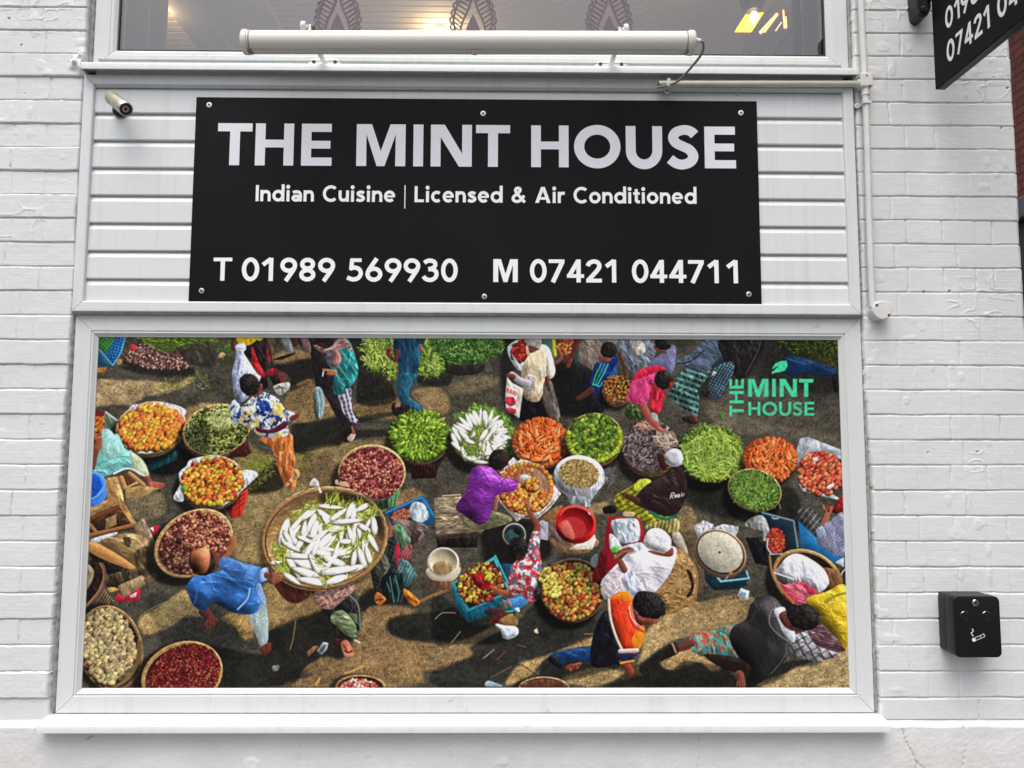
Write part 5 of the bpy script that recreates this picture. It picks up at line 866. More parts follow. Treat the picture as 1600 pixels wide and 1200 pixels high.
def mid_right():
    basket('W', 657, 684, 47, 40, 0, (120, 90, 50), (40, 56, 14), .03, .1); poly('F', [(1280, 140), (1530, 130), (1500, 250), (1300, 260)], (50, 20, 18), False, pat=stripes((24, 12, 12), 5, 5, .5))
    fruits('B', 1365, 905, 240, 200, 0, 260, 21, [(130, 166, 44), (104, 144, 34), (158, 190, 66), (82, 116, 28)], 1.7, .3, .35, .5, True)
    # radishes with green tops
    basket('W', 753, 683, 48, 42, 0, (150, 114, 74), (50, 40, 24), .05, .1)
    leafy('C', [(150, 750), (250, 720), (300, 670), (400, 660), (560, 720), (640, 820), (660, 930), (640, 1060), (560, 1040), (560, 860), (400, 740), (250, 780)], 560, 52, 12, [(90, 136, 40), (130, 170, 60), (166, 190, 90), (60, 100, 34)], -50, 2.6, (70, 100, 36))
    poly('C', ell('C', 370, 920, 225, 190, 0), (120, 130, 66), fold=.5); leafy('C', ell('C', 350, 960, 190, 160, 0), 160, 50, 9, [(120, 150, 50), (160, 176, 90), (90, 116, 40)])
    k = sc('C'); S = []
    for i in range(24):
        a = np.radians(190+i*11.5); rr = rng.uniform(150, 190); S.append((380+rr*1.05*np.cos(a), 910+rr*.86*np.sin(a), rng.uniform(120, 160), 44, np.degrees(a)+rng.uniform(-18, 18)))
    S += [(520, 920, 150, 44, -40), (480, 870, 140, 46, -60), (540, 960, 160, 44, -25), (500, 1000, 170, 46, -20), (430, 940, 130, 42, -60), (400, 910, 120, 40, -55), (180, 900, 140, 46, 60), (170, 960, 150, 46, 65), (190, 1010, 140, 40, 40), (240, 1060, 120, 36, 70), (330, 890, 110, 40, -50), (440, 1060, 110, 40, -5), (380, 1130, 120, 36, 5), (300, 1100, 100, 40, 10), (290, 960, 90, 40, 20), (240, 910, 130, 40, 45)]
    for (x, y, l, w, an) in sorted(S, key=lambda r: r[1]):
        c = cv('C', [(x, y)])[0]; th = np.radians(an); sg = rng.choice([-.5, .5]); blob(c[0]-1.4, c[1]+2.2, l*.54*k, w*.47*k, th, C((78, 80, 46)), 0, .9, sg); blob(c[0], c[1], l*.54*k, w*.45*k, th, C((242, 239, 228))*rng.uniform(.9, 1.03), .06, .64, sg)
    leafy('C', [(270, 1000), (380, 990), (400, 1080), (320, 1100), (250, 1060)], 60, 50, 8, [(130, 160, 70), (90, 130, 40)]); leafy('C', [(340, 830), (400, 800), (400, 880), (330, 900)], 30, 50, 8, [(150, 176, 60), (100, 140, 40)])
    # carrots
    def carrots(t, cx, cy, rx, ry, n, l, w):
        basket(t, cx, cy+ry*.05, rx, ry, 0, (130, 90, 54), (110, 40, 16), .03, .1); k = sc(t)
        for i in range(int(n*.55)):
            a = i/(n*.55)*6.283+rng.normal()*.06; x, y = cx+rx*.86*np.cos(a), cy+ry*.86*np.sin(a); c = cv(t, [(x, y)])[0]; blob(c[0], c[1], l*.4*k, w*.62*k, a+rng.normal()*.25, C((226, 104, 46))*rng.uniform(.82, 1.1), .25, .42, -.5)
        q, u = inside(n, *cv(t, [(cx, cy)])[0], rx*.78*k, ry*.78*k, 0, .5)
        for (x, y) in q: th = rng.uniform(0, 6.28); ll = l*k*.5*rng.uniform(.8, 1.35); ww = w*.5*k*rng.uniform(.8, 1.2); blob(x-.6, y+1.6, ll, ww, th, C((90, 34, 14)), 0); blob(x, y, ll, ww, th, C(((226, 102, 40), (236, 126, 62), (216, 88, 34), (240, 150, 84))[rng.randint(4)])*rng.uniform(.9, 1.06), .25, .6, .6)
    carrots('C', 878, 965, 238, 205, 120, 96, 31)
    basket('W', 929, 686, 45, 41, 0, (150, 126, 70), (30, 40, 16), .03, .12); fruits('C', 1325, 935, 225, 205, 0, 34, 26, [(150, 170, 40), (170, 180, 50)], 1.05); fruits('C', 1330, 920, 205, 180, 0, 120, 27, [(84, 116, 34), (110, 140, 40), (66, 96, 30), (140, 164, 54)], 1.55, .3, .35)
    for i in range(26): a = i/26*3.9-.4; c = cv('C', [(1325+218*np.cos(a), 930+192*np.sin(a))])[0]; blob(c[0], c[1], 4.6*KA, 4*KA, rng.uniform(0, 3), C((156, 174, 44))*rng.uniform(.85, 1.1))
    # green chillies, carrots and tomatoes, tomatoes on paper, beans
    basket('W', 1112, 708, 50, 44, 0, (96, 66, 40), (34, 44, 14), .03, .1); sticks('D', 690, 790, 192, 168, 0, 620, 50, 8, [(106, 142, 46), (136, 166, 62), (66, 96, 28), (158, 180, 80), (48, 74, 22), (84, 116, 34)], .45, 40, 2.2); sticks('D', 700, 800, 180, 150, 0, 210, 52, 8.5, [(146, 172, 66), (112, 146, 48), (166, 186, 86)], .45, 30, 2.6)
    carrots('D', 1055, 825, 168, 128, 84, 78, 25); fruits('H', 1080, 170, 100, 36, 8, 26, 15, [(214, 96, 50), (224, 120, 60)])
    poly('D', [(1220, 770), (1240, 700), (1290, 690), (1495, 770), (1500, 830), (1400, 800), (1250, 830), (1230, 900)], (176, 182, 190), False, fold=.3, pat=stripes((110, 112, 120), 4, 60, .14)); poly('H', [(1225, 130), (1250, 180), (1480, 310), (1500, 330), (1460, 320), (1260, 270), (1235, 230)], (196, 204, 212), False, fold=.3); poly('H', ell('H', 1370, 150, 145, 125, 20), (120, 44, 36)); fruits('H', 1372, 160, 142, 128, 22, 120, 18, [(200, 84, 58), (208, 102, 66), (184, 62, 48), (214, 130, 80)], 1.08, .4); poly('H', [(1320, 60), (1350, 60), (1350, 80), (1325, 82)], (210, 216, 220)); poly('H', [(1410, 240), (1450, 220), (1450, 240), (1415, 255)], (214, 218, 220)); stroke('H', [(1500, 310), (1505, 400)], 30, (150, 30, 30)); fruits('H', 1480, 360, 30, 40, 0, 8, 18, [(140, 30, 28)])
    basket('W', 1179, 766, 43, 33, 18, (160, 136, 86), (28, 36, 14), .05, .06, .5); sticks('H', 955, 262, 150, 112, 18, 460, 56, 6, [(80, 116, 40), (108, 146, 56), (50, 82, 28), (136, 166, 76)], .8, 40, 3); stroke('H', [(1110, 350), (1118, 378)], 5, (180, 150, 90))
    # sack of nuts
    poly('G', [(1000, 300), (1410, 240), (1400, 310), (1300, 440), (1290, 490), (1150, 480), (1090, 390)], (150, 154, 164), fold=.4, fang=80, fw=6); poly('G', ell('G', 1200, 232, 212, 172, 5), (206, 210, 220), fold=.25, puff=.6); poly('G', ell('G', 1198, 215, 165, 120, 10), (120, 96, 50)); sticks('G', 1198, 215, 165, 120, 10, 760, 17, 7, [(176, 150, 90), (200, 176, 116), (140, 112, 60), (104, 80, 44)], .2); sticks('G', 1450, 230, 50, 90, 0, 24, 60, 5, [(130, 134, 140), (90, 92, 96)], 1.)
    # tomatoes in the centre
    poly('G', [(505, 400), (560, 170), (650, 75), (690, 110), (720, 90), (900, 150), (1000, 320), (1050, 380), (960, 500), (850, 590), (760, 560), (680, 615), (640, 560), (560, 480)], (206, 204, 204), False, fold=.35, fw=4); stroke('G', [(600, 500), (700, 575), (850, 570), (990, 440)], 10, (140, 110, 80)); poly('G', ell('G', 755, 335, 230, 210, 15), (130, 84, 50), a=.8); poly('G', [(700, 250), (760, 220), (840, 280), (860, 330), (800, 300)], (196, 206, 214), fold=.2)
    P = [(206, 110, 50), (210, 140, 50), (196, 90, 50), (190, 160, 56), (220, 150, 70)]
    for i in range(44): a = i/44*6.283; c = cv('G', [(752+215*np.cos(a)*(1-.05*np.sin(a)), 335+200*np.sin(a))])[0]; blob(c[0]+rng.normal(), c[1]+rng.normal(), 8.6, 8, 0, pick(P), .4)
    for i in range(30): a = i/30*6.283; c = cv('G', [(752+168*np.cos(a), 335+158*np.sin(a))])[0]; (0 < a < 5.2) and blob(c[0]+rng.normal()*2, c[1]+rng.normal()*2, 8.6, 8, 0, pick(P), .4)
    fruits('G', 740, 415, 180, 110, 5, 66, 24, P, 1.06, .4); fruits('G', 800, 300, 60, 50, 5, 10, 24, P[1:], 1.06, .4)
def purple_and_red():
    # bench, man in purple
    poly('F', [(1485, 415), (1760, 405), (1900, 690), (1500, 725)], (150, 132, 104), False, fold=.4, fang=0, fw=5); stroke('F', [(1490, 545), (1740, 540)], 6, (70, 58, 44), False); stroke('F', [(1490, 615), (1740, 605)], 5, (90, 76, 58), False); poly('G', [(0, 725), (400, 690), (395, 720), (0, 760)], (60, 44, 34), False); poly('G', [(10, 760), (360, 730), (350, 830), (20, 830)], (24, 18, 18), False); stroke('G', [(60, 400), (210, 390)], 14, (180, 160, 130), False)
    poly('G', [(200, 560), (440, 520), (560, 545), (640, 590), (600, 630), (420, 680), (300, 680)], (110, 108, 74), fold=.4, fang=20, fw=6); limb('G', [(510, 420), (505, 510)], 40, (150, 90, 66), 26); stroke('G', [(490, 500), (500, 525)], 12, (140, 80, 60))
    poly('G', [(180, 470), (270, 330), (300, 180), (380, 145), (460, 160), (520, 210), (560, 250), (690, 260), (690, 310), (650, 360), (540, 380), (490, 430), (470, 520), (440, 600), (360, 640), (240, 560), (180, 520)], (124, 44, 150), fold=.3, fang=15, fw=8, puff=.7, pat=stripes((96, 24, 116), 3.4, 75, .4)); stroke('G', [(480, 200), (560, 300), (480, 420)], 8, (84, 20, 110), a=.6); stroke('G', [(300, 330), (340, 480), (360, 620)], 10, (90, 26, 116), a=.5)
    limb('G', [(680, 260), (690, 210), (705, 170)], 50, (160, 90, 60), 34); stroke('G', [(700, 180), (730, 160)], 14, (170, 100, 70)); poly('G', [(520, 190), (570, 140), (560, 210), (510, 200)], (130, 76, 56)); poly('G', [(540, 200), (580, 190), (575, 200), (545, 212)], (220, 220, 220)); head('G', 530, 95, 82, 92, 20); poly('G', [(540, 60), (600, 60), (610, 130), (560, 120)], (60, 34, 26), a=.5)
    # red bowl on papers
    poly('G', [(890, 590), (990, 500), (1060, 480), (1020, 560), (930, 620)], (140, 92, 54)); poly('G', [(940, 640), (1010, 600), (1350, 760), (1310, 840), (1240, 880), (1100, 880), (960, 780)], (150, 110, 70)); poly('G', [(1130, 830), (1330, 720), (1340, 770), (1310, 845), (1120, 845)], (214, 208, 192), False); poly('G', [(850, 620), (890, 600), (940, 620), (940, 770), (880, 760)], (176, 178, 196), False, fold=.3); poly('G', [(940, 640), (980, 620), (1130, 810), (1100, 835), (960, 740)], (130, 104, 100), False, fold=.4, fang=50); 
    for d in (0, 16, 32): stroke('G', [(950+d, 620), (1100+d, 810)], 6, (70, 56, 50), False)
    poly('G', ell('G', 1170, 650, 170, 148, 10), (206, 26, 22), puff=.8, fold=0); poly('G', ell('G', 1172, 612, 168, 136, 10), (224, 36, 28), puff=.5, fold=0, sm=False); poly('G', ell('G', 1170, 618, 152, 120, 10), (150, 16, 18), puff=-.5, fold=0); poly('G', ell('G', 1150, 665, 108, 90, 15), (176, 44, 48), fold=0, puff=0); poly('G', [(1050, 620), (1110, 610), (1160, 720), (1150, 765), (1080, 730), (1045, 670)], (206, 110, 90), fold=0, a=.8, soft=1); stroke('G', [(1040, 560), (1100, 500), (1200, 485), (1290, 530)], 9, (240, 90, 76)); poly('G', [(1270, 530), (1300, 550), (1285, 560)], (250, 150, 140))
    # dark bucket, white bucket
    poly('G', [(560, 720), (750, 700), (740, 880), (700, 960), (600, 940), (560, 830)], (30, 26, 26)); poly('G', ell('G', 658, 720, 98, 97, 0), (150, 150, 140), sm=False, fold=0); poly('G', ell('G', 660, 722, 86, 85, 0), (30, 34, 36), sm=False, fold=0); poly('G', ell('G', 640, 740, 60, 60, 0), (46, 74, 80), fold=.2); poly('G', ell('G', 690, 690, 40, 34, 40), (20, 22, 24), fold=0, soft=2)
    poly('G', [(-65, 950), (200, 950), (165, 1110), (110, 1180), (-30, 1160)], (120, 84, 60), fold=.3); poly('G', [(-60, 1000), (200, 990), (170, 1090), (90, 1110), (-40, 1090)], (196, 184, 160), fold=0); poly('G', ell('G', 68, 952, 133, 124, 0), (214, 206, 184), sm=False, fold=0, puff=.4); poly('G', ell('G', 66, 948, 118, 110, 0), (190, 176, 144), fold=0, puff=-.5, r=14); poly('G', ell('G', 62, 1000, 84, 58, 0), (150, 122, 78), fold=.2)
    # teal crate of tomatoes
    poly('K', [(135, 170), (270, 400), (270, 490), (185, 380), (150, 280)], (16, 80, 100), False); poly('K', [(270, 400), (560, 270), (560, 300), (440, 440), (270, 490)], (14, 76, 98), False); poly('K', [(135, 165), (500, -62), (640, 240), (270, 405)], (50, 150, 166), False, fold=0, puff=.2); poly('K', [(165, 172), (488, -28), (605, 230), (285, 378)], (40, 28, 26), False, fold=0)
    fruits('K', 380, 170, 205, 160, -28, 110, 20, [(190, 110, 50), (176, 160, 56), (150, 50, 40), (120, 40, 34), (200, 170, 70), (130, 110, 40)], 1.05, .35); poly('K', [(300, 110), (390, 80), (470, 170), (470, 210), (380, 220), (330, 170)], (180, 20, 26), fold=.35); poly('K', [(300, 90), (360, 100), (420, 180), (340, 190)], (110, 14, 22), fold=.4, a=.8); fruits('K', 440, 110, 26, 30, 0, 6, 22, [(206, 190, 50)])
    poly('G', [(520, 960), (640, 970), (630, 1100), (580, 1120)], (16, 60, 90), False); stroke('K', [(500, -62), (640, 240)], 14, (70, 170, 184), False)
    # man in the red and white shirt
    poly('K', [(540, 330), (640, 290), (760, 260), (800, 310), (700, 380), (640, 410), (570, 410)], (60, 130, 190), fold=.4, fang=-20, fw=5); poly('K', [(520, 330), (600, 330), (640, 400), (560, 415)], (20, 80, 84)); stroke('K', [(560, 410), (640, 400)], 14, (50, 170, 130)); limb('K', [(640, 250), (540, 240), (470, 200)], 56, (150, 80, 54), 36); poly('K', [(410, 390), (540, 370), (560, 410), (440, 430)], (60, 34, 40)); stroke('K', [(560, 310), (590, 370)], 20, (150, 84, 60)); stroke('K', [(605, 310), (630, 350)], 20, (170, 110, 84))
    poly('K', [(450, 480), (560, 400), (620, 440), (540, 490), (470, 500)], (90, 34, 26)); poly('K', [(530, 480), (640, 420), (690, 510), (600, 520)], (170, 130, 76), fold=.3, pat=stripes((110, 80, 44), 3, 50, .4)); poly('K', [(660, 380), (700, 370), (700, 410)], (190, 200, 220)); poly('K', [(670, 420), (720, 430), (710, 460), (680, 455)], (84, 90, 40))
    limb('G', [(840, 710), (850, 640), (800, 560), (770, 500)], 60, (130, 66, 48), 34); stroke('G', [(775, 510), (760, 430)], 20, (160, 96, 70)); stroke('G', [(775, 500), (780, 420)], 18, (170, 100, 74)); stroke('G', [(785, 490), (740, 440)], 12, (160, 96, 70))
    poly('G', [(640, 980), (700, 920), (760, 880), (800, 720), (840, 690), (875, 720), (870, 840), (885, 960), (885, 1140), (850, 1260), (790, 1300), (720, 1230), (620, 1220), (610, 1100)], (214, 206, 206), fold=.25, fang=60, pat=flowers([(200, 22, 30), (196, 24, 32), (90, 90, 110)], 9, .56))
    head('G', 690, 835, 82, 96, 0); poly('G', [(670, 900), (730, 890), (740, 930), (690, 940)], (60, 32, 28), a=.7)
    basket('W', 895, 922, 51, 50, 0, (100, 76, 52), (60, 40, 28), .05, .06, .2)
    fruits('K', 1140, 235, 245, 235, 0, 190, 24, [(176, 86, 46), (192, 124, 52), (150, 52, 38), (136, 130, 52), (178, 152, 58), (166, 72, 42), (188, 140, 56)], 1.08, .35); fruits('K', 960, 170, 80, 130, -20, 34, 26, [(196, 180, 70), (206, 190, 90), (186, 150, 60)], 1.12); shade('K', [(1000, -60), (1250, -80), (1390, 60), (1390, 300), (1280, 160)], .7, 8)
def right():
    # red crate, seated man in the dark top, man in white
    poly('H', [(20, 560), (45, 425), (240, 440), (275, 560), (250, 640), (40, 800), (0, 800)], (150, 20, 34), False, fold=.1); poly('H', [(55, 445), (225, 450), (255, 600), (60, 680)], (110, 40, 44), False); poly('H', [(60, 460), (140, 440), (225, 450), (240, 560), (200, 590), (110, 590), (80, 540)], (186, 196, 210), fold=.5); poly('H', [(50, 540), (90, 560), (130, 640), (60, 640)], (206, 212, 210), fold=.2); poly('H', [(60, 630), (110, 610), (115, 640), (70, 655)], (90, 190, 70)); poly('H', [(0, 640), (40, 720), (20, 800), (-60, 830)], (90, 14, 20)); poly('G', [(1300, 920), (1350, 880), (1350, 980), (1300, 980)], (110, 130, 150), a=.7)
    poly('H', [(85, 300), (130, 270), (200, 230), (240, 195), (310, 205), (280, 290), (230, 300), (190, 330), (300, 400), (420, 430), (380, 470), (280, 470), (200, 420), (110, 390), (80, 340)], (150, 150, 30), fold=.4, fang=60, pat=stripes((90, 84, 30), 8, 60, .4)); poly('H', [(200, 250), (250, 195), (310, 210), (270, 300)], (176, 184, 50), fold=.3); poly('H', [(280, 480), (470, 440), (470, 530), (300, 510)], (160, 150, 84), fold=.4, fang=80, pat=stripes((90, 80, 30), 6, 10, .4)); stroke('H', [(300, 400), (400, 445), (480, 400)], 18, (24, 110, 80)); poly('H', [(140, 400), (200, 400), (200, 430), (140, 425)], (200, 176, 130))
    poly('H', [(210, 310), (270, 240), (370, 180), (480, 150), (530, 250), (520, 330), (470, 410), (390, 425), (300, 390), (210, 350)], (44, 28, 30), fold=.3, fang=40, fw=9); poly('H', [(470, 130), (500, 120), (535, 230), (510, 270), (470, 200)], (54, 36, 38)); limb('H', [(220, 330), (180, 310), (140, 290)], 44, (74, 40, 32), 26); stroke('H', [(190, 300), (150, 290), (135, 305)], 12, (90, 50, 40)); poly('H', [(10, 370), (80, 360), (90, 400), (20, 410)], (24, 20, 20)); limb('H', [(370, 60), (390, 120)], 46, (60, 24, 24), 40)
    for q in ([(428, 316), (436, 282), (452, 280), (450, 296), (434, 300), (448, 314)], [(459, 302), (470, 299), (469, 292), (461, 293), (457, 302), (461, 309), (471, 306)], [(477, 301), (488, 298), (487, 291), (479, 292), (475, 301), (479, 308), (489, 305)], [(500, 302), (502, 280)], [(508, 300), (516, 286)]): stroke('H', q, 5, (220, 214, 214), False)
    poly('H', [(395, 40), (440, 4), (490, 15), (510, 70), (480, 115), (430, 110), (398, 80)], (190, 190, 200), fold=.1, puff=.7, pat=weave((130, 130, 144), 2.6)); stroke('H', [(400, 85), (440, 112), (490, 105)], 8, (140, 140, 150))
    # upturned basket behind the man in white
    poly('H', [(440, 540), (490, 530), (540, 650), (520, 680), (460, 600)], (176, 168, 150)); poly('H', [(300, 900), (380, 780), (470, 620), (560, 700), (598, 820), (590, 950), (520, 1000), (400, 1040), (300, 960)], (146, 112, 66), fold=.3, fang=20, fw=3); poly('L', [(290, 180), (380, 70), (460, -80), (560, -20), (598, 80), (590, 190), (500, 270), (400, 320), (340, 230)], (160, 122, 72), fold=.35, fang=15, fw=3, pat=weave((100, 72, 42), 3.4))
    for i in range(16): a = i/16*6.283; stroke('L', [(500, 110), (500+80*np.cos(a), 110+100*np.sin(a)), (480+150*np.cos(a), 110+170*np.sin(a))], 5, (110, 80, 46), a=.55)
    for i in range(12): a = i/12*6.283; stroke('L', [(490, 115), (490+70*np.cos(a), 115+70*np.sin(a))], 7, (196, 160, 104), a=.7)
    poly('L', [(530, 40), (560, 60), (580, 130), (560, 200), (530, 210), (560, 140)], (40, 26, 20)); stroke('L', [(570, -10), (598, 90), (570, 220), (420, 310)], 10, (150, 116, 70))
    poly('H', [(0, 830), (120, 700), (180, 640), (260, 600), (420, 610), (470, 640), (440, 760), (380, 850), (300, 940), (220, 1040), (60, 960), (10, 900)], (206, 204, 214), fold=.28, fang=40, fw=11, puff=.6); poly('L', [(0, 160), (100, 20), (200, 60), (280, 180), (200, 220), (40, 230)], (196, 184, 190), fold=.3, fang=50); poly('H', [(120, 620), (240, 590), (260, 620), (200, 660), (130, 660)], (196, 200, 216), fold=.4); stroke('H', [(130, 790), (190, 860), (260, 820)], 9, (160, 156, 172), a=.7); stroke('L', [(140, 60), (190, 130), (160, 180)], 8, (150, 150, 180), a=.7)
    poly('H', [(130, 770), (190, 760), (230, 850), (200, 920), (130, 840)], (190, 200, 226), fold=.4); limb('H', [(140, 760), (110, 700), (90, 680)], 44, (120, 64, 50), 30); poly('H', [(70, 680), (110, 640), (170, 620), (200, 630), (160, 660), (110, 700)], (120, 66, 50), fold=.4); stroke('H', [(80, 690), (130, 655)], 14, (150, 90, 70)); stroke('H', [(130, 650), (200, 640)], 14, (150, 90, 70))
    poly('H', [(290, 640), (400, 650), (440, 620), (450, 660), (420, 680), (330, 665)], (120, 60, 46)); poly('H', [(265, 570), (300, 510), (370, 505), (430, 560), (430, 620), (390, 655), (320, 640), (270, 610)], (214, 216, 220), fold=.15, fang=40, puff=.7); stroke('H', [(270, 600), (330, 640), (390, 655)], 7, (150, 146, 152))
    # drum with a pale lid on a crate
    poly('H', [(640, 760), (900, 760), (930, 800), (900, 860), (860, 880), (700, 890), (650, 830)], (16, 44, 54), False); stroke('H', [(720, 805), (745, 835), (920, 815), (905, 770)], 12, (130, 180, 190), False); poly('H', [(575, 490), (640, 450), (700, 480), (680, 520), (600, 560)], (190, 194, 200), False, fold=.4); poly('H', [(690, 500), (760, 475), (855, 490), (855, 520), (830, 560), (780, 520)], (196, 204, 210), False, fold=.4, pat=stripes((120, 124, 130), 3, 20, .2))
    poly('H', ell('H', 742, 665, 172, 142, 32), (96, 70, 54), sm=False, fold=.1); poly('H', ell('H', 742, 655, 170, 140, 32), (140, 112, 84), sm=False, fold=0, r=2, puff=1); poly('H', ell('H', 742, 655, 160, 130, 32), (60, 46, 38), sm=False, fold=0); poly('H', ell('H', 742, 650, 148, 120, 32), (186, 180, 162), fold=.06, puff=.3, tex=.18); poly('H', ell('H', 737, 652, 9, 8), (80, 64, 44)); 
    for _ in range(26): c = cv('H', [(742+rng.normal()*70, 650+rng.normal()*60)])[0]; blob(c[0], c[1], 1.1, .9, 0, C((110, 96, 70)), 0)
    stroke('H', [(800, 790), (806, 760), (815, 790)], 7, (196, 150, 90)); stroke('H', [(770, 830), (790, 800)], 5, (200, 180, 150))
    # dark crate of tomatoes, blue mat, patterned figure
    poly('H', [(900, 560), (1020, 560), (1060, 670), (1050, 740), (960, 720)], (18, 20, 24), False); poly('H', [(1000, 405), (1020, 398), (1200, 450), (1225, 630), (1180, 650), (1060, 665), (1020, 560)], (20, 36, 46), False, fold=0); poly('H', [(895, 480), (920, 445), (1000, 420), (1040, 480), (1050, 560), (1010, 580), (1000, 520), (930, 500)], (150, 152, 152), fold=.5); fruits('H', 1090, 585, 54, 80, -8, 70, 13, [(180, 56, 40), (200, 90, 50), (160, 40, 34)], 1.15, .4); stroke('H', [(1005, 405), (1200, 455), (1225, 620)], 9, (110, 150, 164), False); stroke('H', [(1050, 665), (1150, 660)], 8, (150, 170, 170), False); stroke('H', [(1040, 570), (1035, 620), (1060, 660)], 8, (200, 204, 190)); stroke('H', [(1065, 432), (1080, 442), (1105, 440)], 7, (180, 190, 196))
    poly('H', [(1230, 455), (1350, 570), (1515, 680), (1515, 740), (1250, 640)], (26, 104, 160), False, fold=.12); poly('H', [(1460, 715), (1515, 680), (1515, 745)], (190, 200, 210), False); poly('H', [(1230, 380), (1280, 370), (1380, 440), (1360, 540), (1310, 520), (1240, 460)], (60, 60, 58), fold=.4, fang=50, pat=stripes((120, 124, 116), 8, 40, .3)); 
    limb('H', [(1385, 490), (1410, 420), (1420, 380)], 44, (160, 96, 70), 30); stroke('H', [(1390, 380), (1385, 360)], 14, (170, 104, 80)); fruits('H', 1424, 372, 10, 10, 0, 1, 18, [(180, 50, 40)]); stroke('H', [(1430, 400), (1440, 370)], 14, (170, 104, 80)); poly('H', [(1360, 500), (1420, 460), (1515, 410), (1515, 670), (1400, 630), (1345, 590)], (170, 174, 190), fold=.25, pat=stripes((70, 70, 110), 3.2, 30, .4, (80, 80, 120))); poly('H', [(1340, 510), (1380, 490), (1400, 540), (1360, 560)], (180, 186, 200), fold=.2, pat=stripes((80, 80, 120), 3, 30, .4))
    # basket of bags
    poly('H', [(1490, 770), (1530, 750), (1530, 860), (1500, 840)], (30, 34, 40)); stroke('H', [(1525, 755), (1498, 790), (1505, 840)], 8, (190, 190, 180))
    basket('W', 1262, 905, 58, 44, 28, (166, 126, 74), (80, 52, 30), .09, .1, .3, (96, 62, 38)); poly('H', [(1380, 750), (1480, 770), (1510, 860), (1440, 880), (1400, 820)], (120, 84, 48), fold=.3, fw=3, pat=weave((70, 46, 26), 3)); poly('L', [(1085, 60), (1110, 20), (1160, -40), (1220, -60), (1300, -30), (1390, 40), (1420, 130), (1340, 190), (1250, 150), (1130, 130)], (198, 200, 210), fold=.45, fang=60, fw=9, puff=.8); poly('L', [(1120, 150), (1220, 120), (1240, 110), (1350, 180), (1280, 250), (1200, 250)], (196, 90, 110), fold=.4, fang=30); poly('L', [(1120, 130), (1180, 190), (1220, 250), (1160, 230)], (180, 30, 60)); poly('L', [(1220, 100), (1260, 120), (1340, 180), (1300, 190)], (210, 40, 70), a=.8, fold=.4); stroke('L', [(1220, -50), (1225, 40), (1240, 110)], 10, (232, 232, 238)); stroke('L', [(1080, 60), (1200, 100)], 8, (236, 236, 240)); stroke('L', [(1050, -40), (1080, 100), (1200, 250)], 14, (150, 112, 64))
    # yellow figure, black jacket, orange shirt
    poly('L', [(1270, 430), (1380, 380), (1520, 520), (1480, 560), (1340, 520)], (110, 76, 84), fold=.5, fang=20, fw=4, pat=stripes((70, 44, 54), 4, 75, .4)); poly('L', [(1170, 480), (1270, 430), (1340, 510), (1470, 560), (1440, 595), (1330, 610), (1200, 570)], (150, 140, 150), fold=.4, fang=15, pat=stripes((50, 110, 90), 12, 60, .3, (80, 54, 60)))
    poly('L', [(1285, 220), (1400, 180), (1530, 150), (1535, 520), (1460, 460), (1380, 380), (1310, 290)], (186, 156, 24), fold=.3, fang=40, fw=10, puff=.6); stroke('L', [(1400, 240), (1470, 200), (1530, 185)], 16, (150, 140, 50)); stroke('L', [(1420, 250), (1530, 230)], 10, (206, 186, 80)); stroke('L', [(1400, 340), (1470, 420), (1530, 440)], 12, (110, 110, 40), a=.6)
    poly('L', [(550, 460), (600, 430), (700, 420), (820, 380), (860, 440), (850, 590), (760, 590), (620, 580), (555, 520)], (96, 130, 110), fold=.35, fang=70, pat=stripes((150, 90, 60), 16, 20, .45, (60, 130, 130))); poly('L', [(555, 450), (640, 430), (690, 440), (650, 520), (570, 560)], (110, 160, 150), fold=.25, pat=flowers([(170, 80, 60)], 14, .6)); poly('L', [(640, 570), (850, 590), (930, 650), (900, 690), (760, 660)], (34, 24, 22), fold=.2)
    limb('L', [(560, 500), (490, 530), (440, 540)], 50, (100, 50, 40), 36); poly('L', [(370, 610), (430, 510), (470, 500), (480, 560), (400, 600)], (36, 26, 22)); stroke('L', [(440, 500), (465, 560)], 10, (170, 140, 110)); limb('L', [(860, 700), (880, 760)], 60, (110, 60, 44), 44); stroke('L', [(850, 700), (865, 740)], 8, (60, 60, 60))
    for i in range(4): stroke('L', [(850+i*14, 740), (845+i*16, 765)], 9, (130, 70, 54))
    poly('L', [(930, 260), (1000, 205), (1080, 215), (1130, 280), (1180, 390), (1210, 470), (1170, 500), (1160, 590), (1060, 690), (960, 765), (900, 760), (930, 650), (860, 590), (800, 480), (820, 400), (900, 350)], (40, 38, 40), fold=.22, fang=60, fw=12, puff=.8); stroke('L', [(1120, 265), (1060, 300), (1050, 380), (1110, 450), (1170, 490)], 7, (120, 118, 120)); stroke('L', [(960, 300), (930, 360), (830, 400)], 10, (60, 58, 62), a=.6); stroke('L', [(1160, 500), (1140, 590), (1060, 690)], 6, (80, 86, 92))
    poly('L', [(1080, 290), (1140, 275), (1160, 330), (1210, 440), (1200, 495), (1140, 440), (1100, 350)], (206, 212, 220), fold=.15); poly('L', [(1110, 320), (1170, 300), (1260, 390), (1240, 420), (1180, 420), (1130, 380)], (96, 46, 38)); head('L', 1265, 338, 108, 78, 16); poly('L', [(1310, 320), (1360, 330), (1360, 370), (1320, 370)], (90, 84, 84), a=.5, pat=flowers([(20, 18, 18)], 4, .5))
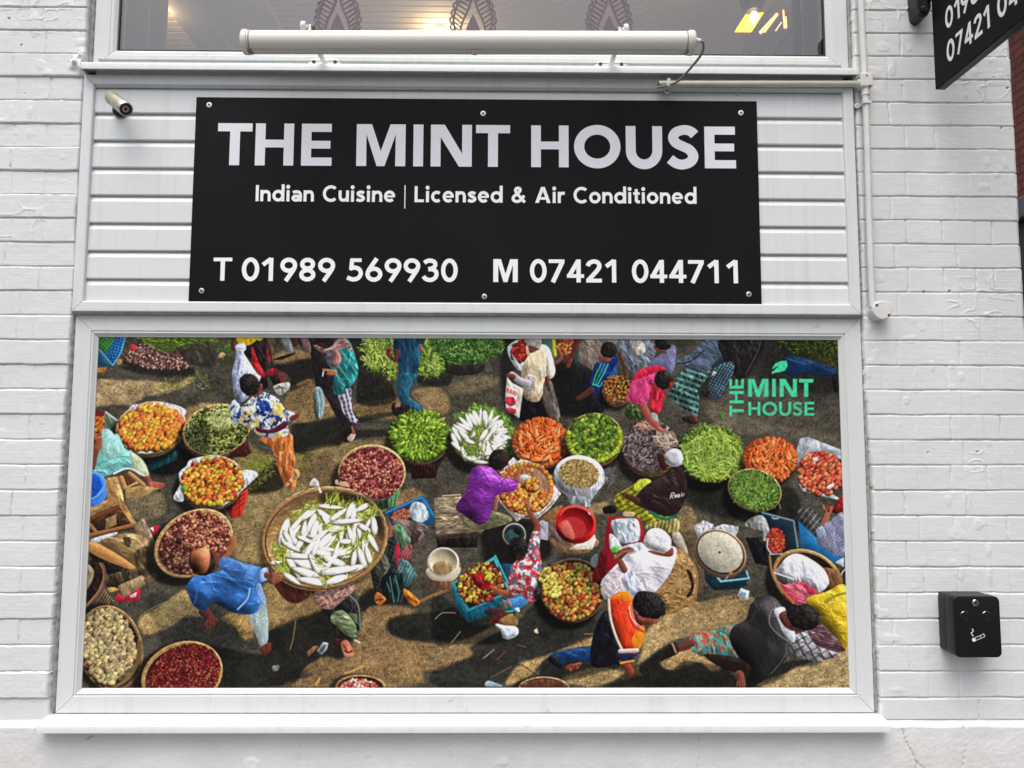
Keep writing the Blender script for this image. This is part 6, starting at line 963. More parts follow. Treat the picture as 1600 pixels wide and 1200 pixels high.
    poly('K', [(1350, 560), (1420, 500), (1480, 560), (1600, 790), (1560, 850), (1400, 800), (1350, 700)], (16, 18, 26)); poly('K', [(940, 800), (1010, 740), (1350, 690), (1560, 800), (1440, 830), (1100, 820), (1000, 870)], (20, 56, 104), fold=.3, fang=10, fw=6); poly('K', [(940, 800), (1000, 760), (1060, 870), (1000, 860)], (16, 18, 24)); poly('K', [(1080, 880), (1120, 840), (1220, 830), (1180, 890), (1130, 900)], (130, 66, 50), fold=.4); stroke('K', [(1150, 850), (1215, 832)], 14, (150, 86, 66))
    poly('L', [(0, 320), (60, 320), (120, 560), (60, 640), (-60, 640), (-60, 480)], (18, 18, 26)); limb('L', [(140, 620), (170, 660), (180, 680)], 54, (130, 56, 40), 50); poly('L', [(110, 580), (190, 560), (205, 600), (150, 630)], (24, 34, 70)); stroke('L', [(120, 625), (200, 610)], 14, (220, 140, 40))
    poly('L', [(50, 230), (100, 185), (160, 180), (200, 230), (190, 280), (230, 400), (265, 370), (260, 470), (220, 560), (130, 560), (90, 440), (50, 330)], (216, 56, 24), fold=.22, fang=70, fw=9, puff=.7); poly('L', [(60, 225), (110, 185), (165, 180), (200, 235), (180, 250), (110, 220)], (232, 130, 20), fold=.1); poly('L', [(200, 450), (265, 400), (262, 480), (225, 545), (190, 500)], (232, 136, 24), fold=.15); stroke('L', [(45, 230), (55, 340), (90, 460), (130, 545)], 15, (214, 196, 176)); stroke('L', [(115, 550), (220, 545)], 26, (200, 186, 180)); stroke('L', [(115, 575), (215, 575)], 16, (30, 40, 80)); stroke('L', [(165, 290), (200, 390), (260, 425)], 12, (190, 30, 24)); stroke('L', [(172, 270), (185, 340), (245, 400)], 5, (236, 226, 216))
    poly('L', [(190, 260), (240, 330), (350, 340), (350, 370), (280, 390), (220, 370)], (104, 50, 38)); poly('L', [(300, 345), (375, 320), (360, 360), (310, 385)], (150, 84, 60)); head('L', 300, 262, 108, 84, 28); poly('L', [(340, 290), (395, 290), (380, 330), (350, 320)], (34, 28, 28)); stroke('L', [(240, 350), (268, 352)], 14, (160, 70, 56)); 
    # baskets cut by the bottom edge
    basket('J', 868, 1035, 212, 105, 0, (140, 106, 66), (70, 40, 30), .1, 0, 0); fruits('J', 850, 1030, 150, 60, 0, 60, 18, [(190, 90, 80), (210, 130, 120), (170, 60, 60), (220, 190, 170)], 1.15, .5); stroke('J', [(840, 1000), (900, 980), (960, 1000)], 10, (200, 160, 110))
    basket('K', 905, 1045, 215, 100, 0, (150, 116, 76), (84, 50, 34), .09, 0, 0); poly('K', [(740, 1000), (900, 965), (1060, 990), (1080, 1030), (730, 1030)], (96, 58, 40), fold=.3, fang=90, fw=4)
def paint():
    ground(); tl(); top_people(); greens_and_bag(); mid_left(); floral_man(); shallots(); mid_right(); radish_basket(); blue_man(); purple_and_red(); right()
    logo()
    # printing grain and the crisp, contrasty finish of the print
    X, Y = grid((0, 0, WW, HH)); n = (vn(X/1.2, Y/1.2)-.5)*.06+(vn(X/2.7+90, Y/2.7)-.5)*.05
    mid = (vn(X/6+33, Y/6)-.5)*.10+(vn(X/3.4+3, Y/3.4+50)-.5)*.10
    im = IMG*(1+mid[..., None])+n[..., None]*(.2+IMG); soft = np.stack([blur(im[..., c], 1) for c in range(3)], 2); im = .4*im+.6*soft
    bl = np.stack([blur(im[..., c], 4) for c in range(3)], 2); im = im+.24*(im-bl)
    lum = (im*np.array([.3, .55, .15])).sum(2, keepdims=True); im = lum+(im-lum)*.93
    return np.clip(im, 0, 1)**1.05
ART = paint()
Xs, Zs = np.linspace(PX0, PX1, NX), np.linspace(PZ0, PZ1, NZ); X, Z = np.meshgrid(Xs, Zs)
U, V = art_at(X, Z); u = np.clip((U-AX0)*KA-.5, 0, WW-1.01); v = np.clip((V-AY0)*KA-.5, 0, HH-1.01)
def tap(u, v):
    u = np.clip(u, 0, WW-1.01); v = np.clip(v, 0, HH-1.01); iu = u.astype(int); iv = v.astype(int); fu = (u-iu)[..., None]; fv = (v-iv)[..., None]
    return (ART[iv, iu]*(1-fu)+ART[iv, iu+1]*fu)*(1-fv)+(ART[iv+1, iu]*(1-fu)+ART[iv+1, iu+1]*fu)*fv
cs = (tap(u-.45, v-.45)+tap(u+.45, v-.45)+tap(u-.45, v+.45)+tap(u+.45, v+.45))/4
lin = np.where(cs <= .04045, cs/12.92, ((cs+.055)/1.055)**2.4)*1.14; lin = np.clip(lin, .002, .86)
co = np.stack([X, np.full_like(X, PY), Z], -1).reshape(-1, 3).astype(np.float32)
i = np.arange(NZ-1)[:, None]*NX+np.arange(NX-1)[None]; F = np.stack([i, i+1, i+NX+1, i+NX], -1).reshape(-1, 4)
me = bpy.data.meshes.new('market_poster'); me.vertices.add(len(co)); me.vertices.foreach_set('co', co.ravel()); me.loops.add(F.size); me.loops.foreach_set('vertex_index', F.ravel().astype(np.int32))
me.polygons.add(len(F)); me.polygons.foreach_set('loop_start', (np.arange(len(F))*4).astype(np.int32)); me.update(calc_edges=True)
at = me.attributes.new('ink', 'FLOAT_COLOR', 'POINT'); at.data.foreach_set('color', np.concatenate([lin.reshape(-1, 3), np.ones((NX*NZ, 1))], 1).astype(np.float32).ravel())
pm = bpy.data.materials.new('printed_vinyl'); pm.use_nodes = True; t = pm.node_tree; b = t.nodes['Principled BSDF']; an = t.nodes.new('ShaderNodeAttribute'); an.attribute_name = 'ink'
t.links.new(an.outputs['Color'], b.inputs['Base Color']); b.inputs['Roughness'].default_value = .45; b.inputs['Specular IOR Level'].default_value = .08
me.materials.append(pm); po = bpy.data.objects.new('market_poster', me); COL.objects.link(po)
tag(po, 'printed picture of a busy vegetable market seen from above, filling the lower window', 'poster')
# ------------------------------------------------------------------ cladding panel between the two windows
fas = thing('cladding_panel', 'white ribbed plastic cladding panel between the upper and lower windows', 'cladding')
b0, bh = 1.979, .0904; vs = []; prof = []
for k in range(9):
    z = b0+k*bh
    if z > 2.79: break
    prof += [(.004, z+.0012), (.0032, z+.003), (.004, z+bh-.022), (.0050, z+bh-.0195), (.0105, z+bh-.0075), (.0150, z+bh-.0055), (.0150, z+bh), (.0046, z+bh)]
cl = MB(); xa, xb = -1.325, 1.10
for (y, z) in prof: cl.v += [(xa, y, z), (xb, y, z)]
cl.f = [(2*i, 2*i+1, 2*i+3, 2*i+2) for i in range(len(prof)-1)]; cl.build('cladding_boards', M['clad'], fas, fix=False)
MB().box(-1.352, 1.124, .018, .024, 2.700, 2.762).build('gap_shade_strip', M['hole'], fas)  # black strip paints in the shade of the gap under the sill
rails(fas, (-1.3575, 1.1290, 1.9615, 2.7340), [(0, .05), (0, -.004), (.002, -.0075), (.006, -.008), (.030, -.008), (.0335, -.006), (.0345, .004), (.0345, .05)], M['clad'], ('trim_rail',)*4)
o = MB().extr([(-.0060, 2.7075), (.010, 2.7075), (.010, 2.7035), (-.003, 2.7035)], -1.322, 1.094).build('cover_strip', M['clad'], fas, bevel=.0008)
MB().extr([(-.002, 2.7010), (.010, 2.7010), (.010, 2.6965), (-.0005, 2.6965)], -1.322, 1.094).build('cover_strip', M['clad'], fas)
o = MB().extr([(-.010, 1.9618), (.03, 1.9618), (.03, 1.9545), (-.004, 1.9545)], -1.357, 1.131).build('drip_strip', M['seal'], fas)
sealant(1.1300, 1.1405, 1.962, 2.735, .004, fas); sealant(-1.3615, -1.3575, 1.962, 2.735, .006, fas)
for x, z, r in [(0.754, 2.6829, 0.0016), (1.0286, 2.6959, 0.0016), (0.8483, 2.6061, 0.0016), (-0.8946, 2.6916, 0.0016), (0.8412, 2.3313, 0.0016), (0.7499, 2.6851, 0.0016), (-1.1882, 1.9881, 0.0016)]: MB().lathe((x, .0035, z), (0, -1, 0), [(0, r), (.0006, r*.8)], 8).build('pin_hole', M['hole'], fas)
# ------------------------------------------------------------------ upper window with the room behind it
upw = thing('upper_window', 'upper window above the sign with white frame and mauve leaf stickers', 'window')
UW = (-1.3420, 1.1265, 2.7600, 4.15)
rails(upw, UW, [(0, .06), (0, .014), (.002, .012), (.050, .012), (.0515, .0140), (.0540, .014), (.0600, .0145), (.0675, .0205), (.0690, .0215), (.0700, .0235), (.0700, .06)], M['upvc'])
rails(upw, (UW[0]+.0705, UW[1]-.0705, UW[2]+.0705, UW[3]-.0705), [(0, .045), (0, .023), (.0045, .023), (.0045, .045)], M['gasket'], ('gasket',)*4)
pane = MB().add([(UW[0]+.07, .028, UW[2]+.07), (UW[1]-.07, .028, UW[2]+.07), (UW[1]-.07, .028, UW[3]-.07), (UW[0]+.07, .028, UW[3]-.07)], [(0, 1, 2, 3)]).build('pane', M['glass'], upw)
sealant(-1.3585, -1.3420, 2.77, 4.1, .010, upw); sealant(1.1265, 1.1400, 2.77, 4.1, .010, upw)
sill('window_sill', -1.3535, 1.1330, 2.7640, .03, -.040, .0045, .0235, upw)
for i, px in enumerate([-0.5557, -0.1089, 0.3418]):
    sb = MB(); y = .0262
    def ribbon(pts, w):
        vs = []; n = len(pts)
        for a in range(n):
            p = Vector(pts[a]); d = (Vector(pts[min(a+1, n-1)])-Vector(pts[max(a-1, 0)])).normalized(); q = Vector((-d.y, d.x))*w/2; vs += [(p.x+q.x, y-a*.00001, p.y+q.y), (p.x-q.x, y-a*.00001, p.y-q.y)]
        sb.add(vs, [(2*a, 2*a+1, 2*a+3, 2*a+2) for a in range(n-1)])
    inner = [(0, 2.805), (.028, 2.832), (.042, 2.865), (.044, 2.895), (.036, 2.935), (.024, 2.965), (.013, 2.992), (0, 3.035)]
    outer = [(0, 2.795), (.030, 2.830), (.050, 2.885), (.062, 2.925), (.064, 2.950), (.055, 2.992), (.034, 3.045), (0, 3.110)]
    f = lambda C_, z: float(np.interp(z, [q[1] for q in C_], [q[0] for q in C_]))
    ui, uo = [[tuple(q) for q in spline(np.array(C_, float), False, 5)] for C_ in (inner, outer)]
    for sgn in (-1, 1):
        ribbon([(px+sgn*q[0], q[1]) for q in ui], .0070); ribbon([(px+sgn*q[0], q[1]) for q in uo], .0076)
        for a in range(17):
            z = 2.800+a*.0150; ribbon([(px+sgn*(f(inner, z)), z), (px+sgn*f(outer, z+.022), z+.022)], .0048)
        for a in range(11):
            z = 2.800+a*.0245; x = f(outer, z); ribbon([(px+sgn*(x+.0125*math.sin(th)), z+.0122*math.cos(th)) for th in np.linspace(.05, 3.09, 9)], .0060)
    L1 = [tuple(q) for q in spline(np.array([(0, 2.805), (.018, 2.818), (.0275, 2.845), (.0285, 2.880), (.022, 2.915), (.011, 2.945), (0, 2.968)], float), False, 4)]; sb.add([(px+a, y-.0003, c_) for a, c_ in L1]+[(px-a, y-.0003, c_) for a, c_ in L1[::-1][1:-1]], [tuple(range(2*len(L1)-2))])
    sb.build('sticker', M['sticker'], pane, fix=False)
# the room: ceiling of narrow boards, beams, jambs and lit lamps
room = thing('dining_room', 'grey room with boarded ceiling and warm lamps seen through the upper window', 'room')
CZ = 3.6; cb = MB(); y = .35
while y < 5.2: cb.box(-3.2, 1.58, y, y+.0365, CZ, CZ+.02); y += .0470
cb.build('ceiling_boards', M['slat'], room)
MB().box(-3.4, 1.60, .3, 5.3, CZ+.012, CZ+.03).build('ceiling_backing', M['shopdark'], room)
for nm, x0, x1, mm, dz in [('grey_beam', -1.5541, -1.3965, 'beam', 0.05), ('ceiling_panel', -1.3936, -1.1053, 'plain', 0.0), ('ceiling_panel', 0.9741, 1.228, 'plain', 0.0), ('grey_beam', 1.2339, 1.3047, 'beam', 0.05), ('grey_beam', 1.3933, 1.5054, 'beam', 0.03)]: MB().box(x0, x1, .3, 5.2, CZ-.012-dz, CZ-.001).build(nm, M[mm], room)
rot = MB()
for q in range(30):
    d = q*.0455
    rot.box(-.9, .9, -.68+d, -.68+d+.0385, 0, .008)
ro = rot.build('angled_boards', M['slat'], room); ro.location = (0.8794, 1.0904, 3.585); ro.rotation_euler = (0, 0, math.radians(-32))
MB().box(-3.4, 1.6, 5.2, 5.3, 0, .9).build('low_back_wall', M['room'], room); MB().box(-3.5, -3.4, .3, 5.3, 0, 3.7).build('side_wall', M['room'], room); MB().box(1.59, 1.64, .3, 5.3, 0, 3.7).build('side_wall', M['room'], room)  # back wall cut low so daylight from behind brightens the ceiling
MB().box(-3.4, 1.6, .3, 5.3, 0, .02).build('room_floor', M['tile'], room)
MB().box(-3.4, -1.30, .28, .32, 0, 3.7).build('front_wall', M['room'], room); MB().box(1.30, 1.59, .28, .32, 0, 3.7).build('front_wall', M['room'], room); MB().box(-1.3, 1.3, .06, .32, 0, 2.70).build('front_wall', M['room'], room)
MB().box(-1.268, -1.198, .060, .074, 2.70, 4.2).build('blind_strip', M['jamb'], room, bevel=.003); MB().box(-1.197, -1.141, .076, .088, 2.70, 4.2).build('blind_strip', M['jambgrey'], room, bevel=.002)
MB().box(1.005, 1.052, .060, .078, 2.70, 4.2).build('wood_post', M['wood'], room, bevel=.003); MB().box(.976, 1.004, .080, .095, 2.70, 4.2).build('wood_post', M['woodd'], room, bevel=.003)
MB().box(-1.35, 1.15, .06, .3, 4.15, 4.3).build('window_head', M['room'], room)
def lamp(loc, e, r=.05):
    o = bpy.data.objects.new('lamp_glow', bpy.data.lights.new('lamp_glow', 'POINT')); o.data.energy = e; o.data.color = (1, .62, .30); o.data.shadow_soft_size = r; COL.objects.link(o); o.location = loc; return o
for i, (x, y) in enumerate([(-1.5896, 0.9527), (-0.3243, 1.1852)]):
    sl = thing('ceiling_spotlight', ('warm ceiling spotlight at the left end of the boarded ceiling', 'warm ceiling spotlight behind the middle leaf sticker')[i], 'ceiling light', group='spotlights in the boarded ceiling')
    MB().lathe((x, y, CZ-.001), (0, 0, -1), [(0, .034), (.006, .034), (.012, .030)], 20).build('spot_ring', M['whitemetal'], sl); MB().lathe((x, y, CZ-.0125), (0, 0, -1), [(0, .027), (.003, .022)], 20).build('spot_bulb', emit('warm_bulb', (1, .62, .28), 14), sl); lamp((x, y, CZ-.06), 2.6).parent = sl
pl = thing('pendant_lamp', 'yellow glass lamp with a dark holder behind the right of the upper window', 'lamp')
(ax, ay, az), (bx, by, bz), (cx_, cy_, cz_), (dx, dy, dz) = [(0.9539, 0.62, 3.2672), (1.0234, 0.62, 3.2678), (1.0748, 0.62, 3.3477), (1.0039, 0.62, 3.3471)]
MB().add([(ax, ay, az), (bx, by, bz), (cx_, cy_, cz_), (dx, dy, dz), (ax, ay+.012, az), (bx, by+.012, bz), (cx_, cy_+.012, cz_), (dx, dy+.012, dz)], [(0, 1, 2, 3), (7, 6, 5, 4), (0, 4, 5, 1), (1, 5, 6, 2), (2, 6, 7, 3), (3, 7, 4, 0)]).build('lamp_shade', emit('lit_yellow_glass', (1, .66, .0), 1.15), pl)
hx, hy, hz = (1.0225, 0.6, 3.4003); MB().lathe((hx, hy, hz), (0, 0, 1), [(-.07, .004), (-.062, .03), (-.02, .05), (.05, .052), (.09, .02), (.4, .008)], 22).build('lamp_holder', M['steel'], pl, smooth=True); MB().lathe((hx, hy-.01, hz-.075), (0, 0, -1), [(0, .012), (.02, .02), (.04, .006)], 16).build('bulb', emit('hot_bulb', (1, .8, .5), 12), pl); lamp((hx, hy-.05, hz-.14), 1.5, .03).parent = pl
bars = thing('brass_rail', 'glowing orange rails beside the yellow lamp behind the upper window', 'light strip')
for a, c, w in [((1.0869, 0.7, 3.3066), (1.1406, 0.7, 3.3672), 0.008), ((1.1035, 0.7, 3.3125), (1.1605, 0.7, 3.3903), 0.008), ((1.153, 0.7, 3.3158), (1.1787, 0.7, 3.3532), 0.003), ((1.1918, 0.7, 3.3275), (1.1885, 0.7, 3.4078), 0.004), ((1.2, 0.7, 3.3276), (1.1987, 0.7, 3.3791), 0.003)]: MB().tube([a, c], w, 6).build('rail_bar', emit('amber_glow', (1, .55, .22), 1.3), bars)  # the rails' orange glow is emission set on the bars themselves
def put(mb, ch, s, tf, lift):
    """adds one character; tf maps (x, y, height step) to a point"""
    w, K, P_ = glyph(ch, s); q = 0
    for poly_ in P_: mb.add([tf(x, y, lift+q*.00012) for x, y in poly_], [tuple(range(len(poly_)))]); q += 1
    for k in K:
        Lf, Rt = strip(k, s); n = len(Lf); mb.add([tf(p[0], p[1], lift+q*.00012+i*.000003) for i, p in enumerate(Lf)]+[tf(p[0], p[1], lift+q*.00012+i*.000003) for i, p in enumerate(Rt)], [(i, i+1, n+i+1, n+i) for i in range(n-1)]); q += 1
def write(name, text, s, spans, z0, z1, m, parent, y=-.0032, gap=.15, stretch=True):
    """text on the sign face. spans: list of (x0, x1) per character, or one overall (x0, x1)"""
    mb = MB(); H_ = z1-z0
    if isinstance(spans, tuple):
        ws = [glyph(c, s)[0] for c in text]; tot = sum(ws)+gap*(len(text)-1); kx = (spans[1]-spans[0])/tot; x = spans[0]; sp_ = []
        for w in ws: sp_.append((x, x+w*kx)); x += (w+gap)*kx
    else: sp_ = spans
    it = list(text)
    if not isinstance(spans, tuple):
        q = iter(spans); sp_ = [(0, 0) if c == ' ' else next(q) for c in text]
    for c, (a, b_) in zip(it, sp_):
        if c in ' ~': mb.build(name, m, parent, fix=False) if mb.v else 0; mb = MB(); continue
        w = glyph(c, s)[0]; kx = (b_-a)/w; put(mb, c, s, lambda px_, py_, l, a=a, kx=kx: (a+px_*kx, y-l, z0+py_*H_), .0003)
    return mb.build(name, m, parent, fix=False)
sign = thing('shop_sign', 'wide black shop sign with white lettering screwed to the cladding', 'sign')
SX0, SX1, SZ0, SZ1 = -.9960, .8145, 1.9905, 2.6625
MB().box(SX0, SX1, -.0032, .0036, SZ0, SZ1).build('sign_board', M['black'], sign, bevel=.0008)
write('title_lettering', 'THE MINT HOUSE', .232, [(-0.9225, -0.8124), (-0.8018, -0.6791), (-0.6544, -0.5569), (-0.4782, -0.3213), (-0.2959, -0.2643), (-0.24, -0.1083), (-0.095, 0.0145), (0.0827, 0.203), (0.2207, 0.3701), (0.3875, 0.5051), (0.5218, 0.6224), (0.6418, 0.7425)], 2.4375, 2.5760, M['letter'], sign)
write('subtitle_lettering', 'Indian Cuisine | Licensed & Air Conditioned', .192, (-.7955, .6130), 2.3200, 2.3725, M['letter2'], sign, gap=.105)
write('phone_lettering', 'T 01989 569930', .185, [(-0.9214, -0.8627), (-0.8317, -0.7768), (-0.768, -0.733), (-0.7109, -0.6576), (-0.6504, -0.5993), (-0.5916, -0.5377), (-0.5005, -0.4494), (-0.4416, -0.3882), (-0.3815, -0.3281), (-0.3214, -0.2686), (-0.2613, -0.2112), (-0.2028, -0.1499)], 2.0625, 2.1365, M['letter2'], sign)
write('phone_lettering', 'M 07421 044711', .185, [(-0.0373, 0.0403), (0.0788, 0.1319), (0.1384, 0.1886), (0.1962, 0.2505), (0.2576, 0.3073), (0.3184, 0.3529), (0.4027, 0.4554), (0.4612, 0.5151), (0.5216, 0.5761), (0.5819, 0.6324), (0.6441, 0.6793), (0.7046, 0.7404)], 2.0625, 2.1365, M['letter2'], sign)
for (x, z, w) in [(-0.9538, 2.6364, 1), (-0.0724, 2.6142, 1), (0.7619, 2.6226, 1), (-0.9558, 2.0297, 0), (-0.0648, 2.0156, 0), (0.7738, 2.0268, 0)]:
    c = MB().lathe((x, -.0031, z), (0, -1, 0), [(0, .0088), (.0014, .0088), (.0028, .0068), (.0030, .0034)], 24).build('screw_cap', M['screww'] if w else M['screw'], sign, smooth=True); MB().lathe((x, -.0061, z), (0, -1, 0), [(0, .0034), (.0003, .0030)], 12).build('screw_recess', M['hole'], c)
# ------------------------------------------------------------------ sign light over the sign
li = thing('sign_light', 'long cream tubular sign light on two arms above the black sign', 'light')
TY = -.17; TZ0, TZ1 = 2.7535, 2.7625; R_ = .0330; XA, XB = -.783, .562
def tz(x): return TZ0+(TZ1-TZ0)*(x-XA)/(XB-XA)
prof = [(R_*math.sin(a)*1.0, R_*math.cos(a)) for a in np.linspace(math.radians(-150), math.radians(150), 40)]+[(.010, -.024), (-.010, -.024)]
tb = MB(); n = len(prof)
for x in (XA, XB): tb.v += [(x, TY+p, tz(x)+q) for p, q in prof]
tb.f = [(i, (i+1) % n, n+(i+1) % n, n+i) for i in range(n)]+[tuple(range(n)), tuple(range(2*n-1, n-1, -1))]; tb.build('lamp_tube', M['cream'], li, smooth=True)
MB().tube([(XA+.02, TY, tz(XA)-.0238), (XB-.02, TY, tz(XB)-.0238)], .006, 8).build('lamp_strip', M['white'], li)
for x, sg in ((XA, -1), (XB, 1)): MB().lathe((x-sg*.012, TY, tz(x)), (sg, 0, 0), [(0, .0335), (.001, .0362), (.015, .0362), (.018, .034), (.019, .0)], 36).build('end_cap', M['cream'], li, smooth=True); MB().lathe((x-sg*.020, TY, tz(x)), (sg, 0, 0), [(0, .0333), (.0008, .0341), (.003, .0341), (.004, .0333)], 36).build('cap_seam', M['seal'], li, smooth=True)
MB().lathe((-.0945, TY, tz(-.09)-.0295), (0, 0, -1), [(0, .013), (.004, .012), (.0055, .008)], 16).build('drain_plug', M['cream'], li)
for x, k in ((-.590, -1), (.3435, 1)):
    a = thing('lamp_arm', None, None); a.parent = li
    MB().prism([(x+.054*math.cos(q), 2.7850+.0185*math.sin(q)) for q in np.linspace(0, 6.2, 40)], .0070, .0118).build('base_plate', M['whitemetal'], a, smooth=True, bevel=.0015)
    MB().tube([(x, .008, 2.7850), (x, -.08, 2.7835), (x, TY+.012, 2.7960), (x, TY, 2.7990)], .0078, 14).build('arm_rod', M['whitemetal'], a, smooth=True)
    for d in (-.0345, .0345): MB().lathe((x+d, .0072, 2.7890), (0, -1, 0), [(0, .0058), (.002, .0058), (.0035, .004)], 10).build('bolt', M['gasket'], a)
    MB().box(x-.004, x+.004, TY-.006, TY+.010, 2.778, 2.8090).build('clamp_strap', M['whitemetal'], a, bevel=.001)
    MB().box(x+.0055*-k, x+.0125*-k, TY-.007, TY+.006, 2.792, 2.803).build('clamp_nut', M['gasket'], a, bevel=.001)
    MB().lathe((x+k*.006, TY, 2.8030), (k, 0, 0), [(0, .004), (.006, .006), (.007, .0160), (.019, .0165), (.022, .012)], 24).build('knob', M['whitemetal'], a, smooth=True)
gz = tz(XB)+.006; MB().lathe((XB+.005, TY, gz), (1, 0, 0), [(0, .010), (.012, .010), (.013, .0075), (.022, .0075)], 14).build('cable_gland', M['pipe'], li)
MB().tube([tuple(p) for p in spline(np.array([(XB+.024, TY, gz), (XB+.036, TY+.003, gz-.004), (XB+.038, -.14, 2.745), (XB+.012, -.085, 2.722), (.548, -.045, 2.706), (.518, -.028, 2.7005), (.488, -.022, 2.6965)], float), False, 10)], .0040, 10).build('power_cable', M['cable'], li, smooth=True)
# ------------------------------------------------------------------ conduit and junction box
cd = thing('electrical_conduit', 'painted conduit running down the brickwork from beside the upper window', 'pipe')
def cyl(name, a, b_, r, m, parent, n=18): return MB().tube([a, b_], r, n).build(name, m, parent, smooth=True)
cyl('horizontal_pipe', (.492, -.021, 2.7095), (1.137, -.021, 2.7150), .0098, M['pipe2'], cd); cyl('pipe_mouth', (.4915, -.021, 2.7094), (.4922, -.021, 2.7094), .0078, M['hole'], cd)
MB().tube([tuple(p) for p in spline(np.array([(1.1575, -.019, 3.45), (1.1590, -.019, 2.95), (1.1620, -.017, 2.80), (1.1600, -.019, 2.742)], float), False, 8)], .0105, 16).build('vertical_pipe', M['pipe'], cd, smooth=True)
MB().tube([tuple(p) for p in spline(np.array([(1.1610, -.019, 2.700), (1.1615, -.019, 2.55), (1.1600, -.018, 2.35), (1.1585, -.018, 2.15), (1.1585, -.019, 1.985)], float), False, 8)], .0103, 16).build('vertical_pipe', M['pipe'], cd, smooth=True)
MB().box(1.140, 1.1810, -.036, -.001, 2.6990, 2.7460).build('tee_box', M['pipe'], cd, bevel=.005, seg=3); cyl('tee_collar', (1.1612, -.019, 2.702), (1.1612, -.019, 2.676), .0128, M['pipe'], cd); MB().lathe((1.131, -.021, 2.7150), (1, 0, 0), [(0, .0108), (.002, .0130), (.014, .0130)], 18).build('tee_collar', M['pipe2'], cd)
MB().lathe((1.1600, -.0365, 2.735), (0, -1, 0), [(0, .0028), (.001, .002)], 10).build('screw_hole', M['hole'], cd); MB().lathe((1.1690, -.034, 2.702), (.2, -1, -.8), [(0, .0035), (.002, .003)], 10).build('rusty_spot', M['rust'], cd)
for x, z, hor in ((1.1612, 2.650, 0), (.523, 2.711, 1)):
    s_ = MB()
    if hor: s_.box(x-.0055, x+.0055, -.0335, -.002, z-.014, z+.0115); s_.lathe((x, -.004, z-.0185), (0, -1, 0), [(0, .0088), (.003, .0088)], 18)
    else: s_.box(x-.0135, x+.0135, -.0325, -.002, z-.005, z+.005); s_.lathe((x-.020, -.002, z-.001), (0, -1, 0), [(0, .0095), (.004, .009)], 18); s_.lathe((x+.0155, -.002, z-.001), (0, -1, 0), [(0, .0070), (.004, .0065)], 18)
    sd_ = s_.build('pipe_clip', M['pipe'], cd, bevel=.0008); MB().lathe(((x-.020, -.006, z-.001) if not hor else (x, -.007, z-.0185)), (0, -1, 0), [(0, .0034), (.0006, .003)], 10).build('clip_screw', M['seal'] if not hor else M['hole'], sd_)
jb = thing('junction_box', 'round painted junction box with two rusty screws at the foot of the conduit', 'junction box')
jc = Vector((1.1800, 0, 1.9720)); MB().lathe(jc+Vector((0, .004, 0)), (0, -1, 0), [(0, .030), (.026, .0295), (.027, .0278), (.0285, .0278), (.029, .0300), (.040, .0296), (.0425, .027)], 44).build('box_body', M['pipe'], jb, smooth=True)
for dx, dz in ((-.0175, .0155), (.0200, -.0160)): q = MB().lathe((jc.x+dx, -.0388, jc.z+dz), (0, -1, 0), [(0, .0052), (.0003, .0045)], 12).build('rust_ring', M['ruststain'], jb); MB().lathe((jc.x+dx, -.0390, jc.z+dz), (0, -1, 0), [(0, .0034), (.0008, .003)], 12).build('rusty_screw', M['rust'], q)
# ------------------------------------------------------------------ small brass spotlight / camera on the cladding
cm = thing('security_camera', 'small brass bullet camera on a dark round mount at the left of the cladding', 'camera')
A_ = Vector((-1.2460, -.046, 2.6390)); B_ = Vector((-1.1690, -.098, 2.5755)); ax_ = (B_-A_).normalized(); Ln = (B_-A_).length
A_ = B_-ax_*Ln
MB().lathe(A_, ax_, [(0, .014), (.002, .0190), (Ln*.36, .0195), (Ln*.37, .0208), (Ln*.70, .0212), (Ln*.71, .0202), (Ln*.75, .0202), (Ln*.76, .0216), (Ln*.985, .0216), (Ln, .0206), (Ln, .0186), (Ln-.003, .0182)], 36).build('camera_body', M['brass'], cm, smooth=True)
u_ = ax_.orthogonal().normalized(); w_ = ax_.cross(u_); fn = MB()
for k in range(22):
    th = 6.28318*k/22; d = u_*math.cos(th)+w_*math.sin(th); e2 = u_*-math.sin(th)+w_*math.cos(th); p0 = A_+ax_*.004+d*.0186; p1 = A_+ax_*(Ln*.345)+d*.0186
    fn.add([p0-e2*.0008, p0+e2*.0008, p1+e2*.0008, p1-e2*.0008, p0-e2*.0008+d*.0024, p0+e2*.0008+d*.0024, p1+e2*.0008+d*.0024, p1-e2*.0008+d*.0024], [(0, 3, 2, 1), (4, 5, 6, 7), (0, 1, 5, 4), (1, 2, 6, 5), (2, 3, 7, 6), (3, 0, 4, 7)])
fn.build('cooling_fins', M['brass'], cm)
MB().lathe(B_-ax_*.004, ax_, [(0, .0183), (.0015, .0183)], 30).build('lens_face', M['darkbronze'], cm); q = MB().lathe(B_-ax_*.0026, ax_, [(0, .0100), (.001, .0094), (.0012, .0070), (.0005, .0068)], 26).build('lens_ring', M['brass'], cm, smooth=True); MB().lathe(B_-ax_*.0022, ax_, [(0, .0060), (.0008, .004)], 18).build('lens', M['dark_red'], q, smooth=True)
MB().lathe((-1.2420, .004, 2.6180), (0, -1, 0), [(0, .0215), (.008, .0215), (.014, .017), (.018, .006)], 26).build('mount_base', M['steel'], cm, smooth=True); MB().tube([(-1.2420, -.010, 2.6180), (-1.2500, -.030, 2.6330), A_+ax_*.01], .0065, 12).build('mount_arm', M['steel'], cm, smooth=True); MB().lathe(A_-ax_*.012, ax_, [(0, .005), (.003, .009), (.013, .010)], 16).build('rear_gland', M['steel'], cm, smooth=True)
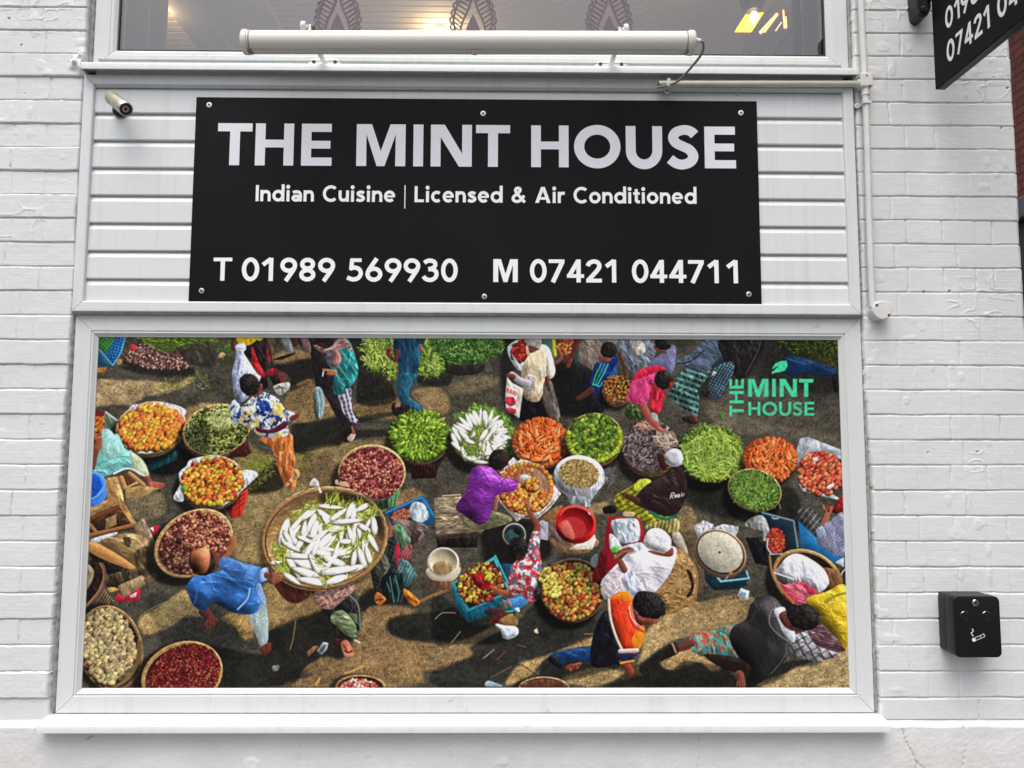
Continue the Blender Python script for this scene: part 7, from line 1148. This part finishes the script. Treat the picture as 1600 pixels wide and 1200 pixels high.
# ------------------------------------------------------------------ cigarette bin
bn = thing('cigarette_bin', 'black wall mounted cigarette bin with a white cigarette symbol', 'ash bin')
def rrect(x0, x1, z0, z1, r, n=7):
    o_ = []
    for cx2, cz2, a0 in ((x1-r, z1-r, 0), (x0+r, z1-r, 90), (x0+r, z0+r, 180), (x1-r, z0+r, 270)):
        o_ += [(cx2+r*math.cos(math.radians(a0+90*i/n)), cz2+r*math.sin(math.radians(a0+90*i/n))) for i in range(n+1)]
    return o_
BX0, BX1, BZ0, BZ1 = 1.3355, 1.4745, .9260, 1.1035
MB().prism(rrect(BX0+.001, BX1-.001, BZ0+.001, BZ1-.001, .016), -.0350, .004).build('bin_case', M['binside'], bn, smooth=True, bevel=.0012)
MB().prism(rrect(BX0+.002, BX1-.002, BZ0+.002, BZ1-.002, .016), -.0372, -.0346).build('bin_seam', M['hole'], bn)
MB().prism(rrect(BX0, BX1, BZ0, BZ1, .016), -.0800, -.0368).build('bin_cover', M['binblack'], bn, smooth=True, bevel=.0025, seg=3)
fx = lambda u: BX0+(BX1-BX0)*u; fz = lambda v: BZ0+(BZ1-BZ0)*v
q = MB().lathe((fx(.475), -.0800, fz(.895)), (0, -1, 0), [(0, .0100), (.002, .0098), (.0032, .0085), (.0030, .006)], 26).build('lock', M['chrome'], bn, smooth=True); MB().lathe((fx(.475), -.0826, fz(.893)), (0, -1, 0), [(0, .0062), (.0008, .0055)], 18).build('lock_core', M['dark_red'], q)
for u in (.235, .70):
    q = MB().lathe((fx(u), -.0800, fz(.675)), (0, -1, 0), [(-.006, .0148), (.0, .0150), (.0010, .0142), (.0004, .0128), (-.004, .0122), (-.010, .0118)], 30).build('stub_port', M['binblack'], bn, smooth=True)
    ho = MB()
    for k in range(7): th = 6.28318*k/6; rr = 0 if k == 6 else .0085; ho.lathe((fx(u)+rr*math.cos(th), -.0808, fz(.675)+rr*math.sin(th)), (0, -1, 0), [(0, .0022), (.0003, .0020)], 10)
    ho.build('port_holes', M['hole'], q)
    gl_ = MB()
    for k in range(9): th = math.radians(40+k*13); gl_.tube([(fx(u)+.0139*math.cos(th-.07), -.0812, fz(.675)+.0139*math.sin(th-.07)), (fx(u)+.0139*math.cos(th+.07), -.0812, fz(.675)+.0139*math.sin(th+.07))], .0007, 6)
    gl_.build('rim_dashes', M['chrome'], q)  # short chrome dashes along the upper part of each port rim
pc = MB(); yy = -.0803
def bar(a, b_, w, k=0):
    a, b_ = Vector(a), Vector(b_); d = (b_-a).normalized(); nn = Vector((-d.y, d.x))*w/2; pc.add([(p.x, yy-k*.0001, p.y) for p in (a+nn, b_+nn, b_-nn, a-nn)], [(0, 1, 2, 3)])
c0 = Vector((fx(.405), fz(.290))); c1 = Vector((fx(.635), fz(.365))); d = (c1-c0).normalized(); nn = Vector((-d.y, d.x))
bar(c0+nn*.0040, c1+nn*.0040, .0015); bar(c0-nn*.0040, c1-nn*.0040, .0015, 1); bar(c1+nn*.0046, c1-nn*.0046, .0016, 2); bar(c0+d*.022+nn*.004, c0+d*.022-nn*.004, .0014, 3)
pc.add([(c0.x+.0056*math.cos(a), yy-.0004, c0.y+.0056*math.sin(a)) for a in np.linspace(0, 6.1, 18)], [tuple(range(18))])
sm = sp([(fx(.395), fz(.345)), (fx(.375), fz(.375)), (fx(.350), fz(.395)), (fx(.385), fz(.420)), (fx(.400), fz(.440)), (fx(.375), fz(.470))], 4)
for a, b_ in zip(sm[:-1], sm[1:]): bar(a, b_, .0026, 5)
pc.build('cigarette_symbol', M['white'], bn, fix=False)
# ------------------------------------------------------------------ projecting sign
pj = thing('projecting_sign', 'black sign with phone numbers jutting out from the wall at the top right', 'sign')
SX = 1.3651; pz0, pz1 = 2.6775, 3.30
MB().box(SX, SX+.030, -.72, -.0600, pz0, pz1).build('sign_panel', M['black'], pj, bevel=.0015)
MB().box(SX+.003, SX+.027, -.715, -.065, pz0-.003, pz0).build('sign_edge', M['steel'], pj)
def side(name, text, y_start, z0, z1, wid):
    mb = MB(); H_ = z1-z0; yv = y_start
    for c in text:
        w = glyph(c, .185)[0]
        if c == ' ': mb.build(name, M['letter2'], pj, fix=False); mb = MB()
        else: put(mb, c, .185, lambda px_, py_, l, yv=yv: (SX-l, yv-px_*wid, z0+py_*H_), .0004)
        yv -= (w+.125)*wid
    return mb.build(name, M['letter2'], pj, fix=False)
side('phone_lettering', '01989 569930', -.1275, 2.8340, 2.9010, .0540); side('phone_lettering', '07421 044711', -.1270, 2.7270, 2.7945, .0540)
bk = MB(); bk.prism([(1.3180, 3.40), (1.3225, 2.9650), (1.3270, 2.9350), (1.3420, 2.9230), (1.3620, 2.9350), (1.3720, 2.9600), (1.3720, 3.40)], -.048, .006); bk.build('wall_bracket', M['steel'], pj, bevel=.004, seg=3)
MB().lathe((1.3440, -.048, 2.951), (0, -1, 0), [(0, .011), (.006, .010), (.012, .006), (.013, .001)], 6).build('bracket_bolt', M['steel'], pj); MB().box(1.358, 1.385, -.066, -.046, 2.98, 3.03).build('bracket_tab', M['steel'], pj); MB().box(1.358, 1.385, -.066, -.046, 3.20, 3.26).build('bracket_tab', M['steel'], pj)
# ------------------------------------------------------------------ the house across the lane
nb = thing('brick_house', 'red brick house across the lane with a dark shopfront below', 'house')
MB().box(4.6, 12, -2.5, 14, 3.75, 9.5).build('brick_storey', M['redbrick'], nb); MB().box(4.63, 12, -2.4, 13.9, -.05, 3.55).build('dark_shopfront', M['shopdark'], nb)
bd = MB().box(4.55, 12, -2.55, 14.1, 3.55, 3.75).build('shopfront_cornice', M['pipe3'], nb, bevel=.02)
for k in range(6): MB().box(4.605, 4.635, -1.6+k*2.4, .2+k*2.4, .6, 3.1).build('shop_pane', M['binside'], nb)
MB().tube([(4.50, .62, 0), (4.50, .62, 3.5)], .05, 16).build('downpipe', M['pipe3'], nb, smooth=True)
